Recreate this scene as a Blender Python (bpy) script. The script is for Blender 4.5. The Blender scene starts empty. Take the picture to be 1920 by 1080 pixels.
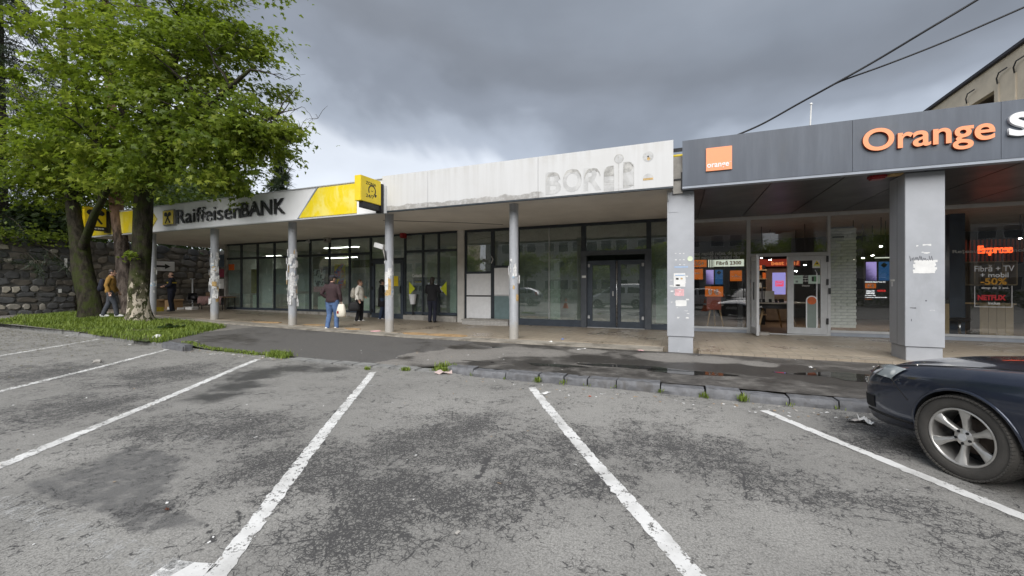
import bpy, bmesh, math, random
import numpy as np
from mathutils import Vector, Matrix
from mathutils.bvhtree import BVHTree

random.seed(7)
S = bpy.context.scene
COL = S.collection
R = math.radians

# ---------------------------------------------------------------- camera, sky, sun, exposure
EYE, YAW, FOC = 1.47, R(22.1), 775.0
cam_d = bpy.data.cameras.new('camera')
cam = bpy.data.objects.new('camera', cam_d)
COL.objects.link(cam)
cam.location = (0, 0, EYE)
cam.rotation_euler = (R(90), 0, YAW)
cam_d.sensor_width = 36
cam_d.lens = FOC / 1920 * 36
cam_d.clip_start, cam_d.clip_end = 0.05, 2000
S.camera = cam

SUN_EL, SUN_AZ = R(42), R(166)          # azimuth measured clockwise from +Y
world = bpy.data.worlds.new('World')
S.world = world
world.use_nodes = True
wn, wl = world.node_tree.nodes, world.node_tree.links
wn.clear()
def wnode(t, **k):
    n = wn.new(t)
    for a, b in k.items():
        setattr(n, a, b)
    return n
w_out = wnode('ShaderNodeOutputWorld')
w_bg = wnode('ShaderNodeBackground'); w_bg.inputs[1].default_value = 0.1
w_sky = wnode('ShaderNodeTexSky', sky_type='NISHITA', sun_disc=False, sun_elevation=SUN_EL, sun_rotation=SUN_AZ)
w_tc = wnode('ShaderNodeTexCoord')
w_map = wnode('ShaderNodeMapping'); w_map.inputs['Scale'].default_value = (1, 1, 1.7)
w_map.inputs['Location'].default_value = (0.55, 0.1, 0.3)
w_n1 = wnode('ShaderNodeTexNoise'); w_n1.inputs['Scale'].default_value = 1.5; w_n1.inputs['Detail'].default_value = 5
w_n1.inputs['Roughness'].default_value = 0.5; w_n1.inputs['Distortion'].default_value = 0.35
w_n2 = wnode('ShaderNodeTexNoise'); w_n2.inputs['Scale'].default_value = 4.2; w_n2.inputs['Detail'].default_value = 6
w_sep = wnode('ShaderNodeSeparateXYZ')
def wmath(op, a, b):
    n = wnode('ShaderNodeMath', operation=op)
    for i, s in enumerate((a, b)):
        if isinstance(s, (int, float)): n.inputs[i].default_value = s
        else: wl.new(s, n.inputs[i])
    return n.outputs[0]
wl.new(w_tc.outputs['Generated'], w_map.inputs['Vector'])
wl.new(w_map.outputs[0], w_n1.inputs['Vector']); wl.new(w_map.outputs[0], w_n2.inputs['Vector'])
wl.new(w_tc.outputs['Generated'], w_sep.inputs[0])
w_e = wmath('ADD', w_sep.outputs['Z'], wmath('MULTIPLY', wmath('SUBTRACT', w_n1.outputs[0], 0.5), 0.48))
w_e = wmath('ADD', w_e, wmath('MULTIPLY', wmath('SUBTRACT', w_n2.outputs[0], 0.5), 0.08))
w_e = wmath('ADD', w_e, wmath('MULTIPLY', wmath('ADD', w_sep.outputs['X'], 0.45), 0.14))    # the cloud base hangs lower towards +X
w_ramp = wnode('ShaderNodeValToRGB')
cr = w_ramp.color_ramp
cr.interpolation = 'EASE'
SKY_STOPS = [(0.0, (2.7, 2.85, 3.1)), (0.18, (2.9, 3.05, 3.3)), (0.30, (2.75, 2.9, 3.15)), (0.355, (1.6, 1.75, 2.0)),
             (0.415, (1.04, 1.13, 1.29)), (0.50, (0.80, 0.855, 0.95)), (0.62, (0.95, 1.04, 1.18)), (1.0, (1.7, 1.83, 2.05))]
while len(cr.elements) < len(SKY_STOPS):
    cr.elements.new(0.5)
for e, (p, c) in zip(cr.elements, SKY_STOPS):
    e.position = p; e.color = (*c, 1)
w_n3 = wnode('ShaderNodeTexNoise'); w_n3.inputs['Scale'].default_value = 2.3; w_n3.inputs['Detail'].default_value = 5
wl.new(w_map.outputs[0], w_n3.inputs['Vector'])
w_t = wmath('ADD', 0.55, wmath('MULTIPLY', w_n3.outputs[0], 0.76))
w_tone = wnode('ShaderNodeVectorMath', operation='SCALE')
wl.new(w_ramp.outputs[0], w_tone.inputs[0]); wl.new(w_t, w_tone.inputs['Scale'])
w_mix = wnode('ShaderNodeMix', data_type='RGBA'); w_mix.inputs[0].default_value = 0.94
wl.new(w_e, w_ramp.inputs[0])
wl.new(w_sky.outputs[0], w_mix.inputs[6]); wl.new(w_tone.outputs[0], w_mix.inputs[7])
wl.new(w_mix.outputs[2], w_bg.inputs[0]); wl.new(w_bg.outputs[0], w_out.inputs[0])

sun_d = bpy.data.lights.new('sun', 'SUN')
sun = bpy.data.objects.new('sun', sun_d); COL.objects.link(sun)
sun_d.energy, sun_d.angle, sun_d.color = 1.5, R(60), (1.0, 0.975, 0.94)
sd = Vector((math.sin(SUN_AZ) * math.cos(SUN_EL), math.cos(SUN_AZ) * math.cos(SUN_EL), math.sin(SUN_EL)))
sun.rotation_euler = sd.to_track_quat('Z', 'Y').to_euler()
sun.location = sd * 60

vs = S.view_settings
S.display_settings.display_device = 'sRGB'
vs.view_transform, vs.look, vs.exposure, vs.gamma, vs.use_curve_mapping = 'Standard', 'None', 1.62, 1.0, False
S.cycles.max_bounces = 10
S.cycles.transparent_max_bounces = 24
S.cycles.glossy_bounces = 5
S.cycles.use_denoising = True
S.cycles.sample_clamp_indirect = 6
S.cycles.blur_glossy = 0.3
S.cycles.caustics_reflective = False
S.cycles.caustics_refractive = False

# ---------------------------------------------------------------- where things stand (metres; facade along X, depth along Y)
CY, SY = math.cos(YAW), math.sin(YAW)
YF, YC = 14.1, 9.6                      # shopfront plane, canopy fascia plane
def ray(px, py):
    a, c = (px - 960) / FOC, (540 - py) / FOC
    return a * CY - SY, a * SY + CY, c
def at(px, py, Y):
    x, y, z = ray(px, py)
    return Vector((x / y * Y, Y, EYE + z / y * Y))
def X_at(px, Y):
    return at(px, 540, Y).x
def fx(px): return X_at(px, YF)
def Z_at(px, py, Y): return at(px, py, Y).z
def gp(px, py, z=0.0):
    x, y, c = ray(px, py)
    t = (z - EYE) / c
    return Vector((x * t, y * t, z))
def sm(a, b, x):
    t = min(1, max(0, (x - a) / (b - a))); return t * t * (3 - 2 * t)
def zg(X): return max(0.0, -X - 10) * 0.016            # car park level
def zf(X): return 0.13 + max(0.0, -X - 7) * 0.018      # walkway level
def zk(X):                                             # back of the kerb
    if X > -7: return 0.025 + 0.085 * sm(-4.6, -3.6, X)
    return 0.025 + (zg(X) + 0.085) * sm(-10.2, -11.4, X)
def zp(X, Y):                                          # pavement between kerb and walkway
    t = min(1, max(0, (Y - 6.3) / 3.2))
    return zk(X) * (1 - t) + (zf(X) - 0.045) * t

# ---------------------------------------------------------------- objects
LOC = {}
def thing(name, label=None, cat=None, loc=(0, 0, 0), rotz=None, group=None, kind=None):
    o = bpy.data.objects.new(name, None)
    COL.objects.link(o)
    o.empty_display_size = 0.2
    o.location = loc
    if rotz is not None:
        o.rotation_euler = (0, 0, rotz); LOC[o] = Vector((0, 0, 0))
    else:
        LOC[o] = Vector(loc)
    return tag(o, label, cat, group, kind)
def tag(o, label=None, cat=None, group=None, kind=None):
    if label: o['label'] = label
    if cat: o['category'] = cat
    if group: o['group'] = group
    if kind: o['kind'] = kind
    return o
def copy_tree(o, parent=None):
    c = o.copy(); COL.objects.link(c)
    if parent is not None: c.parent = parent
    for ch in list(o.children): copy_tree(ch, c)
    return c
def link_mesh(name, me, parent=None, center=None):
    o = bpy.data.objects.new(name, me)
    COL.objects.link(o)
    c = Vector(center) if center is not None else Vector((0, 0, 0))
    if parent is not None:
        o.parent = parent; o.location = c - LOC[parent]
    else:
        o.location = c
    LOC[o] = c
    return o

class MB:
    def __init__(s): s.v, s.f, s.mi, s.mats = [], [], [], []
    def slot(s, m):
        if m not in s.mats: s.mats.append(m)
        return s.mats.index(m)
    def add(s, vs, fs, m):
        n = len(s.v); k = s.slot(m)
        s.v += [tuple(p) for p in vs]
        for f in fs:
            s.f.append([i + n for i in f]); s.mi.append(k)
        return s
    def box(s, x0, x1, y0, y1, z0, z1, m):
        vs = [(x, y, z) for z in (z0, z1) for y in (y0, y1) for x in (x0, x1)]
        return s.add(vs, [(0, 2, 3, 1), (4, 5, 7, 6), (0, 1, 5, 4), (2, 6, 7, 3), (0, 4, 6, 2), (1, 3, 7, 5)], m)
    def obox(s, c, ax, ay, az, m):           # oriented box: centre and three half vectors
        c = Vector(c); ax, ay, az = Vector(ax), Vector(ay), Vector(az)
        vs = [c + ax * i + ay * j + az * k for k in (-1, 1) for j in (-1, 1) for i in (-1, 1)]
        return s.add(vs, [(0, 2, 3, 1), (4, 5, 7, 6), (0, 1, 5, 4), (2, 6, 7, 3), (0, 4, 6, 2), (1, 3, 7, 5)], m)
    def tube(s, pts, rs, n, m, caps=True, ry=None):
        pts = [Vector(p) for p in pts]
        if isinstance(rs, (int, float)): rs = [rs] * len(pts)
        u = None; vs = []
        for i, p in enumerate(pts):
            d = (pts[min(i + 1, len(pts) - 1)] - pts[max(i - 1, 0)])
            if d.length < 1e-9: d = Vector((0, 0, 1))
            d.normalize()
            if u is None:
                u = d.orthogonal().normalized() if abs(d.z) < 0.99 else Vector((1, 0, 0))
            u = (u - d * u.dot(d))
            u = u.normalized() if u.length > 1e-6 else d.orthogonal().normalized()
            w = d.cross(u)
            r1 = rs[i]; r2 = r1 if ry is None else ry[i]
            for k in range(n):
                a = 2 * math.pi * k / n
                vs.append(p + u * (math.cos(a) * r1) + w * (math.sin(a) * r2))
        fs = []
        for i in range(len(pts) - 1):
            for k in range(n):
                a, b = i * n + k, i * n + (k + 1) % n
                fs.append((a, b, b + n, a + n))
        if caps:
            fs.append(tuple(range(n - 1, -1, -1)))
            fs.append(tuple((len(pts) - 1) * n + k for k in range(n)))
        return s.add(vs, fs, m)
    def ell(s, c, r, m, nu=12, nv=8):
        c = Vector(c); vs = [c + Vector((0, 0, -r[2]))]
        for j in range(1, nv):
            t = math.pi * j / nv
            for k in range(nu):
                a = 2 * math.pi * k / nu
                vs.append(c + Vector((math.sin(t) * math.cos(a) * r[0], math.sin(t) * math.sin(a) * r[1], -math.cos(t) * r[2])))
        vs.append(c + Vector((0, 0, r[2])))
        fs = [(0, 1 + (k + 1) % nu, 1 + k) for k in range(nu)]
        for j in range(nv - 2):
            for k in range(nu):
                a, b = 1 + j * nu + k, 1 + j * nu + (k + 1) % nu
                fs.append((a, b, b + nu, a + nu))
        e = len(vs) - 1; o = 1 + (nv - 2) * nu
        fs += [(e, o + k, o + (k + 1) % nu) for k in range(nu)]
        return s.add(vs, fs, m)
    def prism(s, pts2, o, u, v, w, m, m_side=None):    # outline (a,b) -> o + a*u + b*v, extruded by vector w
        o, u, v, w = Vector(o), Vector(u), Vector(v), Vector(w)
        n = len(pts2)
        A = [o + u * a + v * b for a, b in pts2]
        s.add(A + [p + w for p in A], [tuple(range(n - 1, -1, -1)), tuple(range(n, 2 * n))], m)
        k = len(s.v) - 2 * n; ks = s.slot(m_side or m)
        for i in range(n):
            j = (i + 1) % n
            s.f.append([k + i, k + j, k + n + j, k + n + i]); s.mi.append(ks)
        return s
    def mesh(s, name, off=Vector((0, 0, 0)), smooth=False, fix=True):
        me = bpy.data.meshes.new(name)
        me.from_pydata([(p[0] - off[0], p[1] - off[1], p[2] - off[2]) for p in s.v], [], s.f)
        for m in s.mats: me.materials.append(m)
        me.polygons.foreach_set('material_index', s.mi)
        if fix:
            bm = bmesh.new(); bm.from_mesh(me)
            bmesh.ops.recalc_face_normals(bm, faces=bm.faces)
            bm.to_mesh(me); bm.free()
        if smooth:
            me.polygons.foreach_set('use_smooth', [True] * len(me.polygons))
        me.update()
        return me
    def build(s, name, parent=None, smooth=False, bevel=0, auto=None):
        a = np.array(s.v); lo, hi = a.min(0), a.max(0)
        c = Vector(((lo[0] + hi[0]) / 2, (lo[1] + hi[1]) / 2, lo[2] if parent is None else (lo[2] + hi[2]) / 2))
        me = s.mesh(name, c, smooth)
        if bevel:
            bm = bmesh.new(); bm.from_mesh(me)
            bmesh.ops.bevel(bm, geom=list(bm.edges), offset=bevel, segments=2, affect='EDGES', clamp_overlap=True)
            bm.to_mesh(me); bm.free()
        if auto:
            me.polygons.foreach_set('use_smooth', [True] * len(me.polygons))
            me.set_sharp_from_angle(angle=R(auto))
        return link_mesh(name, me, parent, c)

def np_mesh(name, V, F, mats, mi=None, smooth=False, attrs=None):
    """V (n,3); F (m,k) all faces of k corners."""
    me = bpy.data.meshes.new(name)
    V = np.ascontiguousarray(V, dtype=np.float32); F = np.ascontiguousarray(F, dtype=np.int32)
    m, k = F.shape
    me.vertices.add(len(V)); me.vertices.foreach_set('co', V.ravel())
    me.loops.add(m * k); me.loops.foreach_set('vertex_index', F.ravel())
    me.polygons.add(m)
    me.polygons.foreach_set('loop_start', np.arange(0, m * k, k, dtype=np.int32))
    me.polygons.foreach_set('loop_total', np.full(m, k, dtype=np.int32))
    for x in mats: me.materials.append(x)
    if mi is not None: me.polygons.foreach_set('material_index', np.asarray(mi, dtype=np.int32))
    if smooth: me.polygons.foreach_set('use_smooth', np.ones(m, dtype=bool))
    for nm, val in (attrs or {}).items():
        at_ = me.attributes.new(nm, 'FLOAT', 'POINT')
        at_.data.foreach_set('value', np.asarray(val, dtype=np.float32))
    me.update(); me.validate()
    return me

def vnoise(x, y, seed=0):
    xi, yi = np.floor(x).astype(np.int64), np.floor(y).astype(np.int64)
    fx_, fy_ = x - xi, y - yi
    fx_, fy_ = fx_ * fx_ * (3 - 2 * fx_), fy_ * fy_ * (3 - 2 * fy_)
    def h(a, b):
        n = (a * 374761393 + b * 668265263 + seed * 1442695041) & 0x7fffffff
        n = ((n ^ (n >> 13)) * 1274126177) & 0x7fffffff
        return ((n ^ (n >> 16)) & 0xffff) / 65535.0
    return (h(xi, yi) * (1 - fx_) + h(xi + 1, yi) * fx_) * (1 - fy_) + (h(xi, yi + 1) * (1 - fx_) + h(xi + 1, yi + 1) * fx_) * fy_
def fbm(x, y, seed=0, oct=4):
    t, a, f = 0, 0.5, 1
    for k in range(oct):
        t = t + a * vnoise(x * f, y * f, seed + k); a *= 0.5; f *= 2.03
    return t / (1 - 0.5 ** oct)

# ---------------------------------------------------------------- materials
class NT:
    def __init__(s, name):
        s.m = bpy.data.materials.new(name); s.m.use_nodes = True
        s.n, s.l = s.m.node_tree.nodes, s.m.node_tree.links
        s.n.clear()
        s.out = s.n.new('ShaderNodeOutputMaterial')
    def node(s, t, ins=None, **k):
        n = s.n.new(t)
        for a, b in k.items(): setattr(n, a, b)
        for a, b in (ins or {}).items():
            s.put(n.inputs[a], b)
        return n
    def put(s, sock, v):
        if isinstance(v, bpy.types.NodeSocket): s.l.new(v, sock)
        elif isinstance(v, (tuple, list)) and sock.type == 'RGBA' and len(v) == 3: sock.default_value = (*v, 1)
        else: sock.default_value = v
    def math(s, op, a, b=0.0, clamp=False):
        n = s.node('ShaderNodeMath', operation=op, use_clamp=clamp); s.put(n.inputs[0], a); s.put(n.inputs[1], b); return n.outputs[0]
    def mix(s, f, a, b, blend='MIX'):
        n = s.node('ShaderNodeMix', data_type='RGBA', blend_type=blend); s.put(n.inputs[0], f); s.put(n.inputs[6], a); s.put(n.inputs[7], b); return n.outputs[2]
    def rng(s, v, a, b, c=0.0, d=1.0):
        n = s.node('ShaderNodeMapRange', interpolation_type='SMOOTHSTEP'); s.put(n.inputs[0], v)
        for i, x in enumerate((a, b, c, d)): s.put(n.inputs[1 + i], x)
        return n.outputs[0]
    def pos(s): return s.node('ShaderNodeNewGeometry').outputs['Position']
    def objc(s): return s.node('ShaderNodeTexCoord').outputs['Object']
    def scale(s, v, sc):
        n = s.node('ShaderNodeVectorMath', operation='MULTIPLY'); s.put(n.inputs[0], v); n.inputs[1].default_value = sc; return n.outputs[0]
    def noise(s, v, sc, det=4, rough=0.55, dist=0.0):
        n = s.node('ShaderNodeTexNoise', {'Vector': v, 'Scale': sc, 'Detail': det, 'Roughness': rough, 'Distortion': dist}); return n.outputs[0]
    def attr(s, nm): return s.node('ShaderNodeAttribute', attribute_name=nm).outputs['Fac']
    def bump(s, h, st, dist=0.01, nrm=None):
        n = s.node('ShaderNodeBump', {'Height': h, 'Strength': st, 'Distance': dist})
        if nrm is not None: s.put(n.inputs['Normal'], nrm)
        return n.outputs[0]
    def bsdf(s, col, rough=0.6, metal=0.0, spec=0.5, nrm=None, **k):
        n = s.node('ShaderNodeBsdfPrincipled')
        s.put(n.inputs['Base Color'], col); s.put(n.inputs['Roughness'], rough); s.put(n.inputs['Metallic'], metal)
        s.put(n.inputs['Specular IOR Level'], spec)
        if nrm is not None: s.put(n.inputs['Normal'], nrm)
        for a, b in k.items(): s.put(n.inputs[a.replace('_', ' ')], b)
        s.l.new(n.outputs[0], s.out.inputs[0]); return n

def MAT(name, col, rough=0.6, metal=0.0, spec=0.5, var=0.15, vs=6.0, bump=0.0, bs=60.0, stretch=(1, 1, 1), dirt=None, world=False, **k):
    """plain painted / plastic / stone surface with slight mottling, optional dirt colour and fine relief"""
    t = NT(name); c = t.pos() if world else t.objc()
    cs = t.scale(c, stretch)
    n1 = t.noise(cs, vs, 5, 0.6)
    lo = tuple(x * (1 - var) for x in col); hi = tuple(min(1, x * (1 + var)) for x in col)
    cc = t.mix(t.rng(n1, 0.3, 0.7), lo, hi)
    if dirt:
        dcol, thr, amt = dirt
        d = t.rng(t.noise(t.scale(c, (1, 1, 0.45)), vs * 0.55, 7, 0.65, 0.4), thr, thr + 0.16, 0, amt)
        cc = t.mix(d, cc, dcol)
    nr = t.bump(t.noise(cs, bs, 4), bump, 0.01) if bump else None
    r = t.rng(n1, 0.2, 0.8, max(0, rough - 0.08), min(1, rough + 0.08))
    t.bsdf(cc, r, metal, spec, nr, **k)
    return t.m
def EMIT(name, col, st):
    t = NT(name); e = t.node('ShaderNodeEmission', {'Color': col, 'Strength': st}); t.l.new(e.outputs[0], t.out.inputs[0]); return t.m
def GLASS(name, tint=(0.62, 0.72, 0.66), refl=1.0, dust=0.03, ior=1.55, film=(0.5, 0.52, 0.5)):
    t = NT(name)
    gm = t.node('ShaderNodeNewGeometry')
    fr = t.math('MULTIPLY', t.node('ShaderNodeFresnel', {'IOR': ior}).outputs[0], t.math('SUBTRACT', 1.0, gm.outputs['Backfacing']))
    wob = t.bump(t.noise(t.pos(), 1.1, 2), 0.05, 0.02)
    tr = t.node('ShaderNodeBsdfTransparent', {'Color': tint}).outputs[0]
    gl = t.node('ShaderNodeBsdfGlossy', {'Color': (1, 1, 1), 'Roughness': 0.0, 'Normal': wob}).outputs[0]
    df = t.node('ShaderNodeBsdfDiffuse', {'Color': film}).outputs[0]
    a = t.node('ShaderNodeMixShader'); t.put(a.inputs[0], t.math('MULTIPLY', fr, refl, True)); t.l.new(tr, a.inputs[1]); t.l.new(gl, a.inputs[2])
    b = t.node('ShaderNodeMixShader'); t.put(b.inputs[0], t.rng(t.noise(t.pos(), 2.0, 6), 0.3, 0.75, dust * 0.6, dust * 1.4)); t.l.new(a.outputs[0], b.inputs[1]); t.l.new(df, b.inputs[2])
    t.l.new(b.outputs[0], t.out.inputs[0])
    return t.m

m_anth = MAT('anthracite frame', (0.028, 0.036, 0.045), 0.42, var=0.2)
m_slate = MAT('slate panel', (0.045, 0.058, 0.078), 0.45, var=0.12)
m_alu = MAT('pale aluminium', (0.50, 0.51, 0.52), 0.4, var=0.06)
m_base = MAT('grey base panel', (0.30, 0.33, 0.38), 0.5, var=0.08)
m_white = MAT('white laminate', (0.82, 0.83, 0.85), 0.5, var=0.04)
m_black = MAT('black plastic', (0.012, 0.012, 0.014), 0.45, var=0.3)
m_ink = MAT('black ink', (0.02, 0.02, 0.02), 0.6, var=0.2)
m_conc = MAT('worn concrete', (0.36, 0.345, 0.32), 0.85, var=0.2, vs=5, bump=0.3, bs=80, dirt=((0.16, 0.15, 0.13), 0.5, 0.7), world=True)
m_plaster = MAT('white plaster', (0.60, 0.585, 0.555), 0.85, var=0.08, vs=3, bump=0.15, bs=50, dirt=((0.38, 0.36, 0.33), 0.58, 0.5), world=True)
m_soffit = MAT('soffit plaster', (0.72, 0.69, 0.645), 0.9, var=0.08, vs=0.7, bump=0.15, bs=40, dirt=((0.50, 0.46, 0.41), 0.56, 0.5), world=True)
m_chrome = MAT('brushed steel', (0.62, 0.62, 0.62), 0.28, metal=1.0, var=0.08)
m_glass = GLASS('window glass', (0.9, 0.94, 0.92), 1.4, 0.02)
m_glass_b = GLASS('bank glass', (0.88, 0.93, 0.91), 2.6, 0.10, film=(0.40, 0.46, 0.44))
m_glass_v = GLASS('green tinted glass', (0.84, 0.91, 0.87), 5.0, 0.20, film=(0.36, 0.44, 0.40))
m_glass_o = GLASS('clear shop glass', (0.95, 0.96, 0.955), 2.4, 0.008)
m_orange = MAT('orange panel', (0.85, 0.17, 0.025), 0.5, var=0.06)
m_paper = MAT('white paper', (0.74, 0.74, 0.73), 0.8, var=0.08)
m_wood = MAT('pale wood', (0.46, 0.31, 0.17), 0.5, var=0.2, vs=4, stretch=(8, 8, 1))
m_woodf = MAT('brown floor boards', (0.20, 0.125, 0.075), 0.4, var=0.3, vs=2, stretch=(1, 9, 1), world=True)
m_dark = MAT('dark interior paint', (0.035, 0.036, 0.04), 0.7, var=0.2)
m_greywall = MAT('grey interior paint', (0.38, 0.40, 0.38), 0.8, var=0.1)
m_yellow = MAT('yellow panel', (0.80, 0.60, 0.02), 0.35, var=0.05)

# ---------------------------------------------------------------- lettering
def text_mesh(body, bold=0.0, extrude=0.0, res=3, shear=0.0):
    cu = bpy.data.curves.new('text', 'FONT'); cu.body = body; cu.size = 1.0; cu.offset = bold; cu.extrude = extrude
    cu.resolution_u = res; cu.shear = shear
    o = bpy.data.objects.new('text', cu); COL.objects.link(o)
    dg = bpy.context.evaluated_depsgraph_get(); dg.update()
    me = bpy.data.meshes.new_from_object(o.evaluated_get(dg))
    bpy.data.objects.remove(o); bpy.data.curves.remove(cu)
    return me
def text_box(me):
    a = np.empty(len(me.vertices) * 3, dtype=np.float32); me.vertices.foreach_get('co', a)
    a = a.reshape(-1, 3); return a
def lettering(name, body, o, u, v, x0, x1, z0, z1, mat, parent=None, bold=0.012, depth=0.002, split=False, side=None, res=3):
    """text on the plane o + a*u + b*v between a = x0..x1; the letters' full box is fitted to b = z0..z1; stands out by depth along u x v"""
    o, u, v = Vector(o), Vector(u), Vector(v); w = u.cross(v)
    whole = text_mesh(body, bold, 0.5, res)
    A = text_box(whole)
    lo, hi = A.min(0), A.max(0)
    sx, sz = (x1 - x0) / (hi[0] - lo[0]), (z1 - z0) / (hi[1] - lo[1])
    def place(me, dx=0.0):
        B = text_box(me)
        a = (B[:, 0] + dx - lo[0]) * sx + x0; b = (B[:, 1] - lo[1]) * sz + z0; d = (B[:, 2] + 0.5) * depth
        P = np.outer(a, u) + np.outer(b, v) + np.outer(d, w) + np.array(o)
        c = (P.min(0) + P.max(0)) / 2
        me.vertices.foreach_set('co', (P - c).astype(np.float32).ravel())
        me.materials.clear(); me.materials.append(mat); me.update()
        if side is not None:
            me.materials.append(side); me.polygons.foreach_set('material_index', [1 if abs(p.normal.dot(w)) < .5 else 0 for p in me.polygons])
            me.polygons.foreach_set('use_smooth', [False] * len(me.polygons))
        return Vector(c)
    if not split:
        c = place(whole); whole.name = name
        return [link_mesh(name, whole, parent, c)]
    out = []
    cur = ''
    for ch in body:                     # where each letter starts: right edge of the run before it plus its own width
        cur += ch
        if ch == ' ': continue
        run = text_box(text_mesh(cur, bold, 0.5, res)); me = text_mesh(ch, bold, 0.5, res); B = text_box(me)
        dx = run[:, 0].max() - B[:, 0].max()
        c = place(me, dx); out.append(link_mesh(name, me, parent, c))
    return out
# ================================================================ THE GROUND
def blob(GX, GY, pts, soft=0.35):
    """union of soft discs given as (photo x, photo y, radius m) on the ground"""
    out = np.zeros_like(GX)
    for px, py, r in pts:
        c = gp(px, py, 0.02)
        d = np.hypot(GX - c.x, GY - c.y) / r
        out = np.maximum(out, np.clip((1 + soft - d) / (2 * soft), 0, 1))
    return out
def inpoly(GX, GY, poly, soft=0.05):
    """soft inside-ness of a convex-ish polygon of photo points on the ground"""
    P = [gp(px, py, 0.02) for px, py in poly]
    ins = np.zeros(GX.shape, bool); dist = np.full(GX.shape, 1e9)
    n = len(P)
    for i in range(n):
        a, b = P[i], P[(i + 1) % n]
        c = ((a.y > GY) != (b.y > GY)) & (GX < (b.x - a.x) * (GY - a.y) / (b.y - a.y + 1e-12) + a.x)
        ins ^= c
        dx, dy = b.x - a.x, b.y - a.y
        t = np.clip(((GX - a.x) * dx + (GY - a.y) * dy) / (dx * dx + dy * dy), 0, 1)
        dist = np.minimum(dist, np.hypot(GX - a.x - t * dx, GY - a.y - t * dy))
    s = np.where(ins, dist, -dist)
    return np.clip(s / (2 * soft) + 0.5, 0, 1)
def grid_mesh(name, xs, ys, zfun, mats, attrs_fun):
    GX, GY = np.meshgrid(xs, ys)
    GZ = zfun(GX, GY)
    V = np.stack([GX, GY, GZ], -1).reshape(-1, 3)
    nx, ny = len(xs), len(ys)
    i = np.arange(nx * ny).reshape(ny, nx)
    F = np.stack([i[:-1, :-1], i[:-1, 1:], i[1:, 1:], i[1:, :-1]], -1).reshape(-1, 4)
    at_ = {k: v.ravel() for k, v in attrs_fun(GX, GY).items()}
    return np_mesh(name, V, F, mats, smooth=True, attrs=at_)
vzg, vzp = np.vectorize(zg), np.vectorize(zp)

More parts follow.
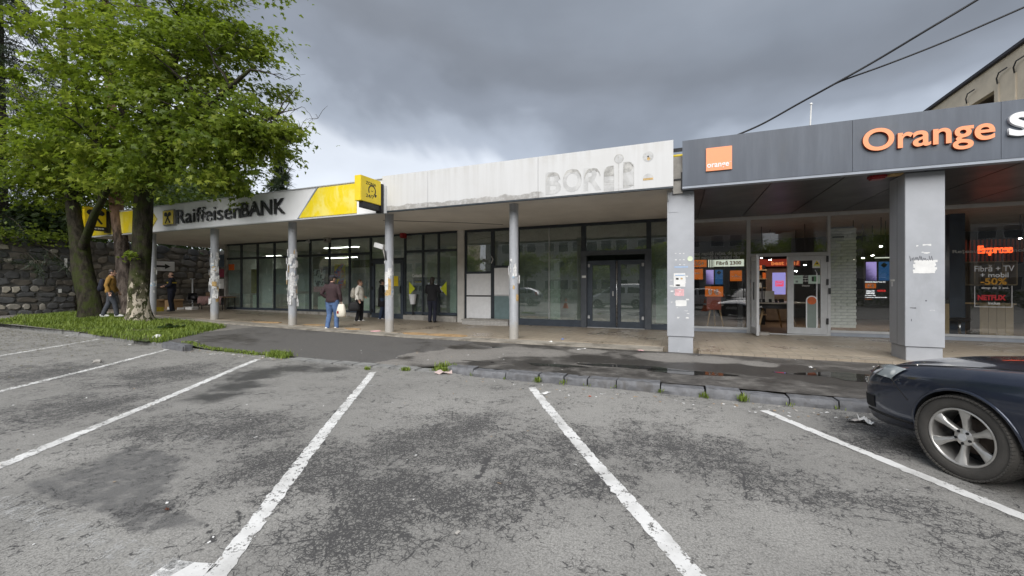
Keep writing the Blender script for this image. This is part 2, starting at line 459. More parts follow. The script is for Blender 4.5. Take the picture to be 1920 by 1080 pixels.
def asphalt(name, dry, dark, wet_col, puddle=False):
    t = NT(name); P = t.pos()
    wet, crk, drk, pale = (t.attr(k) for k in ('wet', 'crack', 'patch', 'pale'))
    n_big = t.noise(P, 0.9, 6, 0.6); n_mid = t.noise(P, 7.0, 5, 0.65); n_fine = t.noise(P, 85, 3, 0.7); n_agg = t.noise(P, 260, 2, 0.6)
    col = t.mix(t.rng(n_big, 0.28, 0.72), tuple(x * 0.86 for x in dry), tuple(x * 1.10 for x in dry))
    col = t.mix(t.rng(n_mid, 0.35, 0.75, 0, 0.35), col, tuple(x * 0.72 for x in dry))
    col = t.mix(pale, col, tuple(x * 1.22 for x in dry))
    dpat = t.rng(t.math('ADD', drk, t.math('MULTIPLY', t.math('SUBTRACT', n_mid, 0.5), 0.9)), 0.35, 0.65)
    col = t.mix(dpat, col, dark)
    # aggregate
    col = t.mix(t.math('MULTIPLY', dpat, t.rng(t.noise(P, 110, 3, .7), .50, .66, 0, .55)), col, tuple(x * .75 for x in dry))
    col = t.mix(t.rng(n_fine, 0.38, 0.60, 0.6, 0.0), col, tuple(x * 0.45 for x in dry))
    col = t.mix(t.rng(n_agg, 0.52, 0.68, 0, 0.5), col, tuple(min(1, x * 1.55) for x in dry))
    spk = t.noise(P, 55, 4, 0.8); col = t.mix(t.math('MULTIPLY', t.rng(spk, 0.49, 0.60), t.rng(n_mid, .3, .6, .35, .65)), col, tuple(x * 0.42 for x in dry))
    # crazing: broken cell edges, thick where the crack attribute is high
    wob = t.node('ShaderNodeTexNoise', {'Vector': P, 'Scale': 21.0, 'Detail': 4.0}).outputs['Color']
    sub = t.node('ShaderNodeVectorMath', operation='SUBTRACT'); t.put(sub.inputs[0], wob); sub.inputs[1].default_value = (.5, .5, .5)
    mad = t.node('ShaderNodeVectorMath', operation='MULTIPLY_ADD'); t.put(mad.inputs[0], sub.outputs[0]); mad.inputs[1].default_value = (.06, .06, 0); t.put(mad.inputs[2], P)
    PW = mad.outputs[0]
    def cells(sc):
        return t.node('ShaderNodeTexVoronoi', {'Vector': PW, 'Scale': sc}, feature='DISTANCE_TO_EDGE').outputs[0]
    ncut = t.noise(P, 14, 3, 0.6); ncut2 = t.noise(P, 2.6, 4, 0.6)
    mask = t.math('ADD', crk, t.math('MULTIPLY', t.math('SUBTRACT', ncut2, 0.5), 1.5))
    mask = t.math('ADD', mask, t.math('MULTIPLY', t.math('SUBTRACT', ncut, 0.5), 1.3))
    w0 = t.math('MULTIPLY', t.rng(mask, -0.05, 0.95), 0.12); k0 = t.math('MULTIPLY', t.math('SUBTRACT', w0, cells(25)), 18, True)
    w1 = t.math('MULTIPLY', t.rng(mask, 0.16, 1.25), 0.17)
    k1 = t.math('MULTIPLY', t.math('SUBTRACT', t.math('MULTIPLY', w1, 1.05), cells(47)), 16, True)
    w2 = t.math('MULTIPLY', t.rng(mask, 0.30, 1.5), 0.20)
    k2 = t.math('MULTIPLY', t.math('SUBTRACT', w2, cells(85)), 12, True)
    w3 = t.math('MULTIPLY', t.rng(t.math('ADD', mask, t.math('MULTIPLY', t.math('SUBTRACT', ncut, 0.5), 1.6)), 0.12, 0.75), 0.016)
    k3 = t.math('MULTIPLY', t.math('SUBTRACT', w3, cells(2.1)), 130, True)
    k = t.math('MAXIMUM', t.math('MAXIMUM', t.math('MAXIMUM', k1, t.math('MULTIPLY', k0, .95)), t.math('MULTIPLY', k2, 0.75)), k3)
    col = t.mix(t.math('MULTIPLY', k, 0.92), col, (0.052, 0.051, 0.052))
    # wet
    wm = t.rng(t.math('ADD', wet, t.math('MULTIPLY', t.math('SUBTRACT', t.noise(P, 3.2, 6, 0.65), 0.5), 0.9)), 0.30, 0.72)
    col = t.mix(wm, col, wet_col)
    col = t.mix(t.math('MULTIPLY', wm, t.rng(n_mid, 0.3, 0.7, 0, 0.35)), col, tuple(x * 0.55 for x in wet_col))
    rough = t.math('SUBTRACT', 0.82, t.math('MULTIPLY', wm, 0.34))
    hgt = t.math('SUBTRACT', t.math('ADD', t.math('MULTIPLY', n_fine, 0.5), t.math('MULTIPLY', n_agg, 0.3)), t.math('MULTIPLY', k, 0.9))
    nr = t.bump(hgt, 0.55, 0.006)
    t.bsdf(col, rough, 0, 0.4, nr)
    return t.m
m_lot = asphalt('worn car park asphalt', (0.295, 0.288, 0.272), (0.105, 0.105, 0.107), (0.078, 0.077, 0.076))
m_pave = asphalt('pavement asphalt', (0.235, 0.222, 0.205), (0.075, 0.074, 0.075), (0.052, 0.048, 0.044))

def lot_attrs(GX, GY):
    n = fbm(GX * 0.9, GY * 0.9, 3); n2 = fbm(GX * 3.1, GY * 3.1, 9)
    wet = np.maximum(blob(GX, GY, [(560, 688, 0.5), (500, 696, 0.55), (620, 690, 0.35), (440, 722, 0.5), (400, 742, 0.35), (470, 704, .45)], 0.9) * 0.8,
                     blob(GX, GY, [(1850, 860, 0.5), (1800, 905, 0.25)], 0.5) * 0.3)  # also darkens the asphalt under the navy car's nose and front wheel
    crack = blob(GX, GY, [(800, 830, 0.75), (880, 800, 0.65), (950, 835, 0.7), (760, 900, 0.55), (700, 960, 0.5), (860, 930, .5), (640, 1000, .4),
                          (1230, 830, 0.6), (1330, 850, 0.55), (1420, 890, 0.4), (1560, 930, 0.35), (1700, 950, 0.35), (1820, 1000, .35), (1120, 900, 0.45),
                          (300, 700, 1.0), (150, 760, 0.9), (330, 800, 0.7), (480, 800, 0.6), (560, 860, .6), (40, 700, 1.2), (600, 900, .45),
                          (1000, 880, 0.6), (1080, 830, .5), (1640, 830, .35), (1640, 800, .5)], 0.75) * 0.85
    crack = np.maximum(crack, 0.24)
    crack = crack * (0.6 + 0.8 * n)
    patch = inpoly(GX, GY, [(0, 912), (115, 880), (255, 825), (360, 850), (330, 925), (400, 985), (250, 1000), (70, 935)], 0.10) * 0.62
    patch = np.maximum(patch, 0.22 * blob(GX, GY, [(760, 810, 0.8), (1300, 830, 0.6), (950, 810, .7)], 0.8))
    crack = crack * (1 - 0.5 * patch) + 0.25 * patch
    pale = np.maximum(inpoly(GX, GY, [(0, 868), (235, 812), (285, 822), (0, 905)], 0.08), blob(GX, GY, [(830, 760, 0.8), (1120, 765, 1.0), (1300, 790, .6), (1480, 980, 0.4), (1300, 1000, .4), (1080, 1010, .35), (170, 1010, .4), (300, 1030, .3), (520, 940, .3)], 0.6) * (0.5 + n))
    far = np.clip((-GX - 9.5) / 3, 0, 1) * np.clip((GY - 3.5) / 2, 0, 1)
    return dict(wet=wet, crack=crack, patch=np.maximum(patch, far * 0.35 * n), pale=np.clip(pale, 0, 1))
xs = np.concatenate([np.linspace(-300, -60, 9), np.linspace(-55, -26, 12), np.arange(-25, -10, 0.12), np.arange(-10, 4.6, 0.05), np.linspace(5, 14, 12), np.linspace(20, 300, 12)])
ys = np.concatenate([np.linspace(-300, -30, 10), np.linspace(-26, 0.5, 24), np.arange(0.8, 6.36, 0.05)])
lot = link_mesh('parking_lot', grid_mesh('parking_lot', xs, ys, lambda x, y: vzg(x), [m_lot], lot_attrs))
tag(lot, kind='structure')

def pave_attrs(GX, GY):
    n = fbm(GX * 0.8, GY * 0.8, 21)
    wet = blob(GX, GY, [(650, 650, 0.9), (740, 640, .9), (850, 655, 0.35), (1000, 650, 0.5), (1110, 680, 0.6), (1000, 690, .45), (1200, 690, .6), (1300, 700, .7), (1130, 655, .8), (1230, 660, .8), (1400, 700, .8),
                          (1350, 660, .9), (1480, 660, 0.9), (1600, 670, .9), (1560, 720, .8), (1500, 700, .5), (1650, 720, .9), (1800, 690, 1.5), (570, 660, .5), (720, 660, .6), (900, 690, .35), (1060, 710, .3)], 0.6)
    dry = blob(GX, GY, [(790, 660, 0.55), (860, 672, 0.7), (960, 665, .55), (1100, 664, .3), (1020, 668, .4), (1250, 676, .45), (1420, 690, .25), (1340, 682, .35), (600, 668, .5), (700, 685, .5), (1500, 668, .3)], 0.5)
    wet = np.clip(np.maximum(wet * 0.95, 0.56 * (GX > -6.2)) - dry * 0.95, 0, 1)
    n3 = fbm(GX * 2.2, GY * 2.2, 33)
    apron = ((GX < -5.2 - (9.5 - GY) * 0.15 + (n3 - .5) * 1.6) & (GX > -13)).astype(float)
    wet = np.where(apron > 0, np.clip(0.30 + 0.9 * (n - .5), 0, 1), wet)
    patch = np.where(apron > 0, 0.85, 0.15 + 0.25 * n)
    return dict(wet=wet, crack=np.where(apron > 0, 0.02, 0.10 * n), patch=patch, pale=dry * 0.9)
xs = np.concatenate([np.linspace(-60, -26, 8), np.arange(-25, -10.5, 0.25), np.arange(-10.5, 6, 0.06), np.linspace(6.5, 30, 14)])
ys = np.arange(6.33, 9.62, 0.06)
pv = link_mesh('pavement', grid_mesh('pavement', xs, ys, vzp, [m_pave], pave_attrs))
tag(pv, kind='structure')

# ground behind and around the shops
m_soil = MAT('bare ground', (0.10, 0.085, 0.06), 0.95, var=0.3, vs=1.5, bump=0.4, bs=30, dirt=((0.06, 0.08, 0.03), 0.45, 0.8), world=True)
gx = np.array([-300, -120, -60, -40, -30, -25, -20, -15, -10, 0, 20, 60, 140, 300], float)
gy = np.array([6.2, 20, 40, 80, 160, 400], float)
gr = link_mesh('ground', grid_mesh('ground', gx, gy, lambda x, y: vzg(x) - 0.07 - 0.02 * (x > 0), [m_soil], lambda x, y: {}))
tag(gr, kind='structure')

# tiled walkway slab with a concrete edging
t = NT('walkway tiles'); P = t.pos()
br = t.node('ShaderNodeTexBrick', {'Vector': P, 'Color1': (0.37, 0.315, 0.245), 'Color2': (0.325, 0.275, 0.212), 'Mortar': (0.19, 0.165, 0.135), 'Scale': 1.0,
                                   'Mortar Size': 0.006, 'Brick Width': 0.2, 'Row Height': 0.2}, offset=0.0)
rid = t.node('ShaderNodeTexWave', {'Vector': P, 'Scale': 14.0, 'Distortion': 0.0}, wave_type='BANDS', bands_direction='X').outputs['Fac']
n1 = t.noise(P, 0.8, 6); n2 = t.noise(P, 5, 5)
wet = t.rng(t.math('ADD', n1, t.math('MULTIPLY', t.math('SUBTRACT', n2, .5), .4)), 0.40, 0.72)
c = t.mix(t.math('MULTIPLY', rid, 0.22), br.outputs['Color'], (0.17, 0.15, 0.12))
c = t.mix(t.math('MULTIPLY', wet, 0.45), c, (0.20, 0.155, 0.11)); c = t.mix(t.rng(n2, 0.5, 0.8, 0, 0.4), c, (0.2, 0.17, 0.14))
t.bsdf(c, t.math('SUBTRACT', 0.55, t.math('MULTIPLY', wet, 0.38)), 0, 0.5, t.bump(rid, 0.25, 0.004)); m_tile = t.m
wx = np.concatenate([np.linspace(-26, -7, 40), np.linspace(-6.8, 14, 30)])
def strip(name, Y0, Y1, dz, m, x0=-26, x1=14, front=True):
    X = [x for x in wx if x0 <= x <= x1]
    b = MB()
    for a, c in zip(X[:-1], X[1:]):
        za, zc = zf(a) + dz, zf(c) + dz
        b.add([(a, Y0, za), (c, Y0, zc), (c, Y1, zc), (a, Y1, za)], [(0, 1, 2, 3)], m)
        b.add([(a, Y0, za - .2), (c, Y0, zc - .2), (c, Y0, zc), (a, Y0, za)], [(0, 1, 2, 3)], m)
    return tag(b.build(name), kind='structure')
strip('walkway', 10.14, 26, 0.0, m_tile)
m_edge = MAT('damp concrete edging', (0.30, 0.275, 0.235), 0.8, var=0.2, vs=3, bump=0.3, bs=60, dirt=((0.12, 0.105, 0.085), 0.48, 0.8), world=True)
strip('walkway_edge', 9.56, 10.14, -0.012, m_edge, -26, 0.3)
strip('walkway_edge', 9.62, 10.14, -0.004, m_tile, 0.3, 14)

# ---------------------------------------------------------------- kerb
m_basalt = MAT('basalt kerb stone', (0.135, 0.138, 0.148), 0.7, var=0.25, vs=9, bump=0.6, bs=40, dirt=((0.09, 0.085, 0.08), 0.5, 0.7), world=True)
m_kconc = MAT('old concrete kerb', (0.22, 0.22, 0.215), 0.85, var=0.2, vs=6, bump=0.5, bs=50, dirt=((0.10, 0.10, 0.09), 0.5, 0.7), world=True)
kerb = thing('kerb', loc=(-4, 6.2, 0), kind='structure')
def kerb_line(X):                       # kerb front line, slightly bowed as it is laid
    pts = [(-26, 7.05), (-20, 6.48), (-11.2, 6.12), (-7.0, 6.05), (-3.7, 6.13), (0, 6.12), (2.5, 6.05), (12, 6.05)]
    for (a, ya), (b, yb) in zip(pts[:-1], pts[1:]):
        if X <= b: return ya + (yb - ya) * (X - a) / (b - a)
    return pts[-1][1]
rk = random.Random(5)
joints = []
X = -3.72
while X < 7:
    L = rk.uniform(0.36, 0.62)
    ya, yb = kerb_line(X), kerb_line(X + L)
    h = zk(X + L / 2) + rk.uniform(-.02, .016); dy = rk.uniform(-.03, .03); g = rk.uniform(.006, .018)
    b = MB(); n = 5; vs_, fs = [], []
    for i in range(n + 1):
        x = X + g + (L - 2 * g) * i / n; yy = ya + (yb - ya) * i / n + dy
        j = lambda s=.018: rk.uniform(-s, s)
        e = 0.02 if i in (0, n) else 0.0
        vs_ += [(x, yy + j() + e, -.05), (x, yy + j() + e, h * .45), (x, yy + .012 + j(.008) + e, h - .022), (x, yy + .035 + j(.006), h + j(.005)), (x, yy + .26, h + j(.006)), (x, yy + .27, -.05)]
    for i in range(n):
        for k in range(5):
            a = i * 6 + k; fs.append((a, a + 1, a + 7, a + 6))
    fs += [tuple(range(6)), tuple(n * 6 + k for k in (5, 4, 3, 2, 1, 0))]
    b.add(vs_, fs, m_basalt); b.build('kerb_stone', kerb, auto=35)
    joints.append((X + L, yb + dy, h)); X += L
# sunken kerb of flat setts before the dark apron and crossing
X = -7.4
while X < -3.8:
    L = rk.uniform(0.4, 0.7); y = kerb_line(X + L / 2) + rk.uniform(-.01, .01); h = 0.022 + rk.uniform(0, .012)
    MB().box(X + .008, X + L - .008, y, y + .27, -.05, h, m_kconc).build('kerb_stone', kerb, bevel=0.01); X += L
# raised kerb before the grass
X = -26.0
while X < -11.3:
    L = 1.0 if X < -12.5 else 0.55; ya, yb = kerb_line(X), kerb_line(X + L); h = zg(X + .5) + 0.085 + rk.uniform(-.01, .01)
    b = MB(); g = .008
    b.add([(X + g, ya, -.05), (X + L - g, yb, -.05), (X + L - g, yb + .16, -.05), (X + g, ya + .16, -.05), (X + g, ya + .01, h), (X + L - g, yb + .01, h), (X + L - g, yb + .16, h), (X + g, ya + .16, h)],
          [(0, 3, 2, 1), (4, 5, 6, 7), (0, 1, 5, 4), (1, 2, 6, 5), (2, 3, 7, 6), (3, 0, 4, 7)], m_kconc)
    b.build('kerb_stone', kerb, bevel=.012); X += L
# kerb block standing proud beside the white stone
a, c = gp(302, 653, 0.02), gp(344, 660, 0.0)
b = MB(); d = (c - a); d.z = 0; nrm = Vector((-d.y, d.x, 0)).normalized() * 0.2
vs_ = [a + Vector((0, 0, -.05)), c + Vector((0, 0, -.05)), c + nrm + Vector((0, 0, -.05)), a + nrm + Vector((0, 0, -.05))]
vs_ += [p + Vector((0, 0, .20)) for p in vs_]
b.add(vs_, [(0, 3, 2, 1), (4, 5, 6, 7), (0, 1, 5, 4), (1, 2, 6, 5), (2, 3, 7, 6), (3, 0, 4, 7)], m_basalt).build('kerb_stone', kerb, bevel=.03)

# ---------------------------------------------------------------- painted bay lines
t = NT('worn road paint'); P = t.pos()
w = t.rng(t.math('ADD', t.noise(P, 11, 6, 0.7), t.math('MULTIPLY', t.math('SUBTRACT', t.noise(P, 60, 3, .7), .5), .7)), t.attr('wear'), t.math('ADD', t.attr('wear'), 0.06))
pc = t.mix(t.noise(P, 30, 4), (0.66, 0.66, 0.65), (0.80, 0.80, 0.79))
pc = t.mix(t.rng(t.noise(P, 3, 5), .4, .7, 0, .6), pc, (0.40, 0.395, 0.38))
b1 = t.node('ShaderNodeBsdfPrincipled', {'Base Color': pc, 'Roughness': 0.7}); t.put(b1.inputs['Normal'], t.bump(t.noise(P, 90, 3), .35, .005))
tr = t.node('ShaderNodeBsdfTransparent'); mx = t.node('ShaderNodeMixShader'); t.put(mx.inputs[0], w)
t.l.new(tr.outputs[0], mx.inputs[1]); t.l.new(b1.outputs[0], mx.inputs[2]); t.l.new(mx.outputs[0], t.out.inputs[0]); m_paint = t.m
t = NT('faded old road paint'); P = t.pos()
w = t.rng(t.math('ADD', t.noise(P, 9, 6, 0.7), t.math('MULTIPLY', t.math('SUBTRACT', t.noise(P, 55, 3, .7), .5), .7)), t.attr('wear'), t.math('ADD', t.attr('wear'), 0.22), 0, .55)
b1 = t.node('ShaderNodeBsdfPrincipled', {'Base Color': (0.52, 0.52, 0.51), 'Roughness': 0.8}); tr = t.node('ShaderNodeBsdfTransparent'); mx = t.node('ShaderNodeMixShader'); t.put(mx.inputs[0], w)
t.l.new(tr.outputs[0], mx.inputs[1]); t.l.new(b1.outputs[0], mx.inputs[2]); t.l.new(mx.outputs[0], t.out.inputs[0]); m_paint2 = t.m
def bay_line(p, q, w0, wear, seed, ext=0.0, mat=None):
    p, q = gp(*p), gp(*q); d = (q - p); d.z = 0; L = d.length; d.normalize(); L += ext
    n = max(2, int(L / 0.04)); nr = Vector((-d.y, d.x, 0)); r = random.Random(seed); V = []; wr = []
    for i in range(n + 1):
        c = p + d * (L * i / n)
        off = 0.012 * math.sin(i * .05 + seed)
        for k, s in enumerate((-1, -.5, 0, .5, 1)):
            e = r.gauss(0, .0045) if abs(s) == 1 else 0
            x = c + nr * (s * w0 / 2 + e + off)
            V.append((x.x, x.y, zg(x.x) + 0.004)); wr.append(wear + (0.06 if abs(s) == 1 else 0))
    i = np.arange((n + 1) * 5).reshape(n + 1, 5)
    F = np.stack([i[:-1, :-1], i[1:, :-1], i[1:, 1:], i[:-1, 1:]], -1).reshape(-1, 4)
    o = link_mesh('bay_line', np_mesh('bay_line', np.array(V), F, [mat or m_paint], attrs={'wear': wr})); tag(o, kind='structure')
bay_line((698, 698), (402, 1078), 0.115, 0.365, 1, 0.9)
bay_line((996, 727), (1300, 1080), 0.115, 0.345, 2, 1.2)
bay_line((1432, 770), (1925, 972), 0.105, 0.30, 3, 1.6)
bay_line((484, 674), (0, 875), 0.12, 0.375, 4, 1.5)
bay_line((314, 657), (0, 734), 0.12, 0.42, 5, 1.0)
bay_line((186, 641), (0, 672), 0.12, 0.44, 6, 1.0)
bay_line((505, 676), (250, 740), 0.10, 0.50, 7, 0, m_paint2)
bay_line((755, 703), (560, 770), 0.11, 0.50, 8, 0, m_paint2)
bay_line((430, 800), (330, 840), 0.10, 0.52, 14, 0, m_paint2)
bay_line((294, 1072), (385, 1078), 0.16, 0.28, 9)
bay_line((0, 935), (330, 1075), 0.18, 0.44, 10, 0, m_paint2)

# ---------------------------------------------------------------- puddles
t = NT('rain water'); P = t.pos()
t.bsdf((0.03, 0.028, 0.026), 0.02, 0, 0.5, t.bump(t.noise(P, 3, 2), 0.02, 0.01), IOR=1.33); m_water = t.m
def puddle(px, py, rx, ry, seed):
    c = gp(px, py, 0.06); r = random.Random(seed); n = 40; ph = [r.uniform(0, 6.28) for _ in range(5)]
    z = max(zp(c.x + dx, c.y + dy) for dx in (-rx * .5, 0, rx * .5) for dy in (-ry * .5, 0, ry * .5)) + 0.004
    b = MB(); pts = []
    for i in range(n):
        a = 2 * math.pi * i / n
        k = 1 + .22 * math.sin(2 * a + ph[0]) + .16 * math.sin(3 * a + ph[1]) + .10 * math.sin(5 * a + ph[2]) + .05 * math.sin(9 * a + ph[3])
        pts.append((c.x + rx * k * math.cos(a), c.y + ry * k * math.sin(a)))
    b.add([(x, y, zp(x, y) + 0.004) for x, y in pts] + [(c.x, c.y, zp(c.x, c.y) + .004)], [(i, (i + 1) % n, n) for i in range(n)], m_water)
    tag(b.build('puddle', smooth=True), kind='structure')
puddle(922, 653, .22, .07, 1); puddle(1040, 690, .5, .13, 2); puddle(1190, 693, .75, .2, 3)
puddle(1285, 703, .55, .22, 4); puddle(1600, 712, .62, .34, 5); puddle(728, 633, .16, .08, 6); puddle(905, 683, .4, .03, 7); puddle(1500, 706, .3, .08, 8)
# ================================================================ THE ROW OF SHOPS
ZS, ZT, ZB = 3.70, 4.62, 3.655          # soffit, fascia top, fascia bottom
XA, XB, XCC = fx(424), fx(860.5), -0.16  # bank | empty shop | phone shop
m_inwall = m_greywall
def shell(root, x0, x1, zfl, m_wall, m_floor, depth=7.0, floor=True):
    YB = YF + depth
    b = MB().box(x0, x1, YB, YB + .2, zfl - .2, ZS + .019, m_wall); b.build('back_wall', root)
    MB().box(x0, x0 + .12, YF + .09, YB - .005, zfl - .2, ZS + .019, m_wall).build('side_wall', root)
    MB().box(x1 - .12, x1, YF + .09, YB - .005, zfl - .2, ZS + .019, m_wall).build('side_wall', root)
    MB().box(x0 + .125, x1 - .125, YF + .02, YB - .006, zfl - .3, zfl, m_floor).build('floor', root)
    MB().box(x0, x1, YF - .05, YB + .25, ZS + .02, ZS + .30, m_plaster).build('roof', root)
def bar(root, x0, x1, z0, z1, m, name='mullion', y0=YF - .03, y1=YF + .06):
    return MB().box(x0, x1, y0, y1, z0, z1, m).build(name, root, bevel=.006)
def pane(root, x0, x1, z0, z1, m, y=YF + .01, name='pane'):
    return MB().box(x0 - .012, x1 + .012, y, y + .012, z0 - .012, z1 + .012, m).build(name, root)

# ---------------------------------------------------------------- bank
bank = thing('bank_branch', 'bank branch with yellow and white fascia, dark framed windows and round columns', 'bank', (XA, YF, zf(-14)))
m_fasc_w = MAT('pale grey cladding', (0.82, 0.825, 0.84), 0.4, var=0.03, vs=1.2, world=True)
t = NT('faded yellow film'); P = t.pos()
n = t.noise(t.scale(P, (1, 1, .55)), 2.2, 7, .62, .5)
c = t.mix(t.rng(n, .42, .60), (0.80, 0.62, 0.012), (0.82, 0.70, 0.16)); c = t.mix(t.rng(t.noise(P, 7, 4), .55, .75, 0, .5), c, (0.70, 0.55, 0.02))
t.bsdf(c, .35); m_fasc_y = t.m
XE = -24.3
# fascia panels in the plane of the canopy edge: yellow tip, white field, yellow slanted field
def fpanel(root, pts, m, y=YC, th=.05, name='fascia_panel'):
    return MB().prism(pts, (0, y, 0), (1, 0, 0), (0, 0, 1), (0, th, 0), m).build(name, root)
def FX(px): return X_at(px, YC)
zt, zb = 4.60, ZB
xt1, xt2 = FX(293.5) , FX(284)
zmid = (zt + zb) / 2
fpanel(bank, [(XE, zb + .04), (xt2 - .1, zb + .04), (xt1, zmid), (xt2 - .1, zt - .04), (XE, zt - .04)], m_fasc_y, YC - .006, .03)
fpanel(bank, [(FX(560), zb + .035), (FX(668), zb + .035), (FX(668), zt - .035), (FX(597), zt - .035)], m_fasc_y, YC - .006, .03)
fpanel(bank, [(XE, zb), (FX(716), zb), (FX(716), zt), (XE, zt)], m_fasc_w, YC + .026, .06)
MB().box(XE - .05, FX(717), YC - .016, YC + .12, zt, zt + .025, m_alu).build('fascia_cap', bank)
MB().box(XE - .05, FX(717), YC - .016, YC + .12, zb - .03, zb, m_alu).build('fascia_drip', bank)
tw = []
for a, c, s in ((FX(557), FX(594), 1),):
    MB().prism([(a, zb), (a + .05, zb), (c + .05, zt), (c, zt)], (0, YC - .008, 0), (1, 0, 0), (0, 0, 1), (0, .03, 0), m_base).build('trim_strip', bank)
MB().box(XE, XB - .002, YC + .13, YF - .055, ZS, ZS + .06, m_soffit).build('soffit', bank)
MB().box(XE, XB - .002, YC + .13, YF - .055, ZS + .065, ZS + .35, m_conc).build('canopy_slab', bank)
MB().box(XE, XA, YF - .05, 24, ZS, ZS + .06, m_soffit).build('added_passage_ceiling', bank)  # ceiling added over the passage to keep it dark
MB().box(XE, XA, YF - .05, 24, ZS + .065, ZS + .35, m_conc).build('added_passage_roof', bank)  # slab added on top, closing the passage to the sky so it stays dark
shell(bank, XA, XB - .004, zf(-14) + .05, m_inwall, m_greywall, 6.5)
MB().box(XA - .001, XA + .1, YF - .1, 24, 0, ZS - .005, m_conc).build('end_wall', bank)
m_cover = MAT('dark column paint', (0.25, 0.26, 0.275), 0.5, var=0.1)
ZSB, ZTR, ZHD = 0.50, 2.955, 3.62
msp = [424, 452.5, 483, 514.5, 548.5, 581.5, 617.5, 655.5, 695]
msq = [759.5, 793, 822.5, 858.5]
fwb = .085
bar(bank, XA, fx(859.5), ZHD, ZS - .002, m_anth, 'head_rail')
for px in msp + msq:
    x = fx(px); bar(bank, x - fwb / 2, x + fwb / 2, .36, ZHD - .001, m_anth)
for lst in (msp, msq):
    for a, c in zip(lst[:-1], lst[1:]):
        x0, x1 = fx(a) + fwb / 2, fx(c) - fwb / 2
        bar(bank, x0 + .001, x1 - .001, ZTR - .05, ZTR + .05, m_anth, 'transom')
        bar(bank, x0 + .001, x1 - .001, ZSB - .10, ZSB, m_slate, 'bottom_rail')
        pane(bank, x0, x1, ZSB, ZTR - .05, m_glass_b); pane(bank, x0, x1, ZTR + .05, ZHD, m_glass_b)
b = MB().box(XA - .05, fx(694), YF - .16, YF + .05, zf(-12) - .3, .398, m_conc); b.build('sill', bank, bevel=.01)
MB().box(fx(760), fx(859), YF - .16, YF + .05, 0, .375, m_conc).build('sill', bank, bevel=.01)
# pier between bank and empty shop
MB().box(fx(860), fx(872), YF - .10, YF + .08, 0, ZS - .003, m_plaster).build('pier', bank)
# entrance door
dx0, dx1 = fx(697) + .02, fx(758) - .02; zd = zf(-9) + .02
door = MB(); zdt = 2.62
for a, c, z0, z1 in ((dx0, dx0 + .14, zd, zdt), (dx1 - .14, dx1, zd, zdt), (dx0 + .141, dx1 - .141, zdt - .14, zdt), (dx0 + .141, dx1 - .141, zd, zd + .22)):
    door.box(a, c, YF - .04, YF + .04, z0, z1, m_slate)
door = door.build('door', bank)
pane(door, dx0 + .14, dx1 - .14, zd + .22, zdt - .14, m_glass_b)
MB().tube([(dx1 - .10, YF - .10, 1.25), (dx1 - .10, YF - .12, 1.4), (dx1 - .10, YF - .10, 1.55)], .022, 8, m_black).build('handle', door, True)
for z in (.45, 1.4, 2.4): MB().box(dx0 + .03, dx0 + .09, YF - .075, YF - .041, z, z + .12, m_black).build('hinge', door)
bar(bank, dx0, dx1, zdt + .005, zdt + .10, m_anth, 'transom'); pane(bank, dx0, dx1, zdt + .10, ZHD, m_glass_b)
# posters and stickers on the bank glass: flat prints
def sticker(root, name, px, py, w, h, m, Y=YF - .004, th=.002, rot=0):
    c = at(px, py, Y); u = Vector((math.cos(rot), 0, math.sin(rot))) * w / 2; v = Vector((-math.sin(rot), 0, math.cos(rot))) * h / 2
    return MB().obox(c, u, (0, th, 0), v, m).build(name, root)
m_lime = MAT('yellow green vinyl', (0.62, 0.68, 0.03), 0.5, var=0.05)
for px, s in ((772, 1), (832, -1)):
    c = at(px, 541, YF - .006); MB().prism([(-.13 * s, -.28), (.16 * s, 0), (-.13 * s, .28)], c, (1, 0, 0), (0, 0, 1), (0, .003, 0), m_lime).build('arrow_sticker', bank)
t = NT('printed poster'); P = t.objc()
vv = t.node('ShaderNodeTexVoronoi', {'Vector': t.scale(P, (1, 1, .6)), 'Scale': 3.5}).outputs['Color']
sp = t.node('ShaderNodeSeparateColor', {0: vv}).outputs[0]
c = t.mix(t.rng(sp, .45, .5), (0.74, 0.55, 0.02), t.mix(t.rng(t.noise(P, 9, 2), .48, .52), (0.05, 0.12, 0.4), (0.45, 0.02, 0.06)))
t.bsdf(c, .5); m_poster = t.m
t = NT('photo poster'); P = t.objc()
z = t.node('ShaderNodeSeparateXYZ', {0: P}).outputs['Z']
c = t.mix(t.rng(t.noise(P, 5, 3), .5, .56), (0.55, 0.58, 0.60), (0.05, 0.055, 0.07)); c = t.mix(t.rng(z, -.32, -.22, 1, 0), c, t.mix(t.noise(P, 6, 2), (0.55, 0.12, 0.2), (0.7, 0.6, 0.6)))
t.bsdf(c, .5); m_poster2 = t.m
sticker(bank, 'window_poster', 599, 526, .72, 1.05, m_poster2, YF + .05)
sticker(bank, 'window_poster', 637, 508, .62, .62, m_poster, YF + .04); sticker(bank, 'window_poster', 640, 532, .5, .4, m_poster, YF + .04)
sticker(bank, 'door_notice', 742, 527, .24, .42, m_yellow, YF - .008)
sticker(bank, 'window_sticker', 434, 501, .42, .3, m_orange, YF - .006)
lettering('window_lettering', 'Contactless', at(775, 517, YF - .005), (1, 0, 0), (0, 0, 1), -.05, .52, -.06, .08, m_paper, bank)
# notice boards on the end wall by the passage
m_blue = MAT('blue board', (0.10, 0.14, 0.20), 0.6); m_mag = MAT('crimson board', (0.34, 0.05, 0.10), 0.6)
bx = XA - .35
for py, h, m in ((489, .62, m_blue), (512, .42, m_mag), (532, .5, m_paper)):
    c = at(417, py, YF - .12); MB().box(c.x - .22, c.x + .12, YF - .14, YF - .115, c.z - h / 2, c.z + h / 2, m).build('notice_board', bank)
